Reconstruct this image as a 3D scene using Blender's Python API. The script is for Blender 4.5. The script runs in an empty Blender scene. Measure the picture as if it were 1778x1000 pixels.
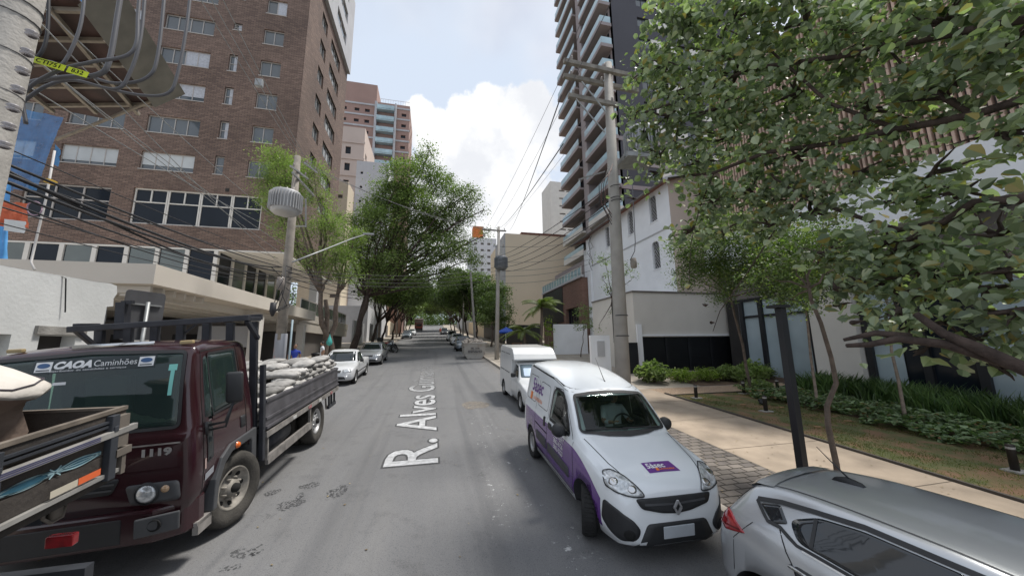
import bpy, bmesh, math, random
import numpy as np
from mathutils import Vector, Matrix, Euler
from mathutils.bvhtree import BVHTree
random.seed(7); RNG = np.random.default_rng(11)
rad = math.radians
S = bpy.context.scene
COL = S.collection

# ------------------------------------------------------------------ camera
GR = 0.067                                    # the street climbs 6.7 %
CAM_H = 2.8
RT = Vector((0.9741246, -0.22569023, -0.01204945))
UP = Vector((-0.02567753, -0.16348262, 0.98621199))
FW = Vector((0.22454829, 0.96038396, 0.16504761))
cam_d = bpy.data.cameras.new('Camera'); cam = bpy.data.objects.new('Camera', cam_d)
COL.objects.link(cam)
cam.matrix_world = Matrix(((RT.x, UP.x, -FW.x, 0), (RT.y, UP.y, -FW.y, 0), (RT.z, UP.z, -FW.z, CAM_H), (0, 0, 0, 1)))
cam_d.sensor_width = 36; cam_d.lens = 36 * 600 / 1778.0; cam_d.clip_start = 0.05; cam_d.clip_end = 3000
S.camera = cam

def ray(u, v):                                # direction through a point of the photograph (1778 x 1000)
    return FW + RT * ((u - 889) / 600.0) - UP * ((v - 500) / 600.0)
def atY(u, v, Y):
    d = ray(u, v); return Vector((0, 0, CAM_H)) + d * (Y / d.y)
def atX(u, v, X):
    d = ray(u, v); return Vector((0, 0, CAM_H)) + d * (X / d.x)
def road_z(y):
    if y < 95: return GR * y
    if y < 135: return GR * 95 + 0.115 * (y - 95)
    return GR * 95 + 0.115 * 40 - 0.03 * (y - 135)

# ------------------------------------------------------------------ world, sun, exposure
SUN_EL, SUN_AZ = 66.0, 78.0                  # azimuth clockwise from +Y
W = bpy.data.worlds.new('World'); S.world = W; W.use_nodes = True
S.view_settings.view_transform = 'Standard'; S.view_settings.look = 'None'
S.view_settings.gamma = 1; S.view_settings.use_curve_mapping = False
S.view_settings.exposure = 0.42
def build_world():
    nt = W.node_tree; N = nt.nodes; L = nt.links; N.clear()
    out = N.new('ShaderNodeOutputWorld'); bg = N.new('ShaderNodeBackground'); bg.inputs[1].default_value = 0.1
    sky = N.new('ShaderNodeTexSky'); sky.sky_type = 'NISHITA'; sky.sun_disc = False
    sky.sun_elevation = rad(SUN_EL); sky.sun_rotation = rad(SUN_AZ); sky.dust_density = 2.0
    tc = N.new('ShaderNodeTexCoord')
    def noise(scale, det=6, rough=.55, off=(0, 0, 0)):
        mp = N.new('ShaderNodeMapping'); mp.inputs['Location'].default_value = off
        L.new(tc.outputs['Generated'], mp.inputs[0])
        n = N.new('ShaderNodeTexNoise'); n.inputs['Scale'].default_value = scale; n.inputs['Detail'].default_value = det
        n.inputs['Roughness'].default_value = rough; L.new(mp.outputs[0], n.inputs[0]); return n.outputs['Fac']
    def m(op, a, b=0.0, c=None):
        n = N.new('ShaderNodeMath'); n.operation = op
        for i, v in enumerate((a, b, c)):
            if v is None: continue
            if isinstance(v, (int, float)): n.inputs[i].default_value = v
            else: L.new(v, n.inputs[i])
        return n.outputs[0]
    def ramp(x, a, b):
        n = N.new('ShaderNodeMapRange'); n.interpolation_type = 'SMOOTHSTEP'
        L.new(x, n.inputs[0]); n.inputs[1].default_value = a; n.inputs[2].default_value = b; return n.outputs[0]
    def mix(f, a, b):
        n = N.new('ShaderNodeMix'); n.data_type = 'RGBA'; L.new(f, n.inputs[0])
        for s_, v in ((6, a), (7, b)):
            if isinstance(v, tuple): n.inputs[s_].default_value = (*v, 1)
            else: L.new(v, n.inputs[s_])
        return n.outputs[2]
    # veil of high cloud over the blue
    veil = ramp(noise(1.6, 5, .5, (3.1, .4, 1.7)), .22, .55)
    base = mix(m('MULTIPLY', veil, .80), sky.outputs[0], (7.3, 7.5, 7.9))
    base = mix(ramp(noise(2.3, 4, .5, (8.1, 2.4, .7)), .38, .62), base, (5.3, 6.0, 7.1))
    # cumulus: union of soft discs around real directions of the sky, edge broken by noise
    blobs = [(850, 300, 8.5), (905, 235, 6.8), (760, 240, 4.3), (730, 330, 6.0), (900, 360, 7.0), (800, 380, 9.0), (700, 420, 9.0), (960, 420, 6.0), (850, 190, 3.4), (925, 180, 3.4), (730, 200, 2.6), (815, 215, 4.2), (640, 330, 7), (1000, 480, 9)]
    geo = tc.outputs['Generated']; acc = None
    for (u, v, r) in blobs:
        d = ray(u, v).normalized()
        dp = N.new('ShaderNodeVectorMath'); dp.operation = 'DOT_PRODUCT'
        L.new(geo, dp.inputs[0]); dp.inputs[1].default_value = d
        ang = m('ARCCOSINE', m('MINIMUM', dp.outputs['Value'], .99999))
        val = m('SUBTRACT', 1.0, m('DIVIDE', ang, rad(r)))
        acc = val if acc is None else m('MAXIMUM', acc, val)
    nz = m('SUBTRACT', noise(13, 8, .62), .5); n2 = m('SUBTRACT', noise(38, 6, .6), .5)
    f = m('ADD', acc, m('ADD', m('MULTIPLY', nz, .95), m('MULTIPLY', n2, .35)))
    cm = ramp(f, -.04, .16)
    shade = ramp(noise(5.5, 7, .6, (1, 5, 2)), .36, .60)
    cc = mix(shade, (6.5, 6.65, 7.0), (8.2, 8.25, 8.3))
    col = mix(cm, base, cc)
    L.new(col, bg.inputs[0]); L.new(bg.outputs[0], out.inputs[0])
build_world()
sun_d = bpy.data.lights.new('Sun', 'SUN'); sun_d.energy = 3.0; sun_d.angle = rad(10); sun_d.color = (1, .96, .9)
sun = bpy.data.objects.new('Sun', sun_d); COL.objects.link(sun)
_a, _e = rad(SUN_AZ), rad(SUN_EL)
sun_dir = Vector((math.sin(_a) * math.cos(_e), math.cos(_a) * math.cos(_e), math.sin(_e)))
sun.rotation_euler = sun_dir.to_track_quat('Z', 'Y').to_euler()

# ------------------------------------------------------------------ materials
MATS = {}
def mat(name, col=(.5, .5, .5), rough=.6, metal=0.0, var=.12, scale=2.0, bump=0.0, bscale=30.0, spec=.5, coat=0.0, col2=None, mask=(.45, .6), detail=5, coord='Object'):
    if name in MATS: return MATS[name]
    m = bpy.data.materials.new(name); m.use_nodes = True; MATS[name] = m
    nt = m.node_tree; b = nt.nodes['Principled BSDF']
    b.inputs['Roughness'].default_value = rough; b.inputs['Metallic'].default_value = metal
    b.inputs['Specular IOR Level'].default_value = spec; b.inputs['Coat Weight'].default_value = coat
    b.inputs['Coat Roughness'].default_value = .08
    tc = nt.nodes.new('ShaderNodeTexCoord')
    n = nt.nodes.new('ShaderNodeTexNoise'); n.inputs['Scale'].default_value = scale; n.inputs['Detail'].default_value = detail
    nt.links.new(tc.outputs[coord], n.inputs[0])
    mx = nt.nodes.new('ShaderNodeMix'); mx.data_type = 'RGBA'
    mr = nt.nodes.new('ShaderNodeMapRange'); nt.links.new(n.outputs['Fac'], mr.inputs[0])
    mr.inputs[1].default_value = mask[0] if col2 else .3; mr.inputs[2].default_value = mask[1] if col2 else .7
    nt.links.new(mr.outputs[0], mx.inputs[0])
    a = tuple(c * (1 - var) for c in col) if not col2 else col
    c2 = col2 if col2 else tuple(min(1, c * (1 + var)) for c in col)
    mx.inputs[6].default_value = (*a, 1); mx.inputs[7].default_value = (*c2, 1)
    nt.links.new(mx.outputs[2], b.inputs['Base Color'])
    if bump:
        n2 = nt.nodes.new('ShaderNodeTexNoise'); n2.inputs['Scale'].default_value = bscale; n2.inputs['Detail'].default_value = 4
        nt.links.new(tc.outputs[coord], n2.inputs[0])
        bp = nt.nodes.new('ShaderNodeBump'); bp.inputs['Strength'].default_value = bump; bp.inputs['Distance'].default_value = .02
        nt.links.new(n2.outputs['Fac'], bp.inputs['Height']); nt.links.new(bp.outputs[0], b.inputs['Normal'])
    return m

def nodes_of(m):
    nt = m.node_tree; return nt, nt.nodes, nt.links, nt.nodes['Principled BSDF']

def brick_mat(name, c1, c2, mortar, bw=.24, bh=.075, ms=.012, var_scale=.25, dark=.75, vertical='z'):
    m = bpy.data.materials.new(name); m.use_nodes = True; MATS[name] = m
    nt, N, L, b = nodes_of(m); b.inputs['Roughness'].default_value = .85
    g = N.new('ShaderNodeNewGeometry'); sp = N.new('ShaderNodeSeparateXYZ'); L.new(g.outputs['Position'], sp.inputs[0])
    cb = N.new('ShaderNodeCombineXYZ')
    if vertical == 'z':
        ad = N.new('ShaderNodeMath'); ad.operation = 'ADD'; L.new(sp.outputs[0], ad.inputs[0]); L.new(sp.outputs[1], ad.inputs[1])
        L.new(ad.outputs[0], cb.inputs[0]); L.new(sp.outputs[2], cb.inputs[1])
    else:
        L.new(sp.outputs[1], cb.inputs[0]); L.new(sp.outputs[0], cb.inputs[1])
    br = N.new('ShaderNodeTexBrick'); L.new(cb.outputs[0], br.inputs['Vector'])
    br.inputs['Scale'].default_value = 1; br.inputs['Brick Width'].default_value = bw; br.inputs['Row Height'].default_value = bh
    br.inputs['Mortar Size'].default_value = ms; br.inputs['Color1'].default_value = (*c1, 1); br.inputs['Color2'].default_value = (*c2, 1)
    br.inputs['Mortar'].default_value = (*mortar, 1); br.inputs['Bias'].default_value = 0
    n = N.new('ShaderNodeTexNoise'); n.inputs['Scale'].default_value = var_scale; n.inputs['Detail'].default_value = 6; L.new(g.outputs['Position'], n.inputs[0])
    mr = N.new('ShaderNodeMapRange'); L.new(n.outputs['Fac'], mr.inputs[0]); mr.inputs[1].default_value = .3; mr.inputs[2].default_value = .7; mr.inputs[3].default_value = dark; mr.inputs[4].default_value = 1.15
    mx = N.new('ShaderNodeVectorMath'); mx.operation = 'SCALE'; L.new(br.outputs['Color'], mx.inputs[0]); L.new(mr.outputs[0], mx.inputs['Scale'])
    L.new(mx.outputs[0], b.inputs['Base Color'])
    bp = N.new('ShaderNodeBump'); bp.inputs['Strength'].default_value = .5; bp.inputs['Distance'].default_value = .01
    L.new(br.outputs['Fac'], bp.inputs['Height']); bp.invert = True; L.new(bp.outputs[0], b.inputs['Normal'])
    return m

def glass_mat(name, col=(.02, .025, .03), rough=.05, alpha=None, tint=(.6, .7, .68)):
    """opaque dark glazing, or see-through if alpha is given (share that lets light through)"""
    m = bpy.data.materials.new(name); m.use_nodes = True; MATS[name] = m
    nt, N, L, b = nodes_of(m)
    b.inputs['Base Color'].default_value = (*col, 1); b.inputs['Roughness'].default_value = rough; b.inputs['IOR'].default_value = 1.5
    b.inputs['Specular IOR Level'].default_value = .25 if name == 'dark_glass' else .8
    g = N.new('ShaderNodeNewGeometry'); n = N.new('ShaderNodeTexNoise'); n.inputs['Scale'].default_value = .6; L.new(g.outputs['Position'], n.inputs[0])
    mx = N.new('ShaderNodeMix'); mx.data_type = 'RGBA'; L.new(n.outputs['Fac'], mx.inputs[0])
    mx.inputs[6].default_value = (*[c * .6 for c in col], 1); mx.inputs[7].default_value = (*[min(1, c * 1.5) for c in col], 1)
    L.new(mx.outputs[2], b.inputs['Base Color'])
    if alpha is not None:
        tr = N.new('ShaderNodeBsdfTransparent'); tr.inputs[0].default_value = (*tint, 1)
        gl = N.new('ShaderNodeBsdfGlossy'); gl.inputs['Roughness'].default_value = .02
        fr = N.new('ShaderNodeFresnel'); fr.inputs[0].default_value = 1.5
        s = N.new('ShaderNodeMixShader'); L.new(fr.outputs[0], s.inputs[0]); L.new(tr.outputs[0], s.inputs[1]); L.new(gl.outputs[0], s.inputs[2])
        s2 = N.new('ShaderNodeMixShader'); s2.inputs[0].default_value = 1 - alpha; L.new(s.outputs[0], s2.inputs[1]); L.new(b.outputs[0], s2.inputs[2])
        L.new(s2.outputs[0], N['Material Output'].inputs[0])
    return m

# ------------------------------------------------------------------ objects
def tag(o, label=None, cat=None, group=None, kind=None):
    if label: o['label'] = label
    if cat: o['category'] = cat
    if group: o['group'] = group
    if kind: o['kind'] = kind
    return o
def thing(name, label, cat, loc=(0, 0, 0), rotz=0.0, group=None, tilt=0.0, roll=0.0):
    o = bpy.data.objects.new(name, None); COL.objects.link(o); o.empty_display_size = .2
    M = Matrix.Rotation(tilt, 4, 'X') @ Matrix.Rotation(roll, 4, 'Y') @ Matrix.Rotation(rotz, 4, 'Z')
    o.rotation_euler = M.to_euler(); o.location = loc
    return tag(o, label, cat, group)
def copy_tree(o, parent=None):
    c = o.copy(); COL.objects.link(c); c.parent = parent
    for ch in list(o.children): copy_tree(ch, c)
    return c
def link_mesh(name, me, m, parent=None, smooth=False):
    o = bpy.data.objects.new(name, me); COL.objects.link(o)
    if m is not None:
        for x in (m if isinstance(m, (list, tuple)) else [m]): me.materials.append(x)
    if parent is not None: o.parent = parent
    if smooth: me.polygons.foreach_set('use_smooth', [True] * len(me.polygons))
    return o

class MB:
    """collects faces; build() links them as one mesh object"""
    def __init__(s): s.v = []; s.f = []; s.mi = []
    def add(s, vs, fs, mi=0):
        n = len(s.v); s.v += [tuple(p) for p in vs]; s.f += [tuple(i + n for i in f) for f in fs]; s.mi += [mi] * len(fs); return s
    def quad(s, a, b, c, d, mi=0): return s.add((a, b, c, d), ((0, 1, 2, 3),), mi)
    def box(s, x0, x1, y0, y1, z0, z1, mi=0, M=None):
        vs = [(x, y, z) for z in (z0, z1) for y in (y0, y1) for x in (x0, x1)]
        if M is not None: vs = [M @ Vector(p) for p in vs]
        return s.add(vs, ((0, 2, 3, 1), (4, 5, 7, 6), (0, 1, 5, 4), (2, 6, 7, 3), (0, 4, 6, 2), (1, 3, 7, 5)), mi)
    def bar(s, a, b, w, h=None, mi=0, up=(0, 0, 1)):
        a, b = Vector(a), Vector(b); h = h or w; d = (b - a)
        if d.length < 1e-6: return s
        d.normalize(); u = Vector(up)
        if abs(d.dot(u)) > .98: u = Vector((0, 1, 0))
        r = d.cross(u).normalized() * (w / 2); t = r.cross(d).normalized() * (h / 2)
        vs = [p + i * r + j * t for p in (a, b) for (i, j) in ((-1, -1), (1, -1), (1, 1), (-1, 1))]
        return s.add(vs, ((0, 1, 2, 3), (7, 6, 5, 4), (0, 4, 5, 1), (1, 5, 6, 2), (2, 6, 7, 3), (3, 7, 4, 0)), mi)
    def tube(s, pts, r, seg=8, mi=0, cap=True):
        pts = [Vector(p) for p in pts]; n = len(pts)
        rs = r if isinstance(r, (list, tuple)) else [r] * n
        vs = []; prev = None
        for i, p in enumerate(pts):
            d = (pts[min(i + 1, n - 1)] - pts[max(i - 1, 0)])
            d = d.normalized() if d.length > 1e-9 else Vector((0, 0, 1))
            if prev is None:
                a = Vector((0, 0, 1)) if abs(d.z) < .9 else Vector((1, 0, 0)); x = d.cross(a).normalized()
            else:
                x = prev - d * prev.dot(d); x = x.normalized() if x.length > 1e-6 else d.orthogonal().normalized()
            prev = x; y = d.cross(x)
            for k in range(seg):
                t = 2 * math.pi * k / seg; vs.append(p + (x * math.cos(t) + y * math.sin(t)) * rs[i])
        fs = [(i * seg + k, i * seg + (k + 1) % seg, (i + 1) * seg + (k + 1) % seg, (i + 1) * seg + k) for i in range(n - 1) for k in range(seg)]
        if cap: fs += [tuple(range(seg))[::-1], tuple((n - 1) * seg + k for k in range(seg))]
        return s.add(vs, fs, mi)
    def lathe(s, prof, seg=24, axis='z', c=(0, 0, 0), mi=0, M=None):
        vs = []; n = len(prof); c = Vector(c)
        for (r, h) in prof:
            for k in range(seg):
                t = 2 * math.pi * k / seg; a, b = r * math.cos(t), r * math.sin(t)
                p = {'z': Vector((a, b, h)), 'x': Vector((h, a, b)), 'y': Vector((a, h, b))}[axis] + c
                vs.append(M @ p if M is not None else p)
        fs = [(i * seg + k, i * seg + (k + 1) % seg, (i + 1) * seg + (k + 1) % seg, (i + 1) * seg + k) for i in range(n - 1) for k in range(seg)]
        return s.add(vs, fs, mi)
    def prism(s, poly, a, b, axis='y', mi=0):
        """poly in the plane across axis, extruded from a to b"""
        n = len(poly); f = {'y': lambda p, h: (p[0], h, p[1]), 'x': lambda p, h: (h, p[0], p[1]), 'z': lambda p, h: (p[0], p[1], h)}[axis]
        vs = [f(p, a) for p in poly] + [f(p, b) for p in poly]
        fs = [tuple(range(n)), tuple(range(2 * n - 1, n - 1, -1))] + [(i, i + n, (i + 1) % n + n, (i + 1) % n) for i in range(n)]
        return s.add(vs, fs, mi)
    def build(s, name, m, parent=None, smooth=False, world=True, bevel=0.0, fix=False):
        off = Vector((0, 0, 0)); pp = parent if world else None
        while pp is not None: off += pp.location; pp = pp.parent
        vs = s.v if off.length == 0 else [tuple(Vector(p) - off) for p in s.v]
        me = bpy.data.meshes.new(name); me.from_pydata(vs, [], s.f)
        ms = m if isinstance(m, (list, tuple)) else [m]
        if len(ms) > 1: me.polygons.foreach_set('material_index', s.mi)
        if fix:
            bm = bmesh.new(); bm.from_mesh(me); bmesh.ops.remove_doubles(bm, verts=bm.verts, dist=1e-5); bmesh.ops.recalc_face_normals(bm, faces=bm.faces); bm.to_mesh(me); bm.free()
        me.update(); o = link_mesh(name, me, m, parent, smooth)
        if bevel:
            md = o.modifiers.new('bevel', 'BEVEL'); md.width = bevel; md.segments = 2; md.limit_method = 'ANGLE'; md.angle_limit = rad(40)
        return o
def top_mesh(mb, name, m, label, cat, group=None, smooth=False, **k):
    """a thing that is one mesh, its origin moved to its base"""
    xs = np.array([tuple(p) for p in mb.v]); c = Vector(((xs[:, 0].min() + xs[:, 0].max()) / 2, (xs[:, 1].min() + xs[:, 1].max()) / 2, xs[:, 2].min()))
    mb.v = [tuple(Vector(p) - c) for p in mb.v]
    o = mb.build(name, m, None, smooth, **k); o.location = c
    return tag(o, label, cat, group)

def np_mesh(name, verts, faces_n, m, parent=None, smooth=False):
    """verts (N,3) array; every face has faces_n consecutive verts"""
    me = bpy.data.meshes.new(name); nv = len(verts); nf = nv // faces_n
    me.vertices.add(nv); me.vertices.foreach_set('co', np.ascontiguousarray(verts, dtype=np.float32).ravel())
    me.loops.add(nv); me.loops.foreach_set('vertex_index', np.arange(nv, dtype=np.int32))
    me.polygons.add(nf); me.polygons.foreach_set('loop_start', np.arange(0, nv, faces_n, dtype=np.int32))
    me.polygons.foreach_set('loop_total', np.full(nf, faces_n, dtype=np.int32))
    me.update(calc_edges=True); return link_mesh(name, me, m, parent, smooth)

def text_mesh(s, size, extrude=.0, bold=0.0, align='CENTER', sx=1.0, shear=0.0):
    """writing as (verts, faces) in x,y"""
    cu = bpy.data.curves.new('t', 'FONT'); cu.body = s; cu.size = size; cu.align_x = align; cu.align_y = 'CENTER'
    cu.extrude = extrude; cu.offset = bold; cu.shear = shear; cu.resolution_u = 3
    o = bpy.data.objects.new('t', cu); COL.objects.link(o)
    dg = bpy.context.evaluated_depsgraph_get(); dg.update(); me = bpy.data.meshes.new_from_object(o.evaluated_get(dg))
    vs = [Vector((v.co.x * sx, v.co.y, v.co.z)) for v in me.vertices]; fs = [tuple(p.vertices) for p in me.polygons]
    bpy.data.objects.remove(o); bpy.data.curves.remove(cu); bpy.data.meshes.remove(me); return vs, fs
def add_text(mb, s, size, M, mi=0, **k):
    vs, fs = text_mesh(s, size, **k); mb.add([M @ v for v in vs], fs, mi); return mb
def frame(o, x, y):
    """matrix that lays the xy-plane on origin o with axes x and y"""
    x = Vector(x).normalized(); y = Vector(y); y = (y - x * y.dot(x)).normalized(); z = x.cross(y)
    return Matrix(((x.x, y.x, z.x, o[0]), (x.y, y.y, z.y, o[1]), (x.z, y.z, z.z, o[2]), (0, 0, 0, 1)))

# wall with openings: origin O, horizontal unit U, outward normal Nn, holes (u0,u1,z0,z1); reveals go inwards by dep
def wall_holes(mb, O, U, Nn, w, z0, z1, holes, dep=.2, mi=0, back=None):
    O, U, Nn = Vector(O), Vector(U), Vector(Nn)
    us = sorted({0.0, w} | {max(0, min(w, h[i])) for h in holes for i in (0, 1)}); zs = sorted({z0, z1} | {max(z0, min(z1, h[i])) for h in holes for i in (2, 3)})
    P = lambda u, z, d=0: tuple(O + U * u + Vector((0, 0, z)) - Nn * d)
    flip = U.cross(Vector((0, 0, 1))).dot(Nn) < 0
    def q(a, b, c, d):
        mb.quad(*((d, c, b, a) if flip else (a, b, c, d)), mi)
    for i in range(len(us) - 1):
        for j in range(len(zs) - 1):
            cu, cz = (us[i] + us[i + 1]) / 2, (zs[j] + zs[j + 1]) / 2
            if any(h[0] < cu < h[1] and h[2] < cz < h[3] for h in holes): continue
            q(P(us[i], zs[j]), P(us[i + 1], zs[j]), P(us[i + 1], zs[j + 1]), P(us[i], zs[j + 1]))
    for (a, b, c, d) in [h[:4] for h in holes]:
        q(P(a, c), P(b, c), P(b, c, dep), P(a, c, dep)); q(P(a, d, dep), P(b, d, dep), P(b, d), P(a, d))
        q(P(a, c), P(a, c, dep), P(a, d, dep), P(a, d)); q(P(b, c, dep), P(b, c), P(b, d), P(b, d, dep))
    return mb
def window(parent, O, U, Nn, h, dep, fm, gm, n=2, split=None, bar=.05, name='window', curtain=None, sill=None):
    """frame in the opening h (window > pane)"""
    O, U, Nn = Vector(O), Vector(U), Vector(Nn); u0, u1, z0, z1 = h[:4]; f = MB(); g = MB()
    P = lambda u, z, d: O + U * u + Vector((0, 0, z)) - Nn * d
    d = dep - .06
    for z in (z0 + bar / 2, z1 - bar / 2): f.bar(P(u0, z, d), P(u1, z, d), bar, bar)
    for i in range(n + 1):
        u = u0 + bar / 2 + (u1 - u0 - bar) * i / n; f.bar(P(u, z0 + bar, d), P(u, z1 - bar, d), bar * .9, bar * .9)
    if split: f.bar(P(u0 + bar, z0 + (z1 - z0) * split, d + .002), P(u1 - bar, z0 + (z1 - z0) * split, d + .002), bar * .8, bar * .8)
    if sill: f.bar(P(u0 - .04, z0 - .03, -.02), P(u1 + .04, z0 - .03, -.02), .05, .06)
    fo = f.build(name, fm, parent)
    g.quad(P(u0, z0, d + .02), P(u1, z0, d + .02), P(u1, z1, d + .02), P(u0, z1, d + .02))
    g.build('pane', gm, fo)
    if curtain:
        c = MB(); a, b, zt = curtain[:3]
        c.box(-1, 1, -1, 1, -1, 1, M=Matrix.Translation(P(u0 + (u1 - u0) * (a + b) / 2, z1 - (z1 - z0) * zt / 2, d + .0)) @ Matrix(((U.x * (u1 - u0) * (b - a) / 2, -Nn.x * .006, 0, 0), (U.y * (u1 - u0) * (b - a) / 2, -Nn.y * .006, 0, 0), (0, 0, (z1 - z0) * zt / 2, 0), (0, 0, 0, 1))))
        c.build('blind', curtain[3], fo)
    return fo
# ================================================================== SETTING
KR, KL = 4.12, -5.05                          # kerb lines
def sheet(name, m, x0, x1, y0, y1, dz, step=2.0, xs=None, lab=None):
    mb = MB(); ys = [y0]
    while ys[-1] < y1 - 1e-6: ys.append(min(y1, ys[-1] + (step if ys[-1] < 160 else 60)))
    xs = xs or [x0, x1]
    for i in range(len(ys) - 1):
        for j in range(len(xs) - 1):
            mb.quad((xs[j], ys[i], road_z(ys[i]) + dz), (xs[j + 1], ys[i], road_z(ys[i]) + dz), (xs[j + 1], ys[i + 1], road_z(ys[i + 1]) + dz), (xs[j], ys[i + 1], road_z(ys[i + 1]) + dz))
    o = mb.build(name, m, fix=True); tag(o, kind='structure'); return o

def asphalt():
    m = bpy.data.materials.new('asphalt'); m.use_nodes = True
    nt, N, L, b = nodes_of(m); b.inputs['Roughness'].default_value = .82; b.inputs['Specular IOR Level'].default_value = .35
    g = N.new('ShaderNodeNewGeometry')
    def noise(s, d=5, stretch=(1, 1, 1), r=.6):
        mp = N.new('ShaderNodeMapping'); mp.inputs['Scale'].default_value = stretch; L.new(g.outputs['Position'], mp.inputs[0])
        n = N.new('ShaderNodeTexNoise'); n.inputs['Scale'].default_value = s; n.inputs['Detail'].default_value = d; n.inputs['Roughness'].default_value = r
        L.new(mp.outputs[0], n.inputs[0]); return n.outputs['Fac']
    def mr(x, a, b_, c=0, d=1):
        n = N.new('ShaderNodeMapRange'); L.new(x, n.inputs[0])
        for i, v in enumerate((a, b_, c, d)): n.inputs[i + 1].default_value = v
        return n.outputs[0]
    def mth(op, a, b_):
        n = N.new('ShaderNodeMath'); n.operation = op
        for i, v in enumerate((a, b_)):
            if isinstance(v, (int, float)): n.inputs[i].default_value = v
            else: L.new(v, n.inputs[i])
        return n.outputs[0]
    def mix(f, a, b_):
        n = N.new('ShaderNodeMix'); n.data_type = 'RGBA'; L.new(f, n.inputs[0])
        for i, v in ((6, a), (7, b_)):
            if isinstance(v, tuple): n.inputs[i].default_value = (*v, 1)
            else: L.new(v, n.inputs[i])
        return n.outputs[2]
    base = mix(mr(noise(.35, 4, (1, .25, 1)), .3, .7), (.112, .114, .119), (.145, .147, .152))
    base = mix(mth('MULTIPLY', mr(noise(1.4, 6, (1, .4, 1)), .45, .7), .55), base, (.175, .174, .172))     # dust and wear
    base = mix(mr(noise(2.2, 6, r=.65), .56, .66, 0, .55), base, (.075, .076, .080))                               # faint tar patches
    base = mix(mr(noise(150, 2, r=.8), .35, .75, 0, .75), base, (.27, .265, .26))                           # stone chips
    base = mix(mr(noise(70, 3, r=.8), .54, .68, 0, .75), base, (.04, .04, .042))
    base = mix(mr(noise(3.5, 4, (3.0, .12, 1)), .50, .72, 0, .35), base, (.19, .187, .18))
    base = mix(mr(noise(.8, 3, (2.4, .05, 1)), .52, .70, 0, .4), base, (.085, .086, .09))
    # cracks
    v = N.new('ShaderNodeTexVoronoi'); v.feature = 'DISTANCE_TO_EDGE'; v.inputs['Scale'].default_value = .55
    mp = N.new('ShaderNodeMapping'); L.new(g.outputs['Position'], mp.inputs[0])
    wn = N.new('ShaderNodeTexNoise'); wn.inputs['Scale'].default_value = 2.5; wn.inputs['Detail'].default_value = 6; L.new(g.outputs['Position'], wn.inputs[0])
    ad = N.new('ShaderNodeVectorMath'); ad.operation = 'MULTIPLY_ADD'; L.new(wn.outputs['Color'], ad.inputs[0]); ad.inputs[1].default_value = (1.2, 1.2, 0); L.new(mp.outputs[0], ad.inputs[2])
    L.new(ad.outputs[0], v.inputs['Vector'])
    crack = mth('MULTIPLY', mr(v.outputs['Distance'], .0, .006, 1, 0), mr(noise(.4, 3), .55, .65))
    base = mix(mth('MULTIPLY', crack, .7), base, (.05, .05, .05))
    # lime splashes on the right half of the lane, dried mud by the kerbs
    sp = N.new('ShaderNodeSeparateXYZ'); L.new(g.outputs['Position'], sp.inputs[0])
    def band(o, a0, a1, b0, b1): return mth('MULTIPLY', mr(o, a0, a1), mr(o, b0, b1, 1, 0))
    reg = mth('MULTIPLY', band(sp.outputs[0], .8, 1.1, 1.7, 2.2), band(sp.outputs[1], 2.0, 3.0, 9.5, 12))
    spl = mth('MULTIPLY', mth('MULTIPLY', mr(noise(9, 6, r=.7), .60, .66), mr(noise(1.7, 2), .46, .56)), reg)
    base = mix(mth('MULTIPLY', spl, .8), base, (.60, .60, .59))
    spl2 = mth('MULTIPLY', mr(noise(14, 5, r=.7), .69, .74), mr(noise(.9, 2), .5, .6))
    base = mix(mth('MULTIPLY', spl2, .35), base, (.45, .45, .44))
    mud = mth('ADD', mr(sp.outputs[0], 3.3, 4.1), mr(sp.outputs[0], -4.2, -5.0))
    base = mix(mth('MULTIPLY', mth('MULTIPLY', mud, mr(noise(3, 6), .35, .65)), .55), base, (.24, .205, .165))
    L.new(base, b.inputs['Base Color'])
    bp = N.new('ShaderNodeBump'); bp.inputs['Strength'].default_value = .35; bp.inputs['Distance'].default_value = .006; L.new(noise(140, 3), bp.inputs['Height']); L.new(bp.outputs[0], b.inputs['Normal'])
    return m
M_ASPH = asphalt()
M_CONC = mat('concrete', (.36, .34, .31), .9, var=.18, scale=1.3, bump=.3, bscale=60)
M_CONC_D = mat('old_concrete', (.27, .26, .24), .9, var=.3, scale=3, bump=.5, bscale=25)
M_PATH = mat('path_concrete', (.355, .285, .215), .9, var=.22, scale=1.6, bump=.2, bscale=90)
M_WALK = mat('pavement', (.33, .29, .24), .9, var=.25, scale=1.1, bump=.3, bscale=40)
M_KERB = mat('kerb', (.40, .36, .31), .9, var=.25, scale=2, bump=.4, bscale=30)
M_SOIL = mat('soil', (.11, .07, .045), .95, var=.35, scale=4, bump=.8, bscale=30)
M_EARTH = mat('earth', (.14, .12, .08), .95, var=.3, scale=.3)
M_LAWN = mat('lawn', (.105, .115, .042), .95, scale=1.9, col2=(.21, .125, .07), mask=(.44, .60), bump=.7, bscale=40, detail=8)
M_GRAVEL = mat('gravel', (.36, .26, .18), .95, var=.45, scale=26, bump=1.0, bscale=28)

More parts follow.
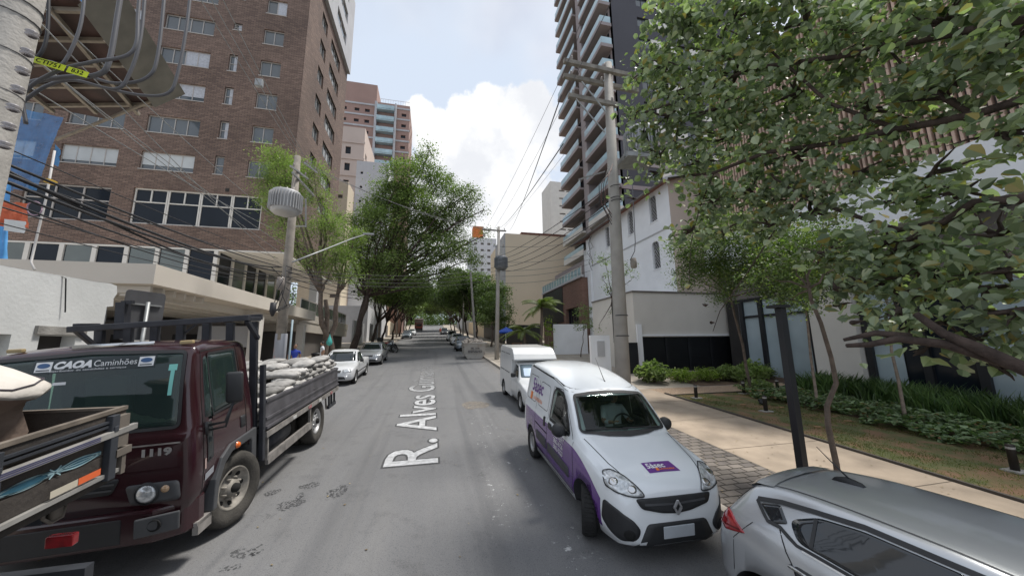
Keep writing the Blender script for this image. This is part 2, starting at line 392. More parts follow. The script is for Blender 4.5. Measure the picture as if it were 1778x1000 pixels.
sheet('ground', M_EARTH, -400, 400, -40, 600, -.10, 8)
sheet('road', M_ASPH, KL, KR, -20, 400, 0.0, 2.0)
def pavers():
    m = bpy.data.materials.new('pavers'); m.use_nodes = True
    nt, N, L, b = nodes_of(m); b.inputs['Roughness'].default_value = .9
    g = N.new('ShaderNodeNewGeometry'); br = N.new('ShaderNodeTexBrick'); br.offset = .5
    wn = N.new('ShaderNodeTexNoise'); wn.inputs['Scale'].default_value = 5; L.new(g.outputs['Position'], wn.inputs[0])
    ad = N.new('ShaderNodeVectorMath'); ad.operation = 'MULTIPLY_ADD'; L.new(wn.outputs['Color'], ad.inputs[0]); ad.inputs[1].default_value = (.03, .03, 0); L.new(g.outputs['Position'], ad.inputs[2])
    L.new(ad.outputs[0], br.inputs['Vector']); br.inputs['Scale'].default_value = 1; br.inputs['Brick Width'].default_value = .27; br.inputs['Row Height'].default_value = .17
    br.inputs['Mortar Size'].default_value = .014; br.inputs['Color1'].default_value = (.20, .175, .15, 1); br.inputs['Color2'].default_value = (.125, .11, .10, 1); br.inputs['Mortar'].default_value = (.04, .033, .026, 1)
    n = N.new('ShaderNodeTexNoise'); n.inputs['Scale'].default_value = 1.6; n.inputs['Detail'].default_value = 7; L.new(g.outputs['Position'], n.inputs[0])
    mr = N.new('ShaderNodeMapRange'); L.new(n.outputs['Fac'], mr.inputs[0]); mr.inputs[1].default_value = .3; mr.inputs[2].default_value = .7; mr.inputs[3].default_value = .7; mr.inputs[4].default_value = 1.35
    sc = N.new('ShaderNodeVectorMath'); sc.operation = 'SCALE'; L.new(br.outputs['Color'], sc.inputs[0]); L.new(mr.outputs[0], sc.inputs['Scale']); L.new(sc.outputs[0], b.inputs['Base Color'])
    bp = N.new('ShaderNodeBump'); bp.inputs['Strength'].default_value = .8; bp.inputs['Distance'].default_value = .012; bp.invert = True; L.new(br.outputs['Fac'], bp.inputs['Height']); L.new(bp.outputs[0], b.inputs['Normal'])
    return m
KH = .13
def kerb(name, xa, xb, y0, y1):
    mb = MB(); y = y0
    while y < y1:
        s = 1.0 if y < 60 else 10; a, b = y + .006, min(y + s, y1) - .006
        vs = []
        for yy in (a, b):
            z = road_z(yy); vs += [(xa, yy, z - .1), (xa + (.012 if xb > xa else -.012), yy, z + KH), (xb, yy, z + KH), (xb, yy, z - .1)]
        mb.add(vs, ((0, 1, 5, 4), (1, 2, 6, 5), (2, 3, 7, 6), (3, 2, 1, 0), (4, 5, 6, 7))); y += s
    o = mb.build(name, M_KERB, fix=True); return tag(o, kind='structure')
kerb('kerb_right', KR, KR + .15, -8, 160); kerb('kerb_left', KL, KL - .15, -8, 160)
sheet('paver_strip', pavers(), KR + .15, 6.12, -8, 13.0, KH - .004)
sheet('path', M_PATH, 6.12, 8.72, -8, 13.0, KH)
sheet('pavement_right', M_WALK, KR + .15, 60, 13.0, 160, KH - .002)
sheet('pavement_left', M_WALK, -60, KL - .15, -8, 160, KH - .002)
PJ = MB()
for k in range(9):
    yy = -6 + 2.1 * k; PJ.quad((6.13, yy, road_z(yy) + KH + .004), (8.71, yy, road_z(yy) + KH + .004), (8.71, yy + .015, road_z(yy + .015) + KH + .004), (6.13, yy + .015, road_z(yy + .015) + KH + .004))
tag(PJ.build('path_joints', mat('joint_dark', (.12, .095, .07), .9)), kind='structure')
sheet('lawn', M_LAWN, 8.78, 11.9, -8, 11.6, KH + .01, .5)
sheet('gravel_strip', M_GRAVEL, 8.72, 15.5, 11.66, 13.0, KH)
sheet('planting_soil', M_SOIL, 11.9, 24, -8, 11.6, KH + .006, .5)
sheet('planting_soil', M_SOIL, 11.3, 24, 13.06, 17.0, KH + .006)
def edging():
    mb = MB()
    for y in np.arange(-8, 11.6, .5):
        y = float(y); mb.add([(8.72, y, road_z(y) + KH - .02), (8.78, y, road_z(y) + KH - .02), (8.78, y, road_z(y) + KH + .045), (8.72, y, road_z(y) + KH + .045)] + [(8.72, y + .5, road_z(y + .5) + KH - .02), (8.78, y + .5, road_z(y + .5) + KH - .02), (8.78, y + .5, road_z(y + .5) + KH + .045), (8.72, y + .5, road_z(y + .5) + KH + .045)], ((3, 2, 6, 7), (0, 3, 7, 4), (1, 5, 6, 2)))
    a, b = (8.78, 11.6, road_z(11.6) + KH), (12.5, 11.6, road_z(11.6) + KH)
    mb.bar((8.72, 11.63, a[2] + .01), (13, 11.63, a[2] + .01), .06, .07)
    tag(mb.build('lawn_edging', mat('edging', (.07, .06, .05), .8), fix=True), kind='structure')
edging()

# patches, writing and marks lying on the road
def blob_patch(name, m, x, y, rx, ry, dz, seed, n=40, rough=.25):
    r = random.Random(seed); ph = [(r.uniform(0, 6.28), r.uniform(.3, 1)) for _ in range(5)]
    vs = [(x, y, road_z(y) + dz)]
    for k in range(n):
        t = 2 * math.pi * k / n; q = 1 + sum(rough * a / (i + 1.5) * math.sin((i + 2) * t + p) for i, (p, a) in enumerate(ph))
        yy = y + ry * q * math.sin(t); vs.append((x + rx * q * math.cos(t), yy, road_z(yy) + dz))
    mb = MB().add(vs, [(0, 1 + k, 1 + (k + 1) % n) for k in range(n)]); return tag(mb.build(name, m), kind='structure')
def patchy(name, col, cut, scale=34):
    m = mat(name, col, .9, var=.3, scale=9); nt, N, L, b = nodes_of(m)
    n = N.new('ShaderNodeTexNoise'); n.inputs['Scale'].default_value = scale; n.inputs['Detail'].default_value = 6
    g = N.new('ShaderNodeNewGeometry'); L.new(g.outputs['Position'], n.inputs[0])
    r = N.new('ShaderNodeMapRange'); L.new(n.outputs['Fac'], r.inputs[0]); r.inputs[1].default_value = cut; r.inputs[2].default_value = cut + .08; L.new(r.outputs[0], b.inputs['Alpha']); return m
blob_patch('concrete_patch', patchy('concrete_patch', (.215, .19, .16), .42, 20), 1.53, 12.3, .42, .62, .004, 3)
M_TAR = patchy('tar_spots', (.062, .062, .065), .50)
for i, (u, v, rx, ry) in enumerate(((587, 853, .16, .20), (538, 843, .14, .13), (503, 876, .20, .15), (473, 855, .12, .10), (520, 862, .06, .12))):
    d = ray(u, v); t = -CAM_H / (d.z - GR * d.y); p = d * t
    blob_patch('tar_patch', M_TAR, p.x, p.y, rx, ry, .004, 20 + i)
M_TAR2 = patchy('tyre_scuff', (.075, .075, .077), .52, 26)
for i, (u, v, rx, ry) in enumerate(((425, 960, .16, .10), (448, 955, .06, .14), (400, 985, .12, .06))):
    d = ray(u, v); t = -CAM_H / (d.z - GR * d.y); p = d * t
    blob_patch('tyre_scuff', M_TAR2, p.x, p.y, rx, ry, .004, 40 + i)
def road_text():  # street-map overlay caption, added as flat lettering on the road
    m = patchy('overlay_lettering', (.50, .505, .51), .0); nt, N, L, b = nodes_of(m)
    for l in list(b.inputs['Alpha'].links): L.remove(l)
    g = N.new('ShaderNodeNewGeometry'); sp = N.new('ShaderNodeSeparateXYZ'); L.new(g.outputs['Position'], sp.inputs[0])
    r = N.new('ShaderNodeMapRange'); L.new(sp.outputs[1], r.inputs[0]); r.inputs[1].default_value = 13; r.inputs[2].default_value = 21.5; r.inputs[3].default_value = .92; r.inputs[4].default_value = .15; L.new(r.outputs[0], b.inputs['Alpha'])
    def lay(bold, dz, name, mm):
        vs, fs = text_mesh('R. Alves Guimarães', 1.50, bold=bold, align='LEFT'); w = 17.6 - 7.45
        x1 = max(v.x for v in vs); k = 16.6 / x1; y0 = min(v.y for v in vs if v.x < .8)
        P = [(.28 - (v.y + .54), 7.42 + v.x * k, road_z(7.42 + v.x * k) + dz) for v in vs]
        mb = MB().add(P, fs); return mb.build(name, mm)
    o = lay(.012, .009, 'street_name_lettering', m); tag(o, kind='structure')
    m2 = patchy('lettering_halo', (.07, .07, .072), .0); nt, N, L, b = nodes_of(m2)  # dark grey halo around the overlay letters
    for l in list(b.inputs['Alpha'].links): L.remove(l)
    g = N.new('ShaderNodeNewGeometry'); sp = N.new('ShaderNodeSeparateXYZ'); L.new(g.outputs['Position'], sp.inputs[0])
    r = N.new('ShaderNodeMapRange'); L.new(sp.outputs[1], r.inputs[0]); r.inputs[1].default_value = 13; r.inputs[2].default_value = 21.5; r.inputs[3].default_value = .5; r.inputs[4].default_value = .1; L.new(r.outputs[0], b.inputs['Alpha'])
    o = lay(.055, .005, 'street_name_outline', m2); tag(o, kind='structure')
road_text()
# ================================================================== BUILDINGS
M_BRICK = brick_mat('brown_brick', (.150, .098, .076), (.262, .176, .134), (.085, .062, .052), bw=.38, bh=.11, ms=.018)
M_BRICK2 = brick_mat('red_brick', (.20, .10, .07), (.27, .15, .11), (.14, .10, .085))
M_WHITE = mat('white_render', (.80, .81, .83), .85, var=.05, scale=1.0, bump=.15, bscale=30)
M_OLDWHITE = mat('stained_white_render', (.56, .57, .56), .9, scale=.9, col2=(.66, .67, .66), mask=(.35, .65), bump=.3, bscale=15, detail=9)
M_BEIGE = mat('beige_render', (.50, .42, .36), .88, var=.07, scale=.5)
M_CREAM = mat('cream_render', (.62, .59, .54), .85, var=.06, scale=.7)
M_CANOPY = mat('canopy_paint', (.60, .55, .48), .7, var=.07, scale=.6)
M_GREYR = mat('grey_render', (.45, .45, .46), .85, var=.08, scale=.7)
M_TAN = mat('tan_render', (.78, .66, .50), .9, var=.07, scale=.15, detail=8)
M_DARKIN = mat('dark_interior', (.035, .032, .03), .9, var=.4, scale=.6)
M_DARKWALL = mat('dark_grey_brown', (.16, .145, .135), .9, var=.15, scale=.6)  # dark grey-brown base colour for walls, gates and trims
M_ALU = mat('window_frame_alu', (.42, .39, .36), .5, var=.05)
M_BLACKM = mat('black_metal', (.012, .013, .016), .45, var=.2)
M_GLASSW = glass_mat('window_glass', (.085, .095, .10), .06)
M_GLASSD = glass_mat('dark_glass', (.010, .014, .020), .12)
M_GLASSP = glass_mat('pale_film_glass', (.33, .40, .43), .12)
M_BLIND = mat('roller_blind', (.50, .52, .52), .8, var=.05)
M_CURT = mat('lace_curtain', (.46, .47, .50), .9, var=.15, scale=8)
M_TILE = mat('roof_tile', (.22, .10, .07), .85, var=.3, scale=3)
M_ROOFG = mat('roof_grey', (.30, .30, .30), .8, var=.15)

def apartment():
    t = thing('apartment_building', 'brown brick apartment tower on the left with rows of small windows above a cream canopy', 'building', (-11.08, 29, 2.0))
    X0, X1, Yf, Yb, Zb, Zt = -30.0, -11.08, 29.0, 41.9, 10.1, 47.0
    O = (X0, Yf, 0); U = (1, 0, 0); Nn = (0, -1, 0); h = lambda a, b, c, d: (a - X0, b - X0, c, d)
    F = []; holes = []
    for k in range(10):
        z = 15.98 + 2.97 * k
        F.append((h(-14.28, -12.78, z, z + 1.42), 2, None, k)); 
        F.append((h(-16.5, -15.9, z + (0 if k < 4 else .85), z + 1.5), 1, .5, k))
        F.append((h(-21.15, -17.8, z - .05, z + 1.35), 4, None, k))
        F.append((h(-25.8, -22.5, z - .05, z + 1.35), 4 if k < 6 else 2, None, k))
        F.append((h(-29.4, -27.2, z - .05, z + 1.35), 3, None, k))
    band = [h(-21.2, -13.0, 11.75, 14.45), h(-27.3, -22.5, 11.75, 14.3)]
    holes = [f[0] for f in F] + band
    w = MB(); wall_holes(w, O, U, Nn, X1 - X0, Zb, Zt, holes, .22)
    # street face
    O2 = (X1, Yf, 0); U2 = (0, 1, 0); N2 = (1, 0, 0); G = []
    for k in range(10):
        z = 15.98 + 2.97 * k
        if z < 36: G.append(((3.2, 4.85, z, z + 1.5), 2)); G.append(((6.2, 9.7, z, z + 1.5), 4))
    wall_holes(w, O2, U2, N2, Yb - Yf, Zb, 36.6, [g[0] for g in G], .25)
    w.quad((X0, Yb, Zb), (X1, Yb, Zb), (X1, Yb, Zt), (X0, Yb, Zt)); w.quad((X0, Yf, Zb), (X0, Yf, Zt), (X0, Yb, Zt), (X0, Yb, Zb))
    w.quad((X0, Yf, Zt), (X1, Yf, Zt), (X1, Yb, Zt), (X0, Yb, Zt)); w.quad((X1, Yf, 36.6), (X1, Yb, 36.6), (X1, Yb, Zt), (X1, Yf, Zt))
    w.build('wall', M_BRICK, t)
    inn = MB(); inn.box(X0 + .3, X1 - .4, Yf + .45, Yb - .4, Zb + .5, Zt - .5); inn.build('floor_slab', M_DARKIN, t)
    # soffit of the overhang
    so = MB(); so.box(X0, X1, Yf, Yb, Zb - .12, Zb - .004); so.build('soffit', M_CREAM, t)
    r = random.Random(5)
    for (hh, n, sp, k) in F:
        if k > 8: continue
        cur = None; q = r.random()
        if hh[0] > 8.8 and hh[0] < 13 and k in (0, 2): cur = (.02, .98, .72, M_BLIND if k == 0 else M_CURT)
        elif hh[0] < 6 and k == 0: cur = (.02, .98, .8, M_BLIND)
        elif q < .3: cur = (.5, .98, .95, M_CURT)
        elif q < .45: cur = (.02, .5, .7, M_BLIND)
        window(t, O, U, Nn, hh, .22, M_ALU, M_GLASSW, n, sp, .06, curtain=cur, sill=True)
    for (hh, n) in G: window(t, O2, U2, N2, hh, .25, M_ALU, M_GLASSW, n, None, .06)
    # community floor: tall glazing in four bays, one blind bay beside it
    b = band[0]; bw = (b[1] - b[0]) / 4
    for i in range(4):
        hh = (b[0] + i * bw + .01, b[0] + (i + 1) * bw - .01, b[2], b[3]); fo = window(t, O, U, Nn, hh, .22, M_CREAM, M_GLASSD, 1, .62, .10, name='gallery_window'); zz = hh[2] + (hh[3] - hh[2]) * .62; um = X0 + (hh[0] + hh[1]) / 2; MB().box(um - .04, um + .04, Yf + .11, Yf + .19, zz + .05, hh[3] - .11).build('glazing_bar', M_CREAM, fo); [MB().box(um + dx, um + dx + .5, Yf + .185, Yf + .195, hh[2] + .25, hh[2] + .30).build('gym_machine', M_ALU, fo) for dx in (-.8, .2)] if i else None
    b = band[1]; window(t, O, U, Nn, b, .22, M_ALU, M_GLASSD, 3, .6, .10, name='gallery_window')
    # ventilation hole
    v = MB(); v.box(-15.55, -15.3, Yf - .03, Yf + .02, 14.65, 14.9); v.build('vent', M_DARKIN, t)
    # grey clad upper block over the street
    g = MB(); zz = 36.6
    OO = (X1 + .35, Yf + 2.7, 0)
    gh = [(1.0, 1.9, 38 + 2.97 * k, 39.5 + 2.97 * k) for k in range(3)] + [(3.6, 7.4, 38 + 2.97 * k, 39.5 + 2.97 * k) for k in range(3)]
    wall_holes(g, OO, U2, N2, 10.2, zz, Zt, gh, .2); g.quad((X1, Yf + 2.7, zz), (X1 + .35, Yf + 2.7, zz), (X1 + .35, Yf + 2.7, Zt), (X1, Yf + 2.7, Zt))
    g.quad((X1, Yf + 2.7, zz), (X1, Yb, zz), (X1 + .35, Yb, zz), (X1 + .35, Yf + 2.7, zz)); g.quad((X1, Yb, zz), (X1, Yb, Zt), (X1 + .35, Yb, Zt), (X1 + .35, Yb, zz))
    g.build('cladding', M_GREYR, t)
    for q in gh: window(t, OO, U2, N2, q, .2, M_ALU, M_GLASSW, 2, None, .06)
    # set-back glazed podium storey below the overhang
    def glaz(O, U, Nn, w, z0, z1, n, name):
        f = MB(); O, U = Vector(O), Vector(U)
        for i in range(n + 1):
            p = O + U * (w * i / n); f.box(-.13, .13, -.09, .09, z0, z1, M=Matrix.Translation(p) @ Matrix(((U.x, -U.y, 0, 0), (U.y, U.x, 0, 0), (0, 0, 1, 0), (0, 0, 0, 1))))
        fo = f.build(name, M_CREAM, t); N3 = Vector(Nn)
        g = MB(); a = O - N3 * .02; c = a + U * w
        g.quad((a.x, a.y, z0), (c.x, c.y, z0), (c.x, c.y, z1), (a.x, a.y, z1)); g.build('pane', M_GLASSD, fo)
        for i in range(n):
            if r.random() < .45:
                p0 = O + U * (w * (i + .12) / n) + N3 * .02; p1 = O + U * (w * (i + .9) / n) + N3 * .02
                cu = MB(); cu.quad((p0.x, p0.y, z0), (p1.x, p1.y, z0), (p1.x, p1.y, z1), (p0.x, p0.y, z1)); cu.build('curtain', M_GREENG, fo)
    global M_GREENG; M_GREENG = glass_mat('green_grey_glass', (.10, .115, .105), .08)
    glaz((-30, 29.06, 0), (1, 0, 0), (0, -1, 0), 14.4, 5.4, 9.98, 8, 'podium_glazing')
    glaz((-15.6, 29.2, 0), (0, 1, 0), (1, 0, 0), 12, 5.4, 9.98, 6, 'podium_glazing')
    # street columns under the overhang, storey below
    c = MB(); c.box(-12.2, -11.5, 38.5, 39.2, 5.3, 9.98); c.build('column', M_GREYR, t)
    # terrace slab and canopy
    s = MB()
    s.prism([(-30, 12.12), (-8.0, 12.12), (-8.0, 26.9), (-9.0, 27.0), (-9.0, 41.5), (-30, 41.5)], 4.72, 5.32, 'z'); s.build('canopy', M_CANOPY, t)
    s = MB(); 
    for i in range(5): s.box(-9.1 - .9 * i, -8.9 - .9 * i, 12.6, 26.5, 4.42, 4.715)
    for i in range(6): s.box(-18, -8.3, 12.5 + .5 * i, 12.6 + .5 * i, 4.50, 4.712)
    s.build('slatted_soffit', M_CREAM, t)
    for (x, y) in ((-8.4, 12.7), (-8.4, 19.5), (-8.6, 26.2), (-14, 12.8)):
        cc = MB(); cc.box(x - .22, x + .22, y - .22, y + .22, road_z(y) + KH, 4.40); cc.build('column', M_CREAM, t)
    f = MB(); f.box(-30, -9.05, 27.1, 41.4, 4.0, 4.715); f.build('upper_slab', M_CANOPY, t)
    rl = MB()
    for i in range(9): rl.bar((-9.1, 27.2 + i * 1.7, 5.32), (-9.1, 27.2 + i * 1.7, 6.35), .05)
    rl.bar((-9.1, 27.2, 6.35), (-9.1, 40.8, 6.35), .05); ro = rl.build('railing', M_ALU, t)
    gg = MB(); gg.box(-9.115, -9.10, 27.3, 40.7, 5.38, 6.3); gg.build('pane', M_GREENG, ro)
    # ground storey: dark recess with walls
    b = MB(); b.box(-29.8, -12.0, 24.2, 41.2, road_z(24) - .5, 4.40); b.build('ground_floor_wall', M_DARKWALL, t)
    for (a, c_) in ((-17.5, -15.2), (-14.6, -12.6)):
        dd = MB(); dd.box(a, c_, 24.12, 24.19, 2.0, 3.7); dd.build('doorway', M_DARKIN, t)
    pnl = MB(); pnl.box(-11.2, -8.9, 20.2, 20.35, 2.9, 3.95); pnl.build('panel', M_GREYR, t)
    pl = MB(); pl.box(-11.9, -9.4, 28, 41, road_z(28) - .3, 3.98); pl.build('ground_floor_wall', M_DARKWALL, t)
apartment()

def old_wall():
    t = thing('boundary_wall', 'stained white rendered wall with dark openings behind the maroon truck', 'wall', (-7.5, 7, .5))
    w = MB(); holes = [(4.78, 5.5, 2.62, 3.12), (3.5, 4.3, 2.6, 3.12), (1.5, 2.6, 2.6, 3.1)]
    wall_holes(w, (-7.5, 4.0, 0), (0, 1, 0), (1, 0, 0), 6.1, .2, 4.32, holes, .3)
    # jagged broken end
    e = [(10.1, .3), (10.1, .9), (10.08, 1.7), (10.13, 2.4), (10.10, 3.0), (10.12, 3.3), (10.13, 3.55), (10.11, 3.83), (10.27, 3.86), (10.24, 4.05), (10.31, 4.18), (10.27, 4.36), (10.12, 4.39), (10.0, 4.385), (9.7, 4.36), (9.3, 4.36), (8.8, 4.335), (8.2, 4.33), (4, 4.32)]
    for i in range(len(e) - 1):
        a, b = e[i], e[i + 1]; w.quad((-7.5, a[0], a[1]), (-7.8, a[0], a[1]), (-7.8, b[0], b[1]), (-7.5, b[0], b[1]))
    w.add([(-7.502, 10.1, 3.83), (-7.502, 10.27, 3.86), (-7.502, 10.24, 4.05), (-7.502, 10.31, 4.18), (-7.502, 10.27, 4.36), (-7.502, 10.1, 4.385)], ((0, 1, 2, 3, 4, 5),))
    w.add([(-7.502, 10.1, 4.32), (-7.502, 10.1, 4.387), (-7.502, 9.7, 4.36), (-7.502, 9.3, 4.36), (-7.502, 8.2, 4.33), (-7.502, 4, 4.32)], ((0, 1, 2, 3, 4, 5),))
    w.quad((-7.8, 4, .2), (-7.8, 4, 4.32), (-7.8, 10.1, 4.32), (-7.8, 10.1, .2))
    w.build('wall', M_OLDWHITE, t)
    for a, b, c, d in holes:
        g = MB(); g.box(-7.79, -7.74, 4 + a, 4 + b, c, d); g.build('opening', M_DARKIN, t)
    l = MB(); l.box(-7.50, -7.44, 8.66, 9.66, 3.14, 3.30); l.build('lintel', M_CONC_D, t)
    p = MB().tube([(-7.52, 8.95, 4.34), (-7.46, 9.0, 4.30), (-7.44, 9.1, 3.6)], .012, 5); p.build('dangling_cable', M_BLACKM, t)
old_wall()

# ---- right side ----------------------------------------------------------------
M_BROWN = mat('dark_brown_cladding', (.055, .053, .062), .7, var=.10, scale=.2)
M_MAUVE = mat('mauve_render', (.29, .25, .245), .85, var=.08, scale=.4)
M_RAILG = glass_mat('balcony_glass', (.34, .46, .50), .06)
def tower():
    t = thing('residential_tower', 'dark brown high-rise tower with stacked glass balconies behind the white house', 'building', (19.3, 33, 2.2))
    XF, YN, YF, XR = 19.3, 33.0, 46.6, 42.0; Zt = 66
    w = MB(); cream = MB(); FL = 3.0; z0 = 2.5
    floors = [z0 + FL * k for k in range(21)]
    # body
    wins = []; O = (XF + 1.3, YN, 0); U = (1, 0, 0); Nn = (0, -1, 0)
    holes = []
    for k, z in enumerate(floors[1:20]):
        for (a, b) in ((3.85, 5.55), (9.6, 11.2), (15, 16.7)): holes.append((a, b, z + 1.0, z + 2.35))
        holes.append((7.05, 7.55, z + 1.75, z + 2.35))
    wall_holes(w, O, U, Nn, XR - XF - 1.3, 2, Zt, holes, .25)
    w.quad((XR, YN, 2), (XR, YF, 2), (XR, YF, Zt), (XR, YN, Zt)); w.quad((XF + 1.3, YF, 2), (XR, YF, 2), (XR, YF, Zt), (XF + 1.3, YF, Zt)); w.quad((XF + 1.3, YN, Zt), (XR, YN, Zt), (XR, YF, Zt), (XF + 1.3, YF, Zt))
    w.build('wall', M_BROWN, t)
    for h in holes:
        if h[0] < 7 or h[0] > 9:
            window(t, O, U, Nn, h, .25, M_BLACKM, M_GLASSW, 2 if h[1] - h[0] > 1 else 1, None, .07)
    c = MB()
    for z in floors[1:20]: c.box(XF + 1.3 + 5.55, XF + 1.3 + 9.6, YN - .04, YN + .1, z + 1.0, z + 1.72); c.box(XF + 1.3 + 5.55, XF + 1.3 + 7.03, YN - .04, YN + .1, z + 1.725, z + 2.35); c.box(XF + 1.3 + 7.57, XF + 1.3 + 9.6, YN - .04, YN + .1, z + 1.725, z + 2.35); c.box(XF + 1.3 + 11.2, XF + 1.3 + 14.95, YN - .04, YN + .1, z + 1.0, z + 2.35)
    c.build('spandrel', M_CREAM, t)
    # recessed glazed wall behind the balconies, pier between the two stacks
    bw = MB(); bw.box(XF + 1.3 - .01, XF + 1.6, YN, YF, 2, Zt); bw.build('balcony_wall', M_MAUVE, t)
    gz = MB()
    for z in floors:
        gz.box(XF + 1.24, XF + 1.285, YN + .4, YN + 5.2, z + .15, z + 2.5); gz.box(XF + 1.24, XF + 1.285, YN + 7.4, YF - .3, z + .15, z + 2.5)
    gz.build('balcony_door', M_GLASSD, t)
    pr = MB(); pr.box(XF + .1, XF + 1.29, YN + 5.6, YN + 7.0, 2, Zt); pr.build('pier', M_MAUVE, t)
    for k, z in enumerate(floors[:20]):
        low = z < 20.5; m = M_CREAM if low else M_MAUVE
        for (a, b, side) in ((YN - .02, YN + 5.55, 0), (YN + 7.05, YF + .2, 1)):
            s = MB(); s.box(XF - (.45 if side else .25), XF + 1.28, a - (.25 if not side else 0), b, z - .22, z + .02)
            hgt = .55 if low else .24
            s.box(XF - (.45 if side else .25), XF - (.33 if side else .13), a - (.25 if not side else 0), b, z + .023, z + hgt)
            if not side: s.box(XF - .127, XF + 1.27, a - .25, a - .13, z + .023, z + hgt)
            so = s.build('balcony', m, t)
            g = MB(); x = XF - (.39 if side else .19); g.box(x, x + .03, a - (.2 if not side else 0), b - .05, z + hgt + .005, z + 1.15)
            if not side: g.box(x + .035, XF + 1.2, a - .2, a - .17, z + hgt + .005, z + 1.15)
            g.build('railing_glass', M_RAILG, so)
    for z in floors[1:9]:
        b = MB(); b.box(XF + 1.285, XR, YN - .07, YN + .05, z - .25, z + .25); b.build('floor_band', M_MAUVE, t)
tower()

def house():
    t = thing('white_house', 'white rendered house with arched lattice windows and red tile eaves', 'house', (14.1, 17.4, 1.2))
    X, Y0, Y1, Zt = 14.1, 17.42, 28.3, 12.75
    arches = [(1.25, 2.0, 10.75, 12.2), (3.95, 4.65, 10.75, 12.2), (1.3, 2.05, 7.6, 9.05), (7.4, 8.1, 10.75, 12.2)]
    w = MB(); wall_holes(w, (X, Y0, 0), (0, 1, 0), (-1, 0, 0), Y1 - Y0, 5.75, Zt, [(a, b, c, d + .36) for a, b, c, d in arches], .25)
    w.box(X + .25, X + 12, Y1 - .2, Y1, 1.0, Zt)
    # spandrels that turn the openings into arches
    for a, b, c, d in arches:
        mid, R = (a + b) / 2, (b - a) / 2
        for sgn in (-1, 1):
            pts = [(mid + sgn * R, d)] + [(mid + sgn * R * math.cos(q * math.pi / 16), d + R * math.sin(q * math.pi / 16)) for q in range(9)] + [(mid + sgn * R, d + .36), ]
            pts = [(mid + sgn * R * math.cos(q * math.pi / 16), d + min(.355, R * math.sin(q * math.pi / 16))) for q in range(9)] + [(mid, d + .37), (mid + sgn * R, d + .37)]
            w.add([(X - .003, Y0 + p[0], p[1]) for p in pts] , (tuple(range(len(pts))),))
    w.build('wall', M_WHITE, t)
    for a, b, c, d in arches:
        f = MB(); R = (b - a) / 2; mid = (a + b) / 2; n = 5
        for s in range(-3, 9):
            for sg in (1, -1):
                p0 = [a, c + s * .26]; p1 = [b, c + s * .26 + (b - a) * 1.35]
                if sg < 0: p0, p1 = [a, p1[1]], [b, p0[1]]
                # clip to the opening's rectangle
                def cl(p, q):
                    zt = d + .30
                    for it in range(2):
                        for (e, s2) in ((c, 1), (zt, -1)):
                            if (p[1] - e) * s2 < 0:
                                if (q[1] - e) * s2 < 0: return None
                                k = (e - p[1]) / (q[1] - p[1]); p = [p[0] + (q[0] - p[0]) * k, e]
                        p, q = q, p
                    return p, q
                r_ = cl(p0, p1)
                if r_: f.bar((X + .12, Y0 + r_[0][0], r_[0][1]), (X + .12, Y0 + r_[1][0], r_[1][1]), .02)
        fo = f.build('lattice_window', M_GREYR, t)
        g = MB(); g.box(X + .2, X + .22, Y0 + a, Y0 + b, c, d + .355); g.build('pane', M_DARKIN, fo)
        s = MB(); s.box(X - .05, X + .1, Y0 + a - .06, Y0 + b + .06, c - .06, c - .003); s.build('sill', M_WHITE, t)
    l = MB(); l.box(X - .05, X, Y0, Y1, 9.86, 9.93); l.build('moulding', M_GREYR, t)
    g = MB(); g.add([(X + .003, Y0, 5.73), (X + 13, Y0, 5.73), (X + 13, Y0, 17.5), (X + .003, Y0, Zt + .05)], ((0, 1, 2, 3),)); g.build('gable_wall', M_BEIGE, t)
    e = MB(); e.prism([(X - .55, Zt - .16), (X - .55, Zt - .02), (X + 13, Zt + 4.85), (X + 13, Zt + 4.7)], Y0 - .35, Y1 + 3.1, 'y'); ro = e.build('roof', M_TILE, t)
    e = MB(); e.prism([(X - .57, Zt - .19), (X - .57, Zt + .02), (X + 13, Zt + 4.92), (X + 13, Zt + 4.62)], Y0 - .52, Y0 - .353, 'y'); e.build('verge', M_GREYR, ro)
    e = MB().tube([(X - .62, Y0 - .3, Zt - .14), (X - .62, Y1 + 3.1, Zt - .14)], .07, 8); e.build('gutter', M_DARKWALL, ro)
    # lower set-back wing towards the brick house and its chimney-like corner pier
    p = MB(); p.box(X - .12, X + .6, Y1 + .01, Y1 + .7, 1.5, Zt - .25); p.build('corner_pier', M_WHITE, t)
    p = MB(); p.box(X + .7, X + 9, Y1 + .05, Y1 + 3, 1.5, Zt - .6); p.build('rear_wing', M_WHITE, t)
    # garage block in front
    g = MB(); wall_holes(g, (11.05, 17.3, 0), (1, 0, 0), (0, -1, 0), 7.9, .9, 5.72, [(.42, 6.75, 1.0, 3.2)], .22)
    g.quad((11.05, 17.3, .9), (11.05, 17.3, 5.72), (11.05, 22.4, 5.72), (11.05, 22.4, .9)); g.quad((11.05, 17.3, 5.72), (18.95, 17.3, 5.72), (18.95, 22.4, 5.72), (11.05, 22.4, 5.72)); g.quad((11.05, 22.4, .9), (11.05, 22.4, 5.72), (14.1, 22.4, 5.72), (14.1, 22.4, .9))
    g.build('garage', M_CREAM, t)
    g = MB(); g.box(10.98, 18.98, 17.22, 17.36, 5.724, 5.80); g.box(10.98, 11.1, 17.365, 22.4, 5.724, 5.80); g.build('coping', M_DARKWALL, t)
    g = MB(); g.box(11.36, 17.9, 17.20, 17.297, 3.24, 3.34); g.build('door_trim', M_WHITE, t)
    g = MB(); g.box(11.1, 11.38, 17.16, 17.297, 1.0, 3.9); g.build('pilaster', M_WHITE, t)
    d = MB(); d.box(11.47, 17.8, 17.47, 17.5, 1.0, 3.2)
    for i in range(5): d.box(11.47 + i * 1.5, 11.62 + i * 1.5, 17.40, 17.468, 1.0, 3.2)
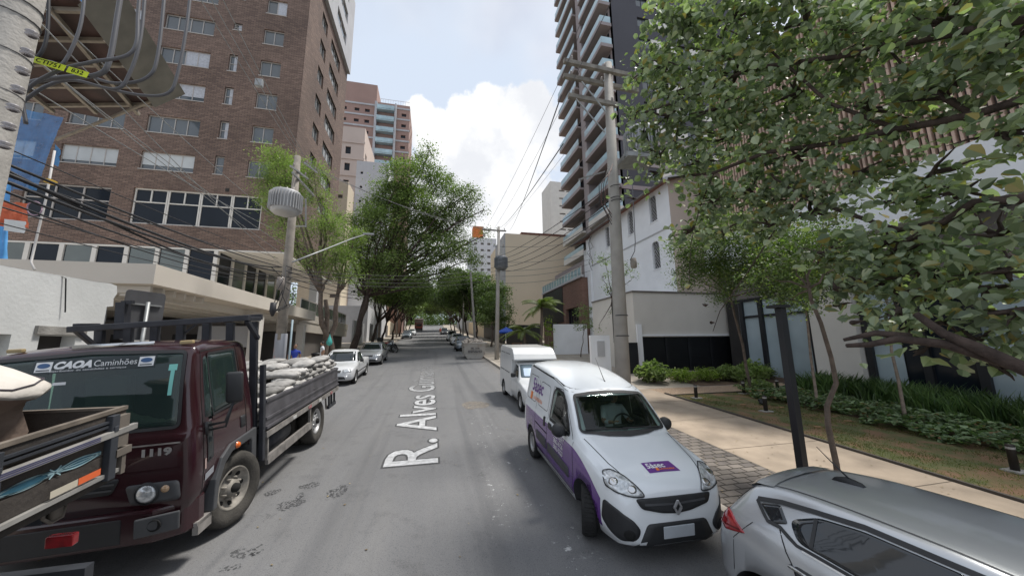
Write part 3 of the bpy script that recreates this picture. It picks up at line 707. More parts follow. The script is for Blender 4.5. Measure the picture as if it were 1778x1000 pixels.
    for i in range(26): d.bar((11.5, 17.44, 1.1 + i * .08), (17.8, 17.44, 1.1 + i * .08), .045, .02)
    d.build('garage_door', M_BLACKM, t)
house()

def modern():
    t = thing('modern_building', 'low modern building with tall glass panels and a wooden slatted upper storey behind the garden', 'building', (17.0, 3, .9))
    M_SLAT = mat('timber_slats', (.50, .36, .28), .7, var=.25, scale=2); X = 17.0
    MW = M_CREAM
    # glass storey
    ys = [-8.0, -5.5, -3, -.8, 1.3, 3.4, 5.5, 7.5, 8.75, 10.35]
    f = MB()
    for y in ys + [13.6, 14.8, 15.95, 12.35]: f.box(X - .12, X + .1, y - .11, y + .11, .1, 5.05)
    f.box(X - .09, X + .08, -8, 10.3, 5.052, 5.25); f.box(X - .09, X + .08, 12.3, 16.1, 5.052, 5.2); f.box(X - .06, X + .05, 12.5, 15.9, 4.15, 4.27)
    f.build('glazing_frame', M_BLACKM, t)
    g = MB(); g.box(X + .02, X + .04, 9.4, 16.2, .3, 5.05); g.box(X + .02, X + .04, -8, 7.5, .3, 5.05); g.build('frosted_pane', M_GLASSP, t)
    g = MB(); g.box(X + .02, X + .04, 7.6, 9.35, .3, 5.05); g.build('dark_pane', M_GLASSD, t)
    p = MB(); p.box(X - .35, X + .5, 10.5, 12.2, .3, 6.9); p.build('pillar', MW, t)
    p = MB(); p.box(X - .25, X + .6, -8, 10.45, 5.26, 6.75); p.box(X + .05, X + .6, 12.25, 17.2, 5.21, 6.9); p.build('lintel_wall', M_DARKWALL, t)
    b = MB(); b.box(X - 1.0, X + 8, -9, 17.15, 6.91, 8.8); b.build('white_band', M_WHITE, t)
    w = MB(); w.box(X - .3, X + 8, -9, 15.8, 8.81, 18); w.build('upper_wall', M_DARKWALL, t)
    s = MB(); y = -8.9
    while y < 15.8: s.box(X - .55, X - .38, y, y + .07, 8.83, 17.5); y += .17
    for z in (11.5, 14.5, 17.4): s.box(X - .375, X - .305, -8.9, 15.8, z, z + .12)
    s.build('timber_screen', M_SLAT, t)
    k = MB(); k.box(X + .1, X + 8, -8, 17.1, .1, 5.2); k.build('interior', M_DARKIN, t)
modern()

def brick_house():
    t = thing('brick_townhouse', 'brown brick townhouse with glass roof railing beside the palms', 'house', (13.4, 28.6, 2))
    X = 13.45; w = MB()
    hs = [(1.0, 4.2, 4.4, 6.4), (6.5, 9.5, 4.4, 6.2)]
    wall_holes(w, (X, 29.1, 0), (0, 1, 0), (-1, 0, 0), 11.5, 1.7, 9.0, hs, .4); w.quad((X, 29.1, 1.7), (X + 5, 29.1, 1.7), (X + 5, 29.1, 9.0), (X, 29.1, 9.0)); w.quad((X, 29.1, 9), (X + 5, 29.1, 9), (X + 5, 40.6, 9), (X, 40.6, 9)); w.quad((X, 40.6, 1.7), (X + 5, 40.6, 1.7), (X + 5, 40.6, 9), (X, 40.6, 9))
    w.build('wall', M_BRICK2, t)
    for h in hs: window(t, (X, 29.1, 0), (0, 1, 0), (-1, 0, 0), h, .4, M_BLACKM, M_GLASSD, 5, None, .07)
    p = MB(); p.box(X - .06, X - .004, 34.0, 40.6, 5.2, 8.9); p.build('dark_panel', M_BLACKM, t)
    s = MB(); s.box(X - .15, X + .1, 28.9, 40.7, 9.002, 9.2); s.build('coping', M_GREYR, t)
    r = MB()
    for i in range(15): r.bar((X - .05, 29.1 + i * .82, 9.2), (X - .05, 29.1 + i * .82, 10.0), .06)
    r.bar((X - .05, 29.0, 10.0), (X - .05, 40.7, 10.0), .07); ro = r.build('railing', M_CREAM, t)
    g = MB(); g.box(X - .045, X - .035, 29.1, 40.6, 9.25, 9.95); g.build('railing_glass', M_RAILG, ro)
    u = MB(); u.box(X + 1.6, X + 5.5, 30, 40.5, 9.01, 11.4); u.build('penthouse', M_MAUVE, t)
    l = MB(); l.box(10.3, 13.4, 28.4, 28.6, 1.7, 4.6); top_mesh(l, 'garden_wall', M_WHITE, 'plain white garden wall between the palms and the white house', 'wall')
    # dark slatted fence and gate further up
    f = MB(); z = road_z(31)
    for i in range(34): f.box(9.55, 9.6, 30 + i * .42, 30.34 + i * .42, road_z(30 + i * .42) + KH, road_z(30 + i * .42) + 2.6)
    top_mesh(f, 'slatted_fence', M_BLACKM, 'dark metal slatted fence along the right pavement beyond the palms', 'fence')
brick_house()

def far_blocks():
    # tan blank party wall
    t = thing('tan_building', 'building with a blank tan party wall behind the palms', 'building', (10.9, 52, 3))
    w = MB(); w.box(11.15, 34, 52, 66, 2.5, 20.6); w.build('wall', M_TAN, t)
    w = MB(); w.box(13.8, 34, 51.95, 66, 20.602, 20.95); w.build('roof', M_TILE, t)
    w = MB(); w.box(11.0, 11.148, 52, 60, 2.5, 20.6); w.build('side_wall', M_GREYR, t)
    def slabs(name, label, x0, x1, y0, y1, z1, m, cols, fl, zb, wm, ww, wh, side=None, cat='building', band=None, extra=None):
        t = thing(name, label, cat, ((x0 + x1) / 2, y0, road_z(y0))); w = MB()
        n = int((z1 - zb) / fl); hs = []
        for k in range(n):
            for u in cols: hs.append((u, u + ww, zb + k * fl + 1.0, zb + k * fl + 1.0 + wh))
        wall_holes(w, (x0, y0, 0), (1, 0, 0), (0, -1, 0), x1 - x0, road_z(y0) - 1, z1, hs, .3)
        sd = []
        if side is not None:
            X, Nn = (x1, (1, 0, 0)) if side > 0 else (x0, (-1, 0, 0))
            for k in range(n):
                for u in (1.5, 5.0, 8.5):
                    if u + 1.5 < y1 - y0: sd.append((u, u + 1.4, zb + k * fl + 1.0, zb + k * fl + 2.3))
            wall_holes(w, (X, y0, 0), (0, 1, 0), Nn, y1 - y0, road_z(y0) - 1, z1, sd, .3)
            Xo = x0 if side > 0 else x1; w.quad((Xo, y0, 0), (Xo, y1, 0), (Xo, y1, z1), (Xo, y0, z1))
        else:
            w.quad((x0, y0, 0), (x0, y1, 0), (x0, y1, z1), (x0, y0, z1)); w.quad((x1, y0, 0), (x1, y1, 0), (x1, y1, z1), (x1, y0, z1))
        w.quad((x0, y0, z1), (x1, y0, z1), (x1, y1, z1), (x0, y1, z1)); w.quad((x0, y1, 0), (x1, y1, 0), (x1, y1, z1), (x0, y1, z1))
        w.build('wall', m, t)
        for h in hs:
            g = MB(); g.quad((x0 + h[0], y0 + .28, h[2]), (x0 + h[1], y0 + .28, h[2]), (x0 + h[1], y0 + .28, h[3]), (x0 + h[0], y0 + .28, h[3])); g.build('window', wm, t)
        for h in sd:
            g = MB(); xx = X - .28 * Nn[0]; g.quad((xx, y0 + h[0], h[2]), (xx, y0 + h[1], h[2]), (xx, y0 + h[1], h[3]), (xx, y0 + h[0], h[3])); g.build('window', wm, t)
        if band:
            b = MB()
            for k in range(n + 1): b.box(x0 - .15, x1 + .15, y0 - .18, y0 - .003, zb + k * fl - .2, zb + k * fl + .25)
            b.build('floor_band', band, t)
        if extra: extra(t)
        return t
    M_RED = mat('reddish_render', (.33, .215, .18), .85, var=.08, scale=.2); M_PINK = mat('pink_beige_render', (.56, .46, .40), .85, var=.05, scale=.3)
    M_PALE = mat('pale_render', (.62, .62, .64), .85, var=.05); M_YEL = mat('yellow_cream_render', (.62, .53, .40), .85, var=.06)
    def red_extra(t):
        g = MB()
        for k in range(15):
            z = 66 - k * 3.2; g.box(-15.6, -11.2, 88.6, 89.9, z - .5, z - .2)
            g.box(-15.6, -11.2, 88.5, 88.6, z - .2, z + .8)
        g.build('glass_balcony', M_RAILG, t)
        g = MB(); g.box(-16.2, -15.65, 88.8, 89.98, 20, 67.8); g.box(-11.15, -10.7, 88.8, 89.98, 20, 67.8); g.build('balcony_pier', M_GREYR, t)
        g = MB(); g.box(-24, -16.1, 90.5, 100, 68.42, 73.8); g.build('water_tank_block', M_RED, t)
        g = MB()
        for i in range(12): g.bar((-15 + i * .65, 90.1, 68.4), (-15 + i * .65, 90.1, 69.6), .06)
        g.bar((-15, 90.1, 69.6), (-7.4, 90.1, 69.6), .08); g.build('roof_railing', M_PALE, t)
    slabs('brick_red_tower', 'distant reddish tower with a strip of glass balconies, tallest above the trees on the left', -26, -7.3, 90, 102, 68.4, M_RED, (1.5, 4.6, 7.2, 16.6), 3.2, 16, M_GLASSD, 1.2, .9, side=1, band=M_GREYR, extra=red_extra)
    slabs('pink_beige_tower', 'pink-beige apartment block standing just in front of the distant reddish tower', -24, -14.3, 70, 82, 47.4, M_PINK, (4.4, 6.2), 3.6, 8, M_GLASSD, 1.0, 1.6, side=1, band=M_PINK)
    slabs('white_block', 'narrow white block with three tiny windows below the pink-beige apartment block', -13.3, -8, 60, 66, 34.8, M_PALE, (.7,), 2.6, 8, M_GLASSD, .4, .45)
    slabs('cream_block', 'cream low block showing beside the edge of the brown brick tower', -19, -13.2, 55, 59, 28.4, M_YEL, (4.3,), 3.1, 6, M_DARKWALL, .8, .6)
    slabs('slender_cream_tower', 'slender cream tower far behind the dark high-rise balconies', 40.3, 50, 110, 120, 61, M_CREAM, (3.2, 6.0), 2.9, 10, M_DARKWALL, 2.2, .55)
    def tank(t):
        g = MB(); g.box(17.5, 22, 151, 156, 51.2, 57); g.build('orange_water_tank', mat('orange_paint', (.55, .16, .04), .7, var=.3), t)
    slabs('small_white_block', 'far white block with an orange rooftop tank at the end of the street', 15.8, 28, 150, 160, 51.2, M_PALE, (2, 5, 8), 3.0, 20, M_DARKWALL, 1.4, 1.0, extra=tank)
    # low street-side walls and houses seen under the left trees
    g = MB(); g.box(-9.0, -8.8, 43.6, 50, 2.8, 6.0); top_mesh(g, 'grey_wall', M_GREYR, 'plain grey boundary wall seen between the two left tree trunks', 'wall')
    t = thing('street_house', 'low pale house front behind the parked motorcycles', 'house', (-9, 52, 3.5)); w = MB(); w.box(-16, -8.6, 51, 66, 3, 8.5); w.build('wall', M_PALE, t)
    w = MB(); w.box(-8.598, -8.55, 53, 55.5, 3.6, 6.2); w.build('gate', M_BLACKM, t)
    w = MB(); w.box(-8.598, -8.55, 58, 61, 3.9, 6.4); w.build('gate', M_DARKWALL, t)
    t = thing('street_house', 'beige house front further up the left pavement', 'house', (-9, 70, 4.7)); w = MB(); w.box(-16, -8.8, 68, 92, 4, 8.4); w.build('wall', M_TAN, t)
    w = MB(); w.box(-8.798, -8.75, 71, 76, 4.9, 7.2); w.build('gate', M_DARKWALL, t)
far_blocks()
def boundary(x, y0, y1, h, m, label, side):
    g = MB(); y = y0
    while y < y1: g.box(min(x, x + side * .2), max(x, x + side * .2), y, min(y + 3.98, y1), road_z(y) - .3, road_z(y + 2) + h); y += 4
    top_mesh(g, 'boundary_wall', m, label, 'wall')
boundary(9.2, 44.5, 62, 2.6, M_BLACKM, 'dark fence wall on the right pavement behind the far parked cars', 1); boundary(9.4, 62.2, 90, 2.8, M_TAN, 'tan boundary wall on the right up the hill', 1); boundary(9.4, 90.2, 132, 3.2, M_GREYR, 'grey boundary wall on the right near the crest', 1)
boundary(-9.0, 92.5, 132, 3.4, M_CREAM, 'cream boundary wall on the left near the crest', -1)
# ================================================================== VEHICLE TOOLS
def pchip(pts):
    xs = np.array([p[0] for p in pts], float); ys = np.array([p[1] for p in pts], float)
    h = np.diff(xs); d = np.diff(ys) / h; m = np.zeros(len(xs)); m[0], m[-1] = d[0], d[-1]
    for i in range(1, len(xs) - 1):
        if d[i - 1] * d[i] <= 0: m[i] = 0
        else:
            w1, w2 = 2 * h[i] + h[i - 1], h[i] + 2 * h[i - 1]; m[i] = (w1 + w2) / (w1 / d[i - 1] + w2 / d[i])
    def f(x):
        x = min(max(x, xs[0]), xs[-1]); i = int(min(max(np.searchsorted(xs, x) - 1, 0), len(xs) - 2)); t = (x - xs[i]) / h[i]
        return float(ys[i] * (2 * t**3 - 3 * t * t + 1) + h[i] * m[i] * (t**3 - 2 * t * t + t) + ys[i + 1] * (-2 * t**3 + 3 * t * t) + h[i] * m[i + 1] * (t**3 - t * t))
    return f
def loft(top, w, belt, roofw, zb, crown, n=72, tuck=.97, shoulder=.955, crease=.0):
    """closed car body: y runs from the nose (0) to the tail"""
    T, Wd, B, R, Z, C = (pchip(q) for q in (top, w, belt, roofw, zb, crown)); L = top[-1][0]
    ys = sorted(set([round(L * i / n, 4) for i in range(n + 1)] + [round(p[0], 4) for p in top] + [.02, .05, L - .02, L - .05]))
    vs = []; k = 0
    for y in ys:
        t, ww, b, r, z, c = T(y), Wd(y), B(y), R(y), Z(y), C(y); b = min(b, t - .012); e = max(t - c, b + .008); r = min(r, ww * .95)
        hb = b - z
        half = [(0, z), (.7 * ww, z), (tuck * ww * .97, z + .05), (ww * .995, z + .28 * hb), (ww * 1.005, z + .50 * hb), (ww * (1.0 + crease), z + .74 * hb), (ww * (.99 - crease), b - .055), (ww * shoulder, b),
                (ww * shoulder * .93 + r * .07, b + .10 * (e - b)), ((ww * shoulder) * .5 + r * .5, b + .52 * (e - b)), (ww * .08 + r * .93, b + .9 * (e - b)), (r, e), (r - .035, e + .30 * c), (r * .80, t - .38 * c), (r * .45, t - .10 * c), (0, t)]
        ring = [(x, y, zz) for x, zz in half] + [(-x, y, zz) for x, zz in half[-2:0:-1]]; k = len(ring); vs += ring
    fs = [(i * k + j, i * k + (j + 1) % k, (i + 1) * k + (j + 1) % k, (i + 1) * k + j) for i in range(len(ys) - 1) for j in range(k)]
    nv = len(vs); y0, y1 = ys[0], ys[-1]
    vs += [(0, y0 - .015, (T(y0) + Z(y0)) / 2), (0, y1 + .01, (T(y1) + Z(y1)) / 2)]
    fs += [(nv, (j + 1) % k, j) for j in range(k)] + [(nv + 1, (len(ys) - 1) * k + j, (len(ys) - 1) * k + (j + 1) % k) for j in range(k)]
    me = bpy.data.meshes.new('body'); me.from_pydata(vs, [], fs)
    bm = bmesh.new(); bm.from_mesh(me); bmesh.ops.recalc_face_normals(bm, faces=bm.faces); bm.to_mesh(me); bm.free(); return me
def bvh_of(me):
    bm = bmesh.new(); bm.from_mesh(me); t = BVHTree.FromBMesh(bm); bm.free(); return t
def cut(me, cutters, inner_mat=1):
    """boolean differences; the cut faces take material slot inner_mat"""
    o = bpy.data.objects.new('tmp', me); COL.objects.link(o); dum = bpy.data.materials.get('dummy_a') or bpy.data.materials.new('dummy_a')
    dumb = bpy.data.materials.get('dummy_b') or bpy.data.materials.new('dummy_b'); me.materials.append(dum); me.materials.append(dumb); kill = [o]
    for c in cutters:
        cm = bpy.data.meshes.new('c'); cm.from_pydata([tuple(p) for p in c.v], [], c.f)
        bm = bmesh.new(); bm.from_mesh(cm); bmesh.ops.recalc_face_normals(bm, faces=bm.faces); bm.to_mesh(cm); bm.free(); cm.materials.append(dumb)
        co = bpy.data.objects.new('cut', cm); COL.objects.link(co); kill.append(co)
        md = o.modifiers.new('b', 'BOOLEAN'); md.operation = 'DIFFERENCE'; md.object = co; md.solver = 'EXACT'; md.material_mode = 'TRANSFER'
    dg = bpy.context.evaluated_depsgraph_get(); dg.update(); new = bpy.data.meshes.new_from_object(o.evaluated_get(dg))
    idx = [1 if (new.materials[p.material_index] is dumb) else 0 for p in new.polygons] if len(new.materials) > 1 else [0] * len(new.polygons)
    new.materials.clear(); new.polygons.foreach_set('material_index', idx)
    for k in kill: bpy.data.objects.remove(k)
    return new
def cyl_cut(y, z, r, x0, x1, seg=28): return MB().lathe([(0.0001, x0), (r, x0), (r, x1), (0.0001, x1)], seg, 'x', (0, y, z))
def round_poly(P, r=.04, n=4):
    out = []; N = len(P)
    for i in range(N):
        a, b, c = Vector((*P[i - 1], 0)), Vector((*P[i], 0)), Vector((*P[(i + 1) % N], 0)); d1, d2 = (a - b), (c - b)
        k = min(r, d1.length * .45, d2.length * .45); p, q = b + d1.normalized() * k, b + d2.normalized() * k
        for j in range(n + 1):
            t = j / n; v = p * (1 - t)**2 + b * 2 * t * (1 - t) + q * t * t; out.append((v.x, v.y))
    return out
DIRS = {'x-': ((-3, 0, 0), (0, 1, 0), (0, 0, 1), (1, 0, 0)), 'x+': ((3, 0, 0), (0, 1, 0), (0, 0, 1), (-1, 0, 0)), 'y-': ((0, -3, 0), (1, 0, 0), (0, 0, 1), (0, 1, 0)), 'y+': ((0, 9, 0), (1, 0, 0), (0, 0, 1), (0, -1, 0)), 'z': ((0, 0, 5), (1, 0, 0), (0, 1, 0), (0, 0, -1))}
def caster(bvh, ax, off):
    if isinstance(ax, str): o, a, b, d = (Vector(q) for q in DIRS[ax])
    else:
        d = -Vector(ax[1]).normalized(); o = Vector(ax[0]) - d * 3; a = Vector(ax[2]); a = (a - d * a.dot(d)).normalized(); b = d.cross(a) if d.cross(a).z > 0 else a.cross(d)
    last = [None]
    def f(p, e=0.0):
        q = o + a * p[0] + b * p[1]; h, n, i, dist = bvh.ray_cast(q, d)
        if h is None:
            h2, n2, i2, d2 = bvh.find_nearest(q + d * (last[0] if last[0] else 3)); return h2 + n2 * (off + e)
        last[0] = dist
        if n.dot(d) > 0: n = -n
        return h + n * (off + e)
    return f
def patch(bvh, ax, poly, off=.004, rings=5, edge=True, mb=None, mi=0):
    """a shell that lies on the body inside the outline"""
    q_ = []
    for a_, b_ in zip(poly, poly[1:] + poly[:1]):
        k_ = max(1, int(math.hypot(b_[0] - a_[0], b_[1] - a_[1]) / .07)); q_ += [(a_[0] + (b_[0] - a_[0]) * i_ / k_, a_[1] + (b_[1] - a_[1]) * i_ / k_) for i_ in range(k_)]
    poly = q_
    mb = mb or MB(); f = caster(bvh, ax, off); N = len(poly); cx = sum(p[0] for p in poly) / N; cy = sum(p[1] for p in poly) / N
    vs = []
    if edge: vs += [f(p, -off - .012) for p in poly]
    for k in range(rings):
        s = 1 - k / rings; vs += [f((cx + (p[0] - cx) * s, cy + (p[1] - cy) * s)) for p in poly]
    c = len(vs); vs.append(f((cx, cy))); R = rings + (1 if edge else 0)
    fs = [(k * N + j, k * N + (j + 1) % N, (k + 1) * N + (j + 1) % N, (k + 1) * N + j) for k in range(R - 1) for j in range(N)] + [((R - 1) * N + j, (R - 1) * N + (j + 1) % N, c) for j in range(N)]
    return mb.add(vs, fs, mi)
def strip(bvh, ax, pts, w, off=.003, mb=None, step=.06, mi=0):
    """a thin line on the body (panel gap, moulding)"""
    mb = mb or MB(); f = caster(bvh, ax, off); P = [Vector((*pts[0], 0))]
    for a, b in zip(pts, pts[1:]):
        a, b = Vector((*a, 0)), Vector((*b, 0)); n = max(1, int((b - a).length / step))
        P += [a.lerp(b, (i + 1) / n) for i in range(n)]
    L = []; R = []
    for i, p in enumerate(P):
        d = (P[min(i + 1, len(P) - 1)] - P[max(i - 1, 0)]).normalized(); nn = Vector((-d.y, d.x, 0)) * w / 2
        L.append(f(((p + nn).x, (p + nn).y))); R.append(f(((p - nn).x, (p - nn).y)))
    n = len(P); return mb.add(L + R, [(i, i + 1, n + i + 1, n + i) for i in range(n - 1)], mi)
def text_on(bvh, ax, s, size, org, ang=0, off=.004, mb=None, flip=False, **k):
    mb = mb or MB(); f = caster(bvh, ax, off); vs, fs = text_mesh(s, size, **k); ca, sa = math.cos(ang), math.sin(ang); q = -1 if flip else 1
    return mb.add([f((org[0] + q * (v.x * ca - v.y * sa), org[1] + v.x * sa + v.y * ca)) for v in vs], fs)
def lbuild(mb, name, m, parent, smooth=True, fix=True, **k): return mb.build(name, m, parent, smooth, world=False, fix=fix, **k)

M_TYRE = mat('tyre_rubber', (.018, .018, .018), .85, var=.3, scale=6, bump=.4, bscale=60)
M_TYRE_D = mat('dusty_tyre', (.050, .046, .040), .95, var=.35, scale=5, bump=.5, bscale=50)
M_RIMG = mat('steel_rim_silver', (.42, .42, .42), .4, .6, var=.1)
M_RIMD = mat('dirty_steel_rim', (.26, .24, .21), .7, .2, var=.35, scale=9)
M_PLAST = mat('black_plastic', (.022, .023, .025), .55, var=.15, scale=6, bump=.15, bscale=150)
M_PLASTG = mat('grey_plastic', (.06, .062, .066), .6, var=.15, scale=5)
M_GAP = mat('panel_gap', (.008, .008, .008), .9)
M_CARGL = glass_mat('car_glass', (.012, .016, .017), .03)
M_CHROME = mat('chrome', (.62, .62, .62), .18, 1.0, var=.05)
M_LAMPC = mat('lamp_lens', (.55, .57, .58), .12, .35, var=.35, scale=26, coat=.6)
M_LAMPR = mat('red_lamp_lens', (.30, .008, .012), .1, 0, var=.45, scale=14, coat=.8)
M_LAMPO = mat('orange_lamp_lens', (.75, .16, .02), .2, 0, var=.2, coat=.5)
def paint(name, col, rough=.28, metal=0.0, coat=.6): return mat(name, col, rough, metal, var=.035, scale=1.5, coat=coat)

def wheel(parent, x, y, r=.31, w=.19, steer=0.0, holes=8, rim_m=None, tyre_m=None, rr=.64, truck=False, name='wheel'):
    """wheel > rim; outer face towards the side x points to"""
    s = 1 if x > 0 else -1; h = w / 2
    prof = [(r * rr, -h * .75), (r * .80, -h * .98), (r * .93, -h), (r * .985, -h * .80), (r, -h * .55), (r, h * .55), (r * .985, h * .80), (r * .93, h), (r * .80, h * .98), (r * rr, h * .75), (r * rr * .97, h * .5), (r * rr * .97, -h * .5), (r * rr, -h * .75)]
    mb = MB().lathe(prof, 36, 'x')
    for k in range(36 if r > .28 else 0):
        a = 2 * math.pi * k / 36; c, d = math.cos(a), math.sin(a)
        mb.bar((-h * .62, c * r * .998, d * r * .998), (h * .62, math.cos(a + .05) * r * .998, math.sin(a + .05) * r * .998), .012, .006)
    o = lbuild(mb, name, tyre_m or M_TYRE, parent, fix=False); o.location = (x, y, r); o.rotation_euler = (0, 0, steer)
    rb = MB(); R = r * rr; dep = h * (.55 if truck else .35)
    rb.lathe([(R * 1.0, s * h * .70), (R * .93, s * h * .80), (R * .88, s * h * .62), (R * .80, s * dep * .6), (R * .60, s * (dep * .2 if truck else dep * 1.1)), (R * .42, s * (dep * .4 if truck else dep * 1.2)), (R * .36, s * (dep * 1.3)), (.001, s * dep * 1.4)], 30, 'x')
    for k in range(holes):
        a = 2 * math.pi * k / holes; rad_ = R * .71; c, d = math.cos(a) * rad_, math.sin(a) * rad_
        M = Matrix.Translation((s * (dep * .62 if not truck else dep * .48), c, d)) @ Matrix.Rotation(a, 4, 'X')
        rb.lathe([(.001, s * .012), (R * .085, s * .010), (R * .10, -s * .02)], 10, 'x', M=M @ Matrix.Diagonal((1, 1.15, 1.5 if not truck else 1.1, 1)), mi=1)
    if truck:
        for k in range(8):
            a = 2 * math.pi * (k + .5) / 8; c, d = math.cos(a) * R * .47, math.sin(a) * R * .47; rb.lathe([(.001, s * dep * 1.0), (R * .055, s * dep * .95), (R * .06, 0)], 6, 'x', (s * dep * .25, c, d))
        rb.lathe([(.001, s * dep * 2.1), (R * .20, s * dep * 2.0), (R * .24, s * dep * .6)], 14, 'x', mi=1)
    ro = lbuild(rb, 'rim', [rim_m or M_RIMG, M_GAP], o, fix=False)
    return o
def vmat_place(name, label, cat, x, y, rotz=0.0, group=None, roll=0.0, dz=0.0, slope=None):
    sl = GR if slope is None else slope
    return thing(name, label, cat, (x, y, road_z(y) + dz), rotz, group, tilt=math.atan(sl), roll=roll)
def white_purple():
    m = mat('van_paint', (.76, .79, .81), .25, 0, var=.02, scale=1.5, coat=.6)
    nt, N, L, b = nodes_of(m); prev = b.inputs['Base Color'].links[0].from_socket
    tc = N.new('ShaderNodeTexCoord'); sp = N.new('ShaderNodeSeparateXYZ'); L.new(tc.outputs['Object'], sp.inputs[0])
    def mth(op, a, c):
        n = N.new('ShaderNodeMath'); n.operation = op
        for i, v in enumerate((a, c)):
            if isinstance(v, (int, float)): n.inputs[i].default_value = v
            else: L.new(v, n.inputs[i])
        return n.outputs[0]
    X, Y, Z = sp.outputs[0], sp.outputs[1], sp.outputs[2]
    # upper edge of the purple band: level along the doors, a swoop down over the front wheel
    edge = mth('SUBTRACT', .985, mth('MULTIPLY', mth('POWER', mth('MAXIMUM', mth('SUBTRACT', 1.25, Y), 0), 2.0), .42))
    inside = mth('MULTIPLY', mth('LESS_THAN', Z, edge), mth('GREATER_THAN', mth('ABSOLUTE', X, 0), .70))
    inside = mth('MULTIPLY', inside, mth('GREATER_THAN', Y, .36)); inside = mth('MULTIPLY', inside, mth('LESS_THAN', Y, 4.0)); inside = mth('MULTIPLY', inside, mth('GREATER_THAN', Z, .33))
    mx = N.new('ShaderNodeMix'); mx.data_type = 'RGBA'; L.new(inside, mx.inputs[0]); L.new(prev, mx.inputs[6]); mx.inputs[7].default_value = (.115, .035, .23, 1); L.new(mx.outputs[2], b.inputs['Base Color'])
    return m
def kangoo():
    t = vmat_place('delivery_van', 'white delivery van with a purple lower side and laundry lettering, parked facing the camera', 'van', 2.86, 3.93, rotz=rad(-1.3))
    P = white_purple()
    top = [(0, .56), (.02, .70), (.06, .82), (.14, .90), (.3, .975), (.6, 1.065), (.95, 1.14), (1.12, 1.175), (1.2, 1.24), (1.45, 1.46), (1.65, 1.62), (1.80, 1.705), (2.0, 1.775), (2.4, 1.86), (3.0, 1.93), (3.7, 1.95), (4.05, 1.92), (4.2, 1.80), (4.25, 1.4), (4.28, 1.0), (4.3, .6)]
    w = [(0, .52), (.03, .60), (.10, .68), (.22, .745), (.45, .80), (1.0, .83), (3.5, .83), (4.1, .81), (4.3, .75)]
    belt = [(0, .50), (.03, .62), (.10, .78), (.25, .89), (.5, .95), (1.0, 1.02), (1.3, 1.06), (4.2, 1.10), (4.3, .58)]
    rw = [(0, .42), (.1, .58), (.3, .66), (.7, .69), (1.1, .72), (1.3, .715), (1.7, .665), (2.1, .65), (4.0, .66), (4.3, .6)]
    zb = [(0, .26), (.15, .20), (1.3, .20), (3.1, .20), (4.2, .27), (4.3, .32)]
    cr = [(0, .03), (.1, .06), (.5, .08), (1.1, .06), (1.6, .05), (2.2, .09), (4.0, .10), (4.3, .05)]
    me0 = loft(top, w, belt, rw, zb, cr, 82); bv = bvh_of(me0)
    WY, RY = .81, 3.52
    cuts = [cyl_cut(WY, .30, .375, s * .52, s * 1.2) for s in (-1, 1)] + [cyl_cut(RY, .30, .36, s * .56, s * 1.2) for s in (-1, 1)]
    cab = MB().prism([(1.22, .55), (1.30, 1.20), (1.68, 1.56), (2.75, 1.66), (2.75, .45), (1.5, .40)], -.60, .60, 'x')
    cab2 = MB().prism([(-.60, 1.20), (.60, 1.20), (.56, 1.60), (-.56, 1.60)], 1.0, 1.9, 'y')
    side = [(1.44, 1.12), (1.86, 1.55), (2.20, 1.59), (2.26, 1.12)]
    cab3 = MB().prism(side, -1.2, 1.2, 'x')
    me = cut(me0, cuts + [cab, cab2, cab3]); body = link_mesh('body', me, [P, M_PLAST], t, True)
    ws = round_poly([(-.685, 1.185), (-.35, 1.165), (0, 1.16), (.35, 1.165), (.685, 1.185), (.60, 1.605), (.3, 1.635), (0, 1.645), (-.3, 1.635), (-.60, 1.605)], .05)
    G = glass_mat('windscreen_glass', (.03, .045, .04), .03, alpha=.93, tint=(.70, .82, .76))
    lbuild(patch(bv, 'y-', ws, .010, 9), 'windscreen', G, t)
    gk = MB()
    for i in range(len(ws)): pass
    strip(bv, 'y-', ws + [ws[0]], .035, .014, gk); lbuild(gk, 'windscreen_seal', M_PLAST, t)
    for sx in ('x-', 'x+'):
        wp = round_poly([(1.36, 1.085), (1.66, 1.40), (1.88, 1.60), (2.24, 1.635), (2.33, 1.55), (2.34, 1.085)], .06)
        so = lbuild(patch(bv, sx, wp, .004, 5), 'side_window', G, t)
        g = strip(bv, sx, wp + [wp[0]], .045, .007); lbuild(g, 'seal', M_PLAST, so)
        vt = round_poly([(2.50, 1.16), (2.53, 1.60), (3.10, 1.62), (3.14, 1.16)], .08); g = strip(bv, sx, vt + [vt[0]], .012, .002)
        vt = round_poly([(3.30, 1.16), (3.32, 1.66), (3.95, 1.66), (4.0, 1.16)], .08); strip(bv, sx, vt + [vt[0]], .012, .002, g); lbuild(g, 'pressed_panel', M_PLASTG, t)
        g = MB(); strip(bv, sx, [(1.20, 1.05), (1.14, .60), (1.26, .30), (2.38, .28), (2.42, .6), (2.42, 1.2), (2.36, 1.64), (1.95, 1.655), (1.62, 1.42), (1.24, 1.07)], .010, .003, g)
        strip(bv, sx, [(2.42, .8), (3.22, .82)], .02, .003, g); strip(bv, sx, [(3.20, 1.62), (3.22, .7), (3.14, .62)], .010, .003, g); lbuild(g, 'door_gap', M_GAP, t)
        g = patch(bv, sx, round_poly([(1.32, .50), (2.36, .52), (2.36, .68), (1.32, .64)], .03), .012, 3); patch(bv, sx, round_poly([(2.46, .52), (3.08, .54), (3.08, .70), (2.46, .69)], .03), .012, 3, mb=g); lbuild(g, 'door_moulding', M_PLASTG, t)
        g = MB(); s = -1 if sx == 'x-' else 1
        g.box(s * .845 - .015, s * .845 + .015, 2.16, 2.32, .96, 1.0) ; lbuild(patch(bv, sx, round_poly([(2.14, .93), (2.34, .93), (2.34, 1.03), (2.14, 1.03)], .03), .010, 3), 'door_handle', M_PLAST, t)
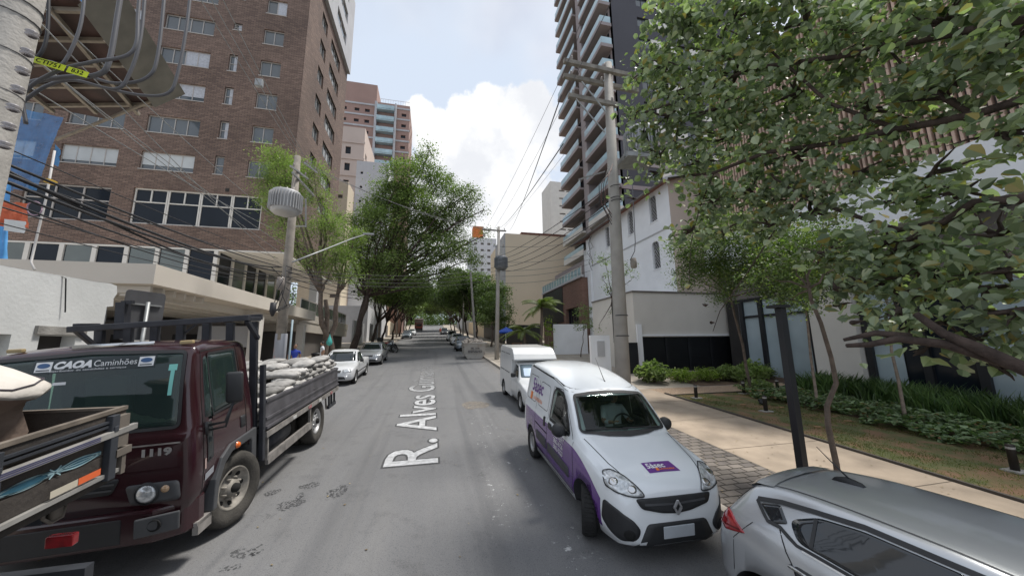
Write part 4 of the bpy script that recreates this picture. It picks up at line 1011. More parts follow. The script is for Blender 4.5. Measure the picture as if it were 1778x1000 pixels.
        lbuild(patch(bv, sx, round_poly([(2.52, .90), (2.62, .90), (2.62, 1.06), (2.52, 1.06)], .03), .012, 3), 'door_handle', M_PLAST, t)
        # roof drip rail
        g = strip(bv, ('z') if False else sx, [(1.75, 1.665), (2.4, 1.765), (3.95, 1.84)], .03, .004); lbuild(g, 'roof_rail', M_PLAST, t)
        # mirror
        mo = MB(); c = Vector((s * .93, 1.48, 1.14)); mo.lathe([(.001, -.075), (.07, -.07), (.105, -.03), (.11, .03), (.10, .05), (.001, .055)], 18, 'y', M=Matrix.Translation(c) @ Matrix.Diagonal((1.0, 1, .95, 1)))
        mo.bar((s * .80, 1.5, 1.08), (s * .92, 1.49, 1.10), .05, .07); lbuild(mo, 'wing_mirror', M_PLAST, t)
        # headlight
        hx = (((s * .58), .20, .83), (s * .42, -.62, .62), (1, 0, 0))
        f = lambda L_: [(s * a, b) for a, b in L_]
        hp = round_poly(f([(.165, .25), (.07, .24), (-.06, .12), (-.16, -.03), (-.225, -.15), (-.08, -.14), (.07, -.07), (.18, .06)]), .05)
        ho = lbuild(patch(bv, hx, hp, .010, 5), 'headlight', M_LAMPC, t)
        g = strip(bv, hx, hp + [hp[0]], .012, .012); lbuild(g, 'lamp_seal', M_PLAST, ho)
        g = patch(bv, hx, [(s * (.075 + .055 * math.cos(a)), .07 + .05 * math.sin(a)) for a in np.linspace(0, 6.1, 14)], .013, 2); lbuild(g, 'reflector', M_CHROME, ho); lbuild(patch(bv, hx, [(s * (-.10 + .05 * math.cos(a)), -.06 + .045 * math.sin(a)) for a in np.linspace(0, 6.1, 14)], .013, 2), 'reflector', M_CHROME, ho)
        # dark bumper corner with its round fog lamp recess
        bx = (((s * .655), .08, .475), (s * .62, -.78, 0), (1, 0, 0))
        bp = round_poly(f([(.23, .21), (.05, .165), (-.13, .07), (-.20, -.03), (-.16, -.13), (.02, -.17), (.14, -.12), (.26, -.02)]), .05)
        bo = lbuild(patch(bv, bx, bp, .012, 5), 'bumper_corner', M_PLAST, t)
        g = patch(bv, bx, [(s * (-.08 + .06 * math.cos(a)), -.08 + .055 * math.sin(a)) for a in np.linspace(0, 6.1, 16)], .016, 2); lbuild(g, 'fog_lamp', M_GAP, bo)
    g = patch(bv, 'y-', round_poly([(-.50, .76), (.50, .76), (.44, .66), (.18, .60), (0, .585), (-.18, .60), (-.44, .66)], .04), .014, 4); go = lbuild(g, 'grille', M_PLAST, t)
    g = strip(bv, 'y-', [(-.40, .70), (0, .685), (.40, .70)], .02, .02); lbuild(g, 'grille_bar', M_PLASTG, go)
    em = MB(); c = (0, -.035 + .0, .665)
    for s in (-1, 1):
        em.bar((0, -.03, .735), (s * .045, -.03, .66), .022, .02); em.bar((s * .045, -.03, .66), (0, -.03, .585), .022, .02)
    lbuild(em, 'badge', mat('brushed_chrome', (.55, .55, .56), .4, .6), t, smooth=False)
    g = patch(bv, 'y-', round_poly([(-.38, .50), (.38, .50), (.52, .22), (-.52, .22)], .04), .012, 4); lbuild(g, 'lower_grille', M_PLAST, t)
    pl = MB(); pl.box(-.20, .20, -.045, -.03, .34, .47); lbuild(pl, 'number_plate', mat('blank_plate', (.42, .45, .48), .5), t, smooth=False, bevel=.005)
    for s in (-1, 1): lbuild(strip(bv, 'z', [(s * .50, .15), (s * .60, .5), (s * .68, 1.08)], .010, .003), 'bonnet_gap', M_GAP, t)
    g = MB()
    for x0, x1 in ((-.62, .05), (-.02, .60)):
        a = bv.ray_cast(Vector((x0, -2, 1.21)), Vector((0, 1, 0)))[0]; b = bv.ray_cast(Vector((x1, -2, 1.20)), Vector((0, 1, 0)))[0]
        g.bar(a + Vector((0, -.03, .012)), b + Vector((0, -.03, .008)), .018, .014)
    lbuild(g, 'wiper', M_PLAST, t, smooth=False)
    an = MB().tube([(.12, 1.98, 1.76), (.12, 2.02, 1.79), (.12, 2.35, 2.14)], [.012, .008, .003], 6); lbuild(an, 'aerial', M_PLAST, t)
    # stickers
    V = mat('purple_vinyl', (.14, .035, .24), .4); Ov = mat('orange_vinyl', (.85, .22, .04), .4); Wv = mat('white_vinyl', (.75, .75, .76), .4)
    hb = ((-.01, .27, 1.05), (0, -.30, .96), (1, 0, 0))
    st = lbuild(patch(bv, hb, [(-.19, .11), (.21, .11), (.26, -.065), (-.17, -.065)], .004, 3, edge=False), 'bonnet_sticker', V, t)
    lbuild(text_on(bv, hb, '5àsec', .115, (-.03, .04), off=.0065, bold=.003), 'lettering', Wv, st, smooth=False)
    lbuild(text_on(bv, hb, 'LAVANDERIA', .032, (.10, -.022), off=.0065, bold=.001, sx=1.1), 'small_lettering', Ov, st, smooth=False)
    lbuild(patch(bv, hb, [(-.055, .005), (-.015, .005), (-.015, -.04), (-.055, -.04)], .0065, 1, edge=False), 'orange_mark', Ov, st)
    for sx, fl in (('x-', True), ('x+', False)):
        o1 = (3.35, 1.50) ; q = -1 if fl else 1
        # on the near side the writing runs from the tail towards the nose
        lbuild(text_on(bv, sx, '5àsec', .36, (3.30, 1.47), off=.004, bold=.006, flip=fl, sx=.95), 'side_lettering', V, t, smooth=False)
        lbuild(patch(bv, sx, [(3.74, 1.32), (3.58, 1.32), (3.58, 1.17), (3.74, 1.17)] if fl else [(2.82, 1.30), (2.98, 1.30), (2.98, 1.17), (2.82, 1.17)], .004, 1, edge=False), 'orange_mark', Ov, t)
        lbuild(text_on(bv, sx, 'LAVANDERIA', .105, (3.20, 1.23), off=.004, flip=fl), 'side_lettering', Ov, t, smooth=False)
        g = MB()
        for i, (s_, sz) in enumerate((('DELIVERY', .13), ('3862-6126', .105), ('3862-5223', .105))): text_on(bv, sx, s_, sz, (1.80, .93 - i * .10), off=.004, flip=fl, bold=.002, mb=g)
        lbuild(g, 'door_lettering', Wv, t, smooth=False)
    for s in (-1, 1):
        wheel(t, s * .745, WY, .305, .19, steer=-.40); wheel(t, s * .735, RY, .305, .18)
    # cabin
    S_ = mat('seat_fabric', (.05, .05, .055), .9)
    for x in (-.35, .36):
        g = MB(); g.box(x - .24, x + .24, 1.9, 2.35, .55, .78); g.prism([(2.30, .75), (2.50, 1.32), (2.62, 1.30), (2.46, .72)], x - .22, x + .22, 'x'); g.box(x - .12, x + .12, 2.50, 2.60, 1.34, 1.50); lbuild(g, 'seat', S_, t, smooth=False, bevel=.03)
    g = MB(); g.prism([(1.28, .70), (1.28, 1.13), (1.45, 1.16), (1.62, 1.05), (1.66, .75)], -.68, .68, 'x'); lbuild(g, 'dashboard', M_PLASTG, t, smooth=False)
    sw = MB(); pts = [(.36 + .185 * math.cos(a), 1.80 + .05 * math.sin(a), 1.06 + .175 * math.sin(a)) for a in np.linspace(0, 2 * math.pi, 25)]; sw.tube(pts, .016, 8)
    sw.bar((.36 - .17, 1.80, 1.06), (.36 + .17, 1.80, 1.06), .05, .03); sw.bar((.36, 1.62, .98), (.36, 1.80, 1.05), .06); lbuild(sw, 'steering_wheel', M_PLAST, t)
    g = MB(); g.box(-.12, .12, 1.70, 1.73, 1.50, 1.56); lbuild(g, 'interior_mirror', M_PLAST, t, smooth=False)
    g = patch(bv, 'y-', round_poly([(.35, 1.24), (.62, 1.24), (.60, 1.20), (.35, 1.19)], .01), .0, 1, edge=False)
    return t
VAN = kangoo()
M_MAROON = paint('maroon_paint', (.028, .007, .010), .22); M_BEDM = mat('dark_bed_steel', (.035, .037, .045), .5, .3, var=.3, scale=5); M_GREYST = mat('grey_bed_steel', (.085, .082, .09), .5, .2, var=.35, scale=4)
M_DUSTM = mat('dusty_metal', (.23, .215, .20), .7, .2, var=.35, scale=6)
def cargo_truck():
    t = vmat_place('flatbed_truck', 'maroon flatbed truck loaded with stacked sacks, parked on the left facing the camera', 'truck', -3.68, 5.05, rotz=rad(-1.0), roll=rad(-3.0), dz=-.02)
    top = [(0, 1.46), (.03, 1.52), (.06, 1.60), (.16, 2.10), (.28, 2.44), (.36, 2.50), (.5, 2.53), (.9, 2.555), (1.4, 2.55), (1.60, 2.51), (1.66, 2.44), (1.68, 1.5)]
    w = [(0, 1.02), (.03, 1.06), (.12, 1.10), (.3, 1.115), (1.6, 1.115), (1.68, 1.10)]
    belt = [(0, 1.42), (.03, 1.48), (.10, 1.52), (1.68, 1.52)]
    rw = [(0, .94), (.06, .98), (.3, .97), (.5, .98), (1.5, .98), (1.68, .96)]
    zb = [(0, .52), (.3, .50), (.6, .62), (1.68, .66)]; cr = [(0, .03), (.06, .04), (.35, .05), (.5, .08), (1.6, .08), (1.68, .05)]
    me0 = loft(top, w, belt, rw, zb, cr, 50, shoulder=.985); bv = bvh_of(me0); WY, RY = 1.27, 4.62
    cav = MB().prism([(.30, .95), (.34, 1.60), (.50, 2.40), (1.45, 2.45), (1.45, .95)], -.88, .88, 'x')
    wsc = MB().prism([(-.90, 1.60), (.90, 1.60), (.87, 2.36), (-.87, 2.36)], -.3, .6, 'y')
    sw = MB().prism([(.50, 1.55), (.60, 2.30), (1.28, 2.32), (1.30, 1.62), (.85, 1.56)], -1.3, 1.3, 'x')
    me = cut(me0, [cyl_cut(WY, .47, .56, s * .62, s * 1.4) for s in (-1, 1)] + [cav, wsc, sw]); link_mesh('cab', me, [M_MAROON, M_PLAST], t, True)
    G = glass_mat('truck_glass', (.10, .17, .16), .03, alpha=.80, tint=(.50, .70, .62))
    wp = round_poly([(-.95, 1.56), (.95, 1.56), (.915, 2.41), (0, 2.45), (-.915, 2.41)], .06); wo = lbuild(patch(bv, 'y-', wp, .006, 6), 'windscreen', G, t); lbuild(strip(bv, 'y-', wp + [wp[0]], .035, .010), 'windscreen_seal', M_PLAST, wo)
    Wv = mat('sunstrip_white', (.70, .72, .74), .5); SB = mat('sunstrip_dark', (.012, .022, .026), .4)
    lbuild(patch(bv, 'y-', [(-.52, 2.25), (.63, 2.25), (.63, 2.40), (-.52, 2.40)], .010, 3, edge=False), 'sunstrip', SB, wo)
    g = MB(); text_on(bv, 'y-', 'CAOA', .10, (-.16, 2.328), off=.018, bold=.006, sx=1.22, shear=.3, mb=g); lbuild(g, 'sunstrip_lettering', Wv, wo, smooth=False)
    g = MB(); text_on(bv, 'y-', 'Caminhões', .092, (.245, 2.328), off=.018, bold=.0, mb=g); lbuild(g, 'sunstrip_lettering', Wv, wo, smooth=False)
    g = MB(); text_on(bv, 'y-', 'distribuidor de caminhões e serviços', .030, (0, 2.272), off=.018, sx=1.6, mb=g); lbuild(g, 'sunstrip_lettering', Wv, wo, smooth=False)
    for x in (-.42, .54):
        ov = [(x + .058 * math.cos(a), 2.335 + .026 * math.sin(a)) for a in np.linspace(0, 6.1, 20)]
        so = lbuild(patch(bv, 'y-', [(x - .075, 2.27), (x + .075, 2.27), (x + .075, 2.375), (x - .075, 2.375)], .015, 1, edge=False), 'sunstrip_emblem', Wv, wo); lbuild(patch(bv, 'y-', ov, .018, 1, edge=False), 'oval_mark', mat('blue_ink', (.03, .09, .22), .4), so)
        lbuild(patch(bv, 'y-', [(x - .06, 2.28), (x + .06, 2.28), (x + .06, 2.292), (x - .06, 2.292)], .018, 1, edge=False), 'line_mark', SB, so)
    T = mat('turquoise_label', (.20, .55, .50), .5); st = lbuild(patch(bv, 'y-', [(.80, 1.92), (.84, 1.92), (.84, 2.22), (.80, 2.22)], .012, 1, edge=False), 'toll_tag', T, wo); lbuild(patch(bv, 'y-', [(.775, 2.20), (.86, 2.20), (.86, 2.27), (.775, 2.27)], .014, 1, edge=False), 'label', T, st)
    lbuild(patch(bv, 'y-', [(-.30, 2.12), (-.18, 2.12), (-.18, 2.15), (-.30, 2.15)], .012, 1, edge=False), 'label', Wv, wo)
    # front panel: crease lines, number, grille, lamps, bumper
    lbuild(strip(bv, 'y-', [(.3, 1.40), (1.0, 1.40)], .018, .010), 'front_moulding', M_DUSTM, t)
    lbuild(strip(bv, 'y-', [(-1.0, 1.12), (1.0, 1.12)], .018, .008), 'front_crease', M_MAROON, t)
    lbuild(text_on(bv, 'y-', '1119', .105, (.77, 1.315), off=.012, bold=.006, sx=1.45), 'number_badge', M_RIMG, t, smooth=False)
    g = patch(bv, 'y-', round_poly([(-.55, 1.08), (.45, 1.08), (.38, .92), (-.48, .92)], .04), .012, 2); go = lbuild(g, 'grille', M_PLAST, t)
    g = MB(); strip(bv, 'y-', [(-.52, 1.03), (.41, 1.03)], .02, .02, g); strip(bv, 'y-', [(-.50, .97), (.39, .97)], .02, .02, g); lbuild(g, 'grille_slats', M_PLASTG, go)
    for s in (-1, 1):
        p = round_poly([(s * .50, .99), (s * 1.0, .99), (s * 1.02, .78), (s * .56, .78)], .05); ho = lbuild(patch(bv, 'y-', p, .010, 3), 'headlight_panel', M_PLASTG, t)
        L1 = MB().lathe([(.001, -.035), (.07, -.03), (.098, -.012), (.10, .05)], 24, 'y', (s * .70, -.01, .885)); l = lbuild(L1, 'headlight', M_LAMPC, ho)
        lbuild(MB().lathe([(.102, -.022), (.118, -.015), (.12, .03)], 24, 'y', (s * .70, -.01, .885)), 'lamp_ring', M_PLAST, ho)
        lbuild(MB().lathe([(.001, -.03), (.035, -.026), (.05, .04)], 18, 'y', (s * .875, .0, .915)), 'indicator', mat('amber_lens', (.45, .30, .18), .2, coat=.5), ho)
    b = MB(); poly = [(-1.10, .26), (-1.04, .05), (-.8, -.07), (.8, -.07), (1.04, .05), (1.10, .26), (1.10, .46), (.9, .3), (-.9, .3), (-1.10, .46)]
    b.prism(poly, .38, .73, 'z'); bo = lbuild(b, 'bumper', M_MAROON, t, smooth=False, bevel=.025)
    for s in (-1, 1):
        g = MB(); M = Matrix.Translation((s * .84, -.085, .575)) @ Matrix.Rotation(s * .28, 4, 'Z'); g.box(-.17, .20, -.008, .02, -.10, .095, M=M); io = lbuild(g, 'bumper_insert', M_PLASTG, bo, smooth=False, bevel=.02)
        lbuild(MB().lathe([(.001, .02), (.042, .016), (.058, -.006), (.062, .01)], 20, 'y', (s * .84, -.105, .575)), 'fog_lamp_recess', M_GAP, io)
    g = MB(); g.box(-.52, .52, -.078, -.062, .42, .67); lbuild(g, 'bumper_grille', M_PLAST, bo, smooth=False, bevel=.02)
    # marker lamps on the roof, windscreen top rail
    for x in (-.80, .86):
        g = MB(); g.box(x - .07, x + .07, .40, .50, 2.50, 2.545); lbuild(g, 'roof_marker_lamp', mat('yellowed_lens', (.35, .27, .14), .4), t, smooth=False, bevel=.012)
    g = MB(); g.bar((-.25, .36, 2.53), (.55, .36, 2.53), .012, .05); lbuild(g, 'sun_visor_rail', M_CHROME, t)
    for sx, s in (('x-', -1), ('x+', 1)):
        wp = round_poly([(.42, 1.42), (.40, 1.90), (.54, 2.34), (1.30, 2.37), (1.36, 1.66), (.98, 1.60), (.88, 1.30), (.46, 1.16)], .05)
        so = lbuild(patch(bv, sx, round_poly([(.66, 1.58), (.66, 2.36), (1.30, 2.38), (1.36, 1.66)], .05), .005, 4), 'side_window', G, t); lbuild(strip(bv, sx, round_poly([(.66, 1.58), (.66, 2.36), (1.30, 2.38), (1.36, 1.66)], .05) + [(.66, 1.6)], .03, .009), 'seal', M_PLAST, so)
        so = lbuild(patch(bv, sx, round_poly([(.40, 1.60), (.52, 2.32), (.62, 2.34), (.62, 1.58)], .03), .005, 4), 'quarter_window', G, t)
        so = lbuild(patch(bv, sx, round_poly([(.42, 1.52), (.60, 1.52), (.62, 1.10), (.44, 1.06)], .04), .005, 3), 'lower_window', M_CARGL, t); lbuild(strip(bv, sx, round_poly([(.42, 1.52), (.60, 1.52), (.62, 1.10), (.44, 1.06)], .04) + [(.42, 1.50)], .02, .007), 'seal', M_PLAST, so)
        g = strip(bv, sx, [(.30, .72), (.30, 1.6), (.46, 2.40), (1.34, 2.44), (1.46, 1.62), (1.46, .95)], .014, .003); lbuild(g, 'door_gap', M_GAP, t)
        lbuild(strip(bv, sx, [(.64, 1.56), (1.42, 1.60)], .04, .006), 'belt_moulding', M_MAROON, t)
        lbuild(patch(bv, sx, round_poly([(1.30, 1.26), (1.42, 1.26), (1.42, 1.42), (1.30, 1.42)], .02), .012, 2), 'door_handle', M_PLAST, t)
        lbuild(patch(bv, sx, [(.36, .86), (.66, .90), (.66, .98), (.36, .94)], .006, 2, edge=False), 'reflective_sticker', mat('sticker_grey', (.30, .31, .34), .5), t)
        lbuild(patch(bv, sx, [(.33, 1.0), (.38, 1.0), (.38, 1.12), (.33, 1.12)], .006, 2, edge=False), 'door_sticker', mat('sticker_pale', (.45, .33, .30), .5), t)
        # grey wheel-arch trim
        g = MB(); out = [(.58, .45), (.66, .80), (.80, 1.02), (1.0, 1.13), (1.60, 1.16), (1.70, 1.16), (1.70, .66)]; inn = [(.71, .45), (.76, .74), (.88, .93), (1.04, 1.02), (1.52, 1.04), (1.56, 1.0), (1.56, .66)]
        n = len(out); x0, x1 = s * .98, s * 1.15
        vs = [(x, y, z) for x in (x0, x1) for (y, z) in out + inn]; m_ = 2 * n
        fs = [(i, i + 1, n + i + 1, n + i) for i in range(n - 1)] + [(m_ + i, m_ + i + 1, m_ + n + i + 1, m_ + n + i) for i in range(n - 1)] + [(i, i + 1, m_ + i + 1, m_ + i) for i in range(n - 1)] + [(n + i, n + i + 1, m_ + n + i + 1, m_ + n + i) for i in range(n - 1)] + [(0, n, m_ + n, m_), (n - 1, 2 * n - 1, m_ + 2 * n - 1, m_ + n - 1)]
        g.add(vs, fs); lbuild(g, 'wheel_arch', M_PLASTG, t, smooth=False, bevel=.012)
        lbuild(MB().lathe([(.001, s * .035), (.03, s * .03), (.045, 0)], 16, 'x', (s * 1.155, 1.14, 1.07)), 'side_indicator', M_LAMPO, t)
        g = MB(); g.box(s * .86 - .2, s * .86 + .26, .18, .62, .40, .44); g.box(s * 1.08 - .02, s * 1.08 + .04, .2, .62, .30, .445); lbuild(g, 'step', M_DUSTM, t, smooth=False)
        # mirror on two arms
        a = Vector((s * 1.12, .40, 1.50)); c = Vector((s * 1.37, .50, 1.93)); g = MB(); g.tube([a, (s * 1.30, .42, 1.52), (s * 1.37, .48, 1.76)], .018, 6); g.tube([(s * 1.12, .42, 1.44), (s * 1.30, .44, 1.46), (s * 1.37, .48, 1.76)], .014, 6); g.box(s * 1.10 - .03, s * 1.10 + .03, .36, .46, 1.40, 1.54); lbuild(g, 'mirror_arm', M_PLAST, t)
        g = MB(); g.box(-.095, .095, -.06, .05, -.19, .19, M=Matrix.Translation(c) @ Matrix.Rotation(s * .25, 4, 'Z')); lbuild(g, 'mirror', M_PLAST, t, smooth=True, bevel=.045)
        wheel(t, s * .98, WY, .47, .27, steer=-.22, holes=8, rim_m=M_RIMD, tyre_m=M_TYRE_D, rr=.60, truck=True)
        wheel(t, s * .98, RY, .47, .27, holes=8, rim_m=M_RIMG, tyre_m=M_TYRE_D, rr=.60, truck=True); wheel(t, s * .66, RY, .47, .25, holes=8, rim_m=M_RIMD, tyre_m=M_TYRE_D, rr=.60, truck=True)
    # interior
    g = MB(); g.prism([(.32, 1.1), (.32, 1.52), (.42, 1.58), (.62, 1.50), (.66, 1.1)], -.86, .86, 'x'); lbuild(g, 'dashboard', M_PLASTG, t, smooth=False)
    for x in (-.5, .5): g = MB(); g.box(x - .27, x + .27, 1.0, 1.4, 1.0, 1.25); g.box(x - .26, x + .26, 1.34, 1.46, 1.25, 2.1); lbuild(g, 'seat', mat('truck_seat', (.09, .08, .08), .9), t, smooth=False, bevel=.04)
    g = MB(); r = random.Random(3); pts = []
    for i in range(14):
        x = .05 + i * .055; pts.append((x, .50 + .03 * math.sin(i), 1.60 + .07 * math.sin(i * .45) + .02 * r.random()))
    g.tube(pts, [.05 + .03 * math.sin(i * .5)**2 for i in range(14)], 8); lbuild(g, 'cloth_bundle', mat('rag_cloth', (.20, .18, .15), .95, var=.3, scale=9), t)
    # chassis and bed
    g = MB(); 
    for s in (-1, 1): g.box(s * .42 - .04, s * .42 + .04, 1.2, 5.9, .62, .86)
    for y in (2.2, 3.4, 4.2, 5.0, 5.7): g.box(-.9, .9, y, y + .08, .87, .98)
    lbuild(g, 'chassis', M_BEDM, t, smooth=False)
    Y0, Y1, Zf, Zs = 1.90, 5.95, 1.05, 1.52
    g = MB(); g.box(-1.16, 1.16, Y0, Y1, 1.0, 1.06); lbuild(g, 'bed_floor', M_GREYST, t, smooth=False)
    for s in (-1, 1):
        g = MB(); X = s * 1.17
        g.box(X - .02, X + .02, Y0, Y1, 1.06, Zs); 
        for z, d in ((1.06, .05), (1.20, .03), (1.47, .03)): g.box(X - .025 if s > 0 else X - .025 - d * .5, X + .025 + (d * .5 if s > 0 else 0), Y0, Y1, z, z + .045)
        lbuild(g, 'side_board', M_GREYST, t, smooth=False, bevel=.006)
        g = MB(); g.box(X - .03, X + .045 if s > 0 else X + .03, Y0, Y1, .93, 1.02); so = lbuild(g, 'side_rail', M_DUSTM, t, smooth=False)
        for i, y in enumerate((2.9, 3.7, 4.35, 5.2)):
            q = MB(); xx = X + s * .05; q.box(xx - .004, xx + .004, y, y + .16, .945, 1.0); lbuild(q, 'reflector_strip', M_LAMPR if i % 2 else mat('pale_reflector', (.5, .5, .48), .4), so, smooth=False)
        g = MB(); g.box(X - .03, X + .035, Y0 - .12, Y0 - .03, .62, 2.08); lbuild(g, 'stake', M_BEDM, t, smooth=False, bevel=.008)
        g = MB(); g.bar((X, 2.0, .56), (X, 3.95, .56), .05, .14); g.bar((X, 2.0, .56), (X, 2.0, 1.0), .04); g.bar((X, 3.9, .56), (X, 3.9, 1.0), .04); lbuild(g, 'side_guard', M_DUSTM, t, smooth=False)
        g = MB(); out = [(4.05, .60), (4.12, 1.0), (5.12, 1.0), (5.2, .60)]; g.tube([(X - s * .05, y, z) for y, z in out], .022, 6); lbuild(g, 'mudguard_frame', M_DUSTM, t)
        g = MB(); g.box(X - .06, X + .0, 5.25, 5.85, .58, .66); g.box(X - .04, X - .0, 5.3, 5.34, .66, .93); g.box(X - .04, X - .0, 5.5, 5.54, .66, .93); g.box(X - .04, X - .0, 5.75, 5.79, .66, .93); lbuild(g, 'rear_frame', M_BEDM, t, smooth=False)
    g = MB().lathe([(.001, -.45), (.20, -.44), (.22, 0), (.20, .44), (.001, .45)], 20, 'y', (.88, 2.75, .72)); lbuild(g, 'fuel_tank', M_BEDM, t)
    g = MB(); g.box(-1.16, 1.16, Y1 + .002, Y1 + .04, 1.06, Zs); lbuild(g, 'tailgate', M_GREYST, t, smooth=False)
    # headboard rack rising over the cab
    g = MB(); yr = 1.80
    for x in (-.95, -.6, -.27, .06, .4, .72, 1.05): g.box(x - .05, x + .05, yr - .04, yr + .04, 1.0, 2.77)
    g.bar((-1.0, yr, 2.78), (1.16, yr, 2.84), .06, .09); g.bar((-1.0, yr - .41, 2.76), (1.16, yr - .41, 2.82), .08, .08)
    for x in (-.96, 1.12): g.box(x - .04, x + .04, yr - .367, yr - .033, 2.775, 2.84); g.bar((x, yr - .40, 2.78), (x, yr - .04, 2.5), .06)
    g.box(-1.1, 1.1, yr - .02, yr + .02, 1.6, 1.68); g.bar((-.4, yr, 2.2), (.3, yr, 2.8), .03)
    lbuild(g, 'headboard_rack', M_BEDM, t, smooth=False, bevel=.008)
    g = MB(); g.box(-.82, -.70, yr + .05, yr + .17, 2.6, 3.15); g.box(-.76, -.62, yr + .06, yr + .12, 3.12, 3.17); lbuild(g, 'exhaust_pipe', M_BEDM, t, smooth=False)
    fx = [0, .3, .7, 1.27, 1.68, 1.9, 5.95, 9]; fy = [0, .2, .42, .97, 1.36, 1.56, 5.62, 8.67]
    def remap(o):
        for ch in o.children:
            if ch.name.startswith('wheel') and not ch.name.startswith('wheel_arch'): ch.location.y = float(np.interp(ch.location.y, fx, fy)); continue
            if ch.type == 'MESH':
                n = len(ch.data.vertices); co = np.empty(n * 3, np.float32); ch.data.vertices.foreach_get('co', co); co = co.reshape(-1, 3)
                co[:, 1] = np.where(co[:, 1] < 0, co[:, 1], np.interp(co[:, 1], fx, fy)); ch.data.vertices.foreach_set('co', co.ravel()); ch.data.update()
            remap(ch)
    bpy.context.view_layer.update(); remap(t)
    bpy.context.view_layer.update()
    # load: every sack its own thing
    mw = t.matrix_world.copy(); r = random.Random(9); M_SACK = mat('woven_sack', (.31, .30, .285), .9, var=.30, scale=5, bump=1.0, bscale=14)
    nt, N, L, b = nodes_of(M_SACK); oi = N.new('ShaderNodeObjectInfo'); mr = N.new('ShaderNodeMapRange'); L.new(oi.outputs['Random'], mr.inputs[0]); mr.inputs[3].default_value = .62; mr.inputs[4].default_value = 1.35; sc = N.new('ShaderNodeVectorMath'); sc.operation = 'SCALE'; L.new(b.inputs['Base Color'].links[0].from_socket, sc.inputs[0]); L.new(mr.outputs[0], sc.inputs['Scale']); L.new(sc.outputs[0], b.inputs['Base Color'])
    def sack_mesh(sd):
        rr = random.Random(sd); nx, ny = 18, 14; vs = []
        for i in range(nx):
            a = math.pi * i / (nx - 1); 
            for j in range(ny):
                b = 2 * math.pi * j / ny; ex = .5
                x = -math.copysign(abs(math.cos(a))**.6, math.cos(a)) * .34; s_ = abs(math.sin(a))**.55
                y = math.copysign(abs(math.cos(b))**.75, math.cos(b)) * .20 * s_; z = math.copysign(abs(math.sin(b))**.8, math.sin(b)) * .064 * s_
                k = 1 + rr.uniform(-.10, .10); vs.append((x + rr.uniform(-.008, .008), y * k, z * (1 + rr.uniform(-.35, .30))))
        fs = [(i * ny + j, i * ny + (j + 1) % ny, (i + 1) * ny + (j + 1) % ny, (i + 1) * ny + j) for i in range(nx - 1) for j in range(ny)]
        me = bpy.data.meshes.new('sack'); me.from_pydata(vs, [], fs); me.polygons.foreach_set('use_smooth', [True] * len(me.polygons)); me.materials.append(M_SACK); return me
    meshes = [sack_mesh(i) for i in range(5)]; first = True
    for lay in range(8):
        z = 1.12 + lay * .100
        ny = 10
        for j in range(ny):
            y = 1.80 + j * .395 + (.12 if lay % 2 else 0)
            if y > 5.5 or (lay >= 6 and (j < 3)) or (lay == 7 and (j < 5 or j % 3 == 0)): continue
            if lay == 5 and j < 1: continue
            for x in ((.93, .40, -.14, -.68, -1.0) if lay % 2 else (.82, .14, -.54, -.95)):
                along = (lay % 2 == 0)
                if x < -.6 and lay < 4: continue
                if .3 > x > -.5 and lay < 4 and 0 < j < 9: continue
                o = bpy.data.objects.new('sack', meshes[r.randrange(5)]); COL.objects.link(o)
                zz = z - (.05 * max(0, 3 - j) * (lay / 6)) + r.uniform(-.012, .012)
                M = mw @ Matrix.Translation((x + r.uniform(-.03, .03), y + r.uniform(-.03, .03), zz)) @ Matrix.Rotation((0 if along else math.pi / 2) + r.uniform(-.12, .12), 4, 'Z') @ Matrix.Rotation(r.uniform(-.07, .07), 4, 'Y') @ Matrix.Rotation(r.uniform(-.1, .1), 4, 'X')
                o.rotation_euler = M.to_euler(); o.location = M.to_translation()
                tag(o, 'grey-white woven sack stacked on the bed of the maroon truck', 'sack', 'sacks stacked on the maroon truck')
    return t
CARGO = cargo_truck()
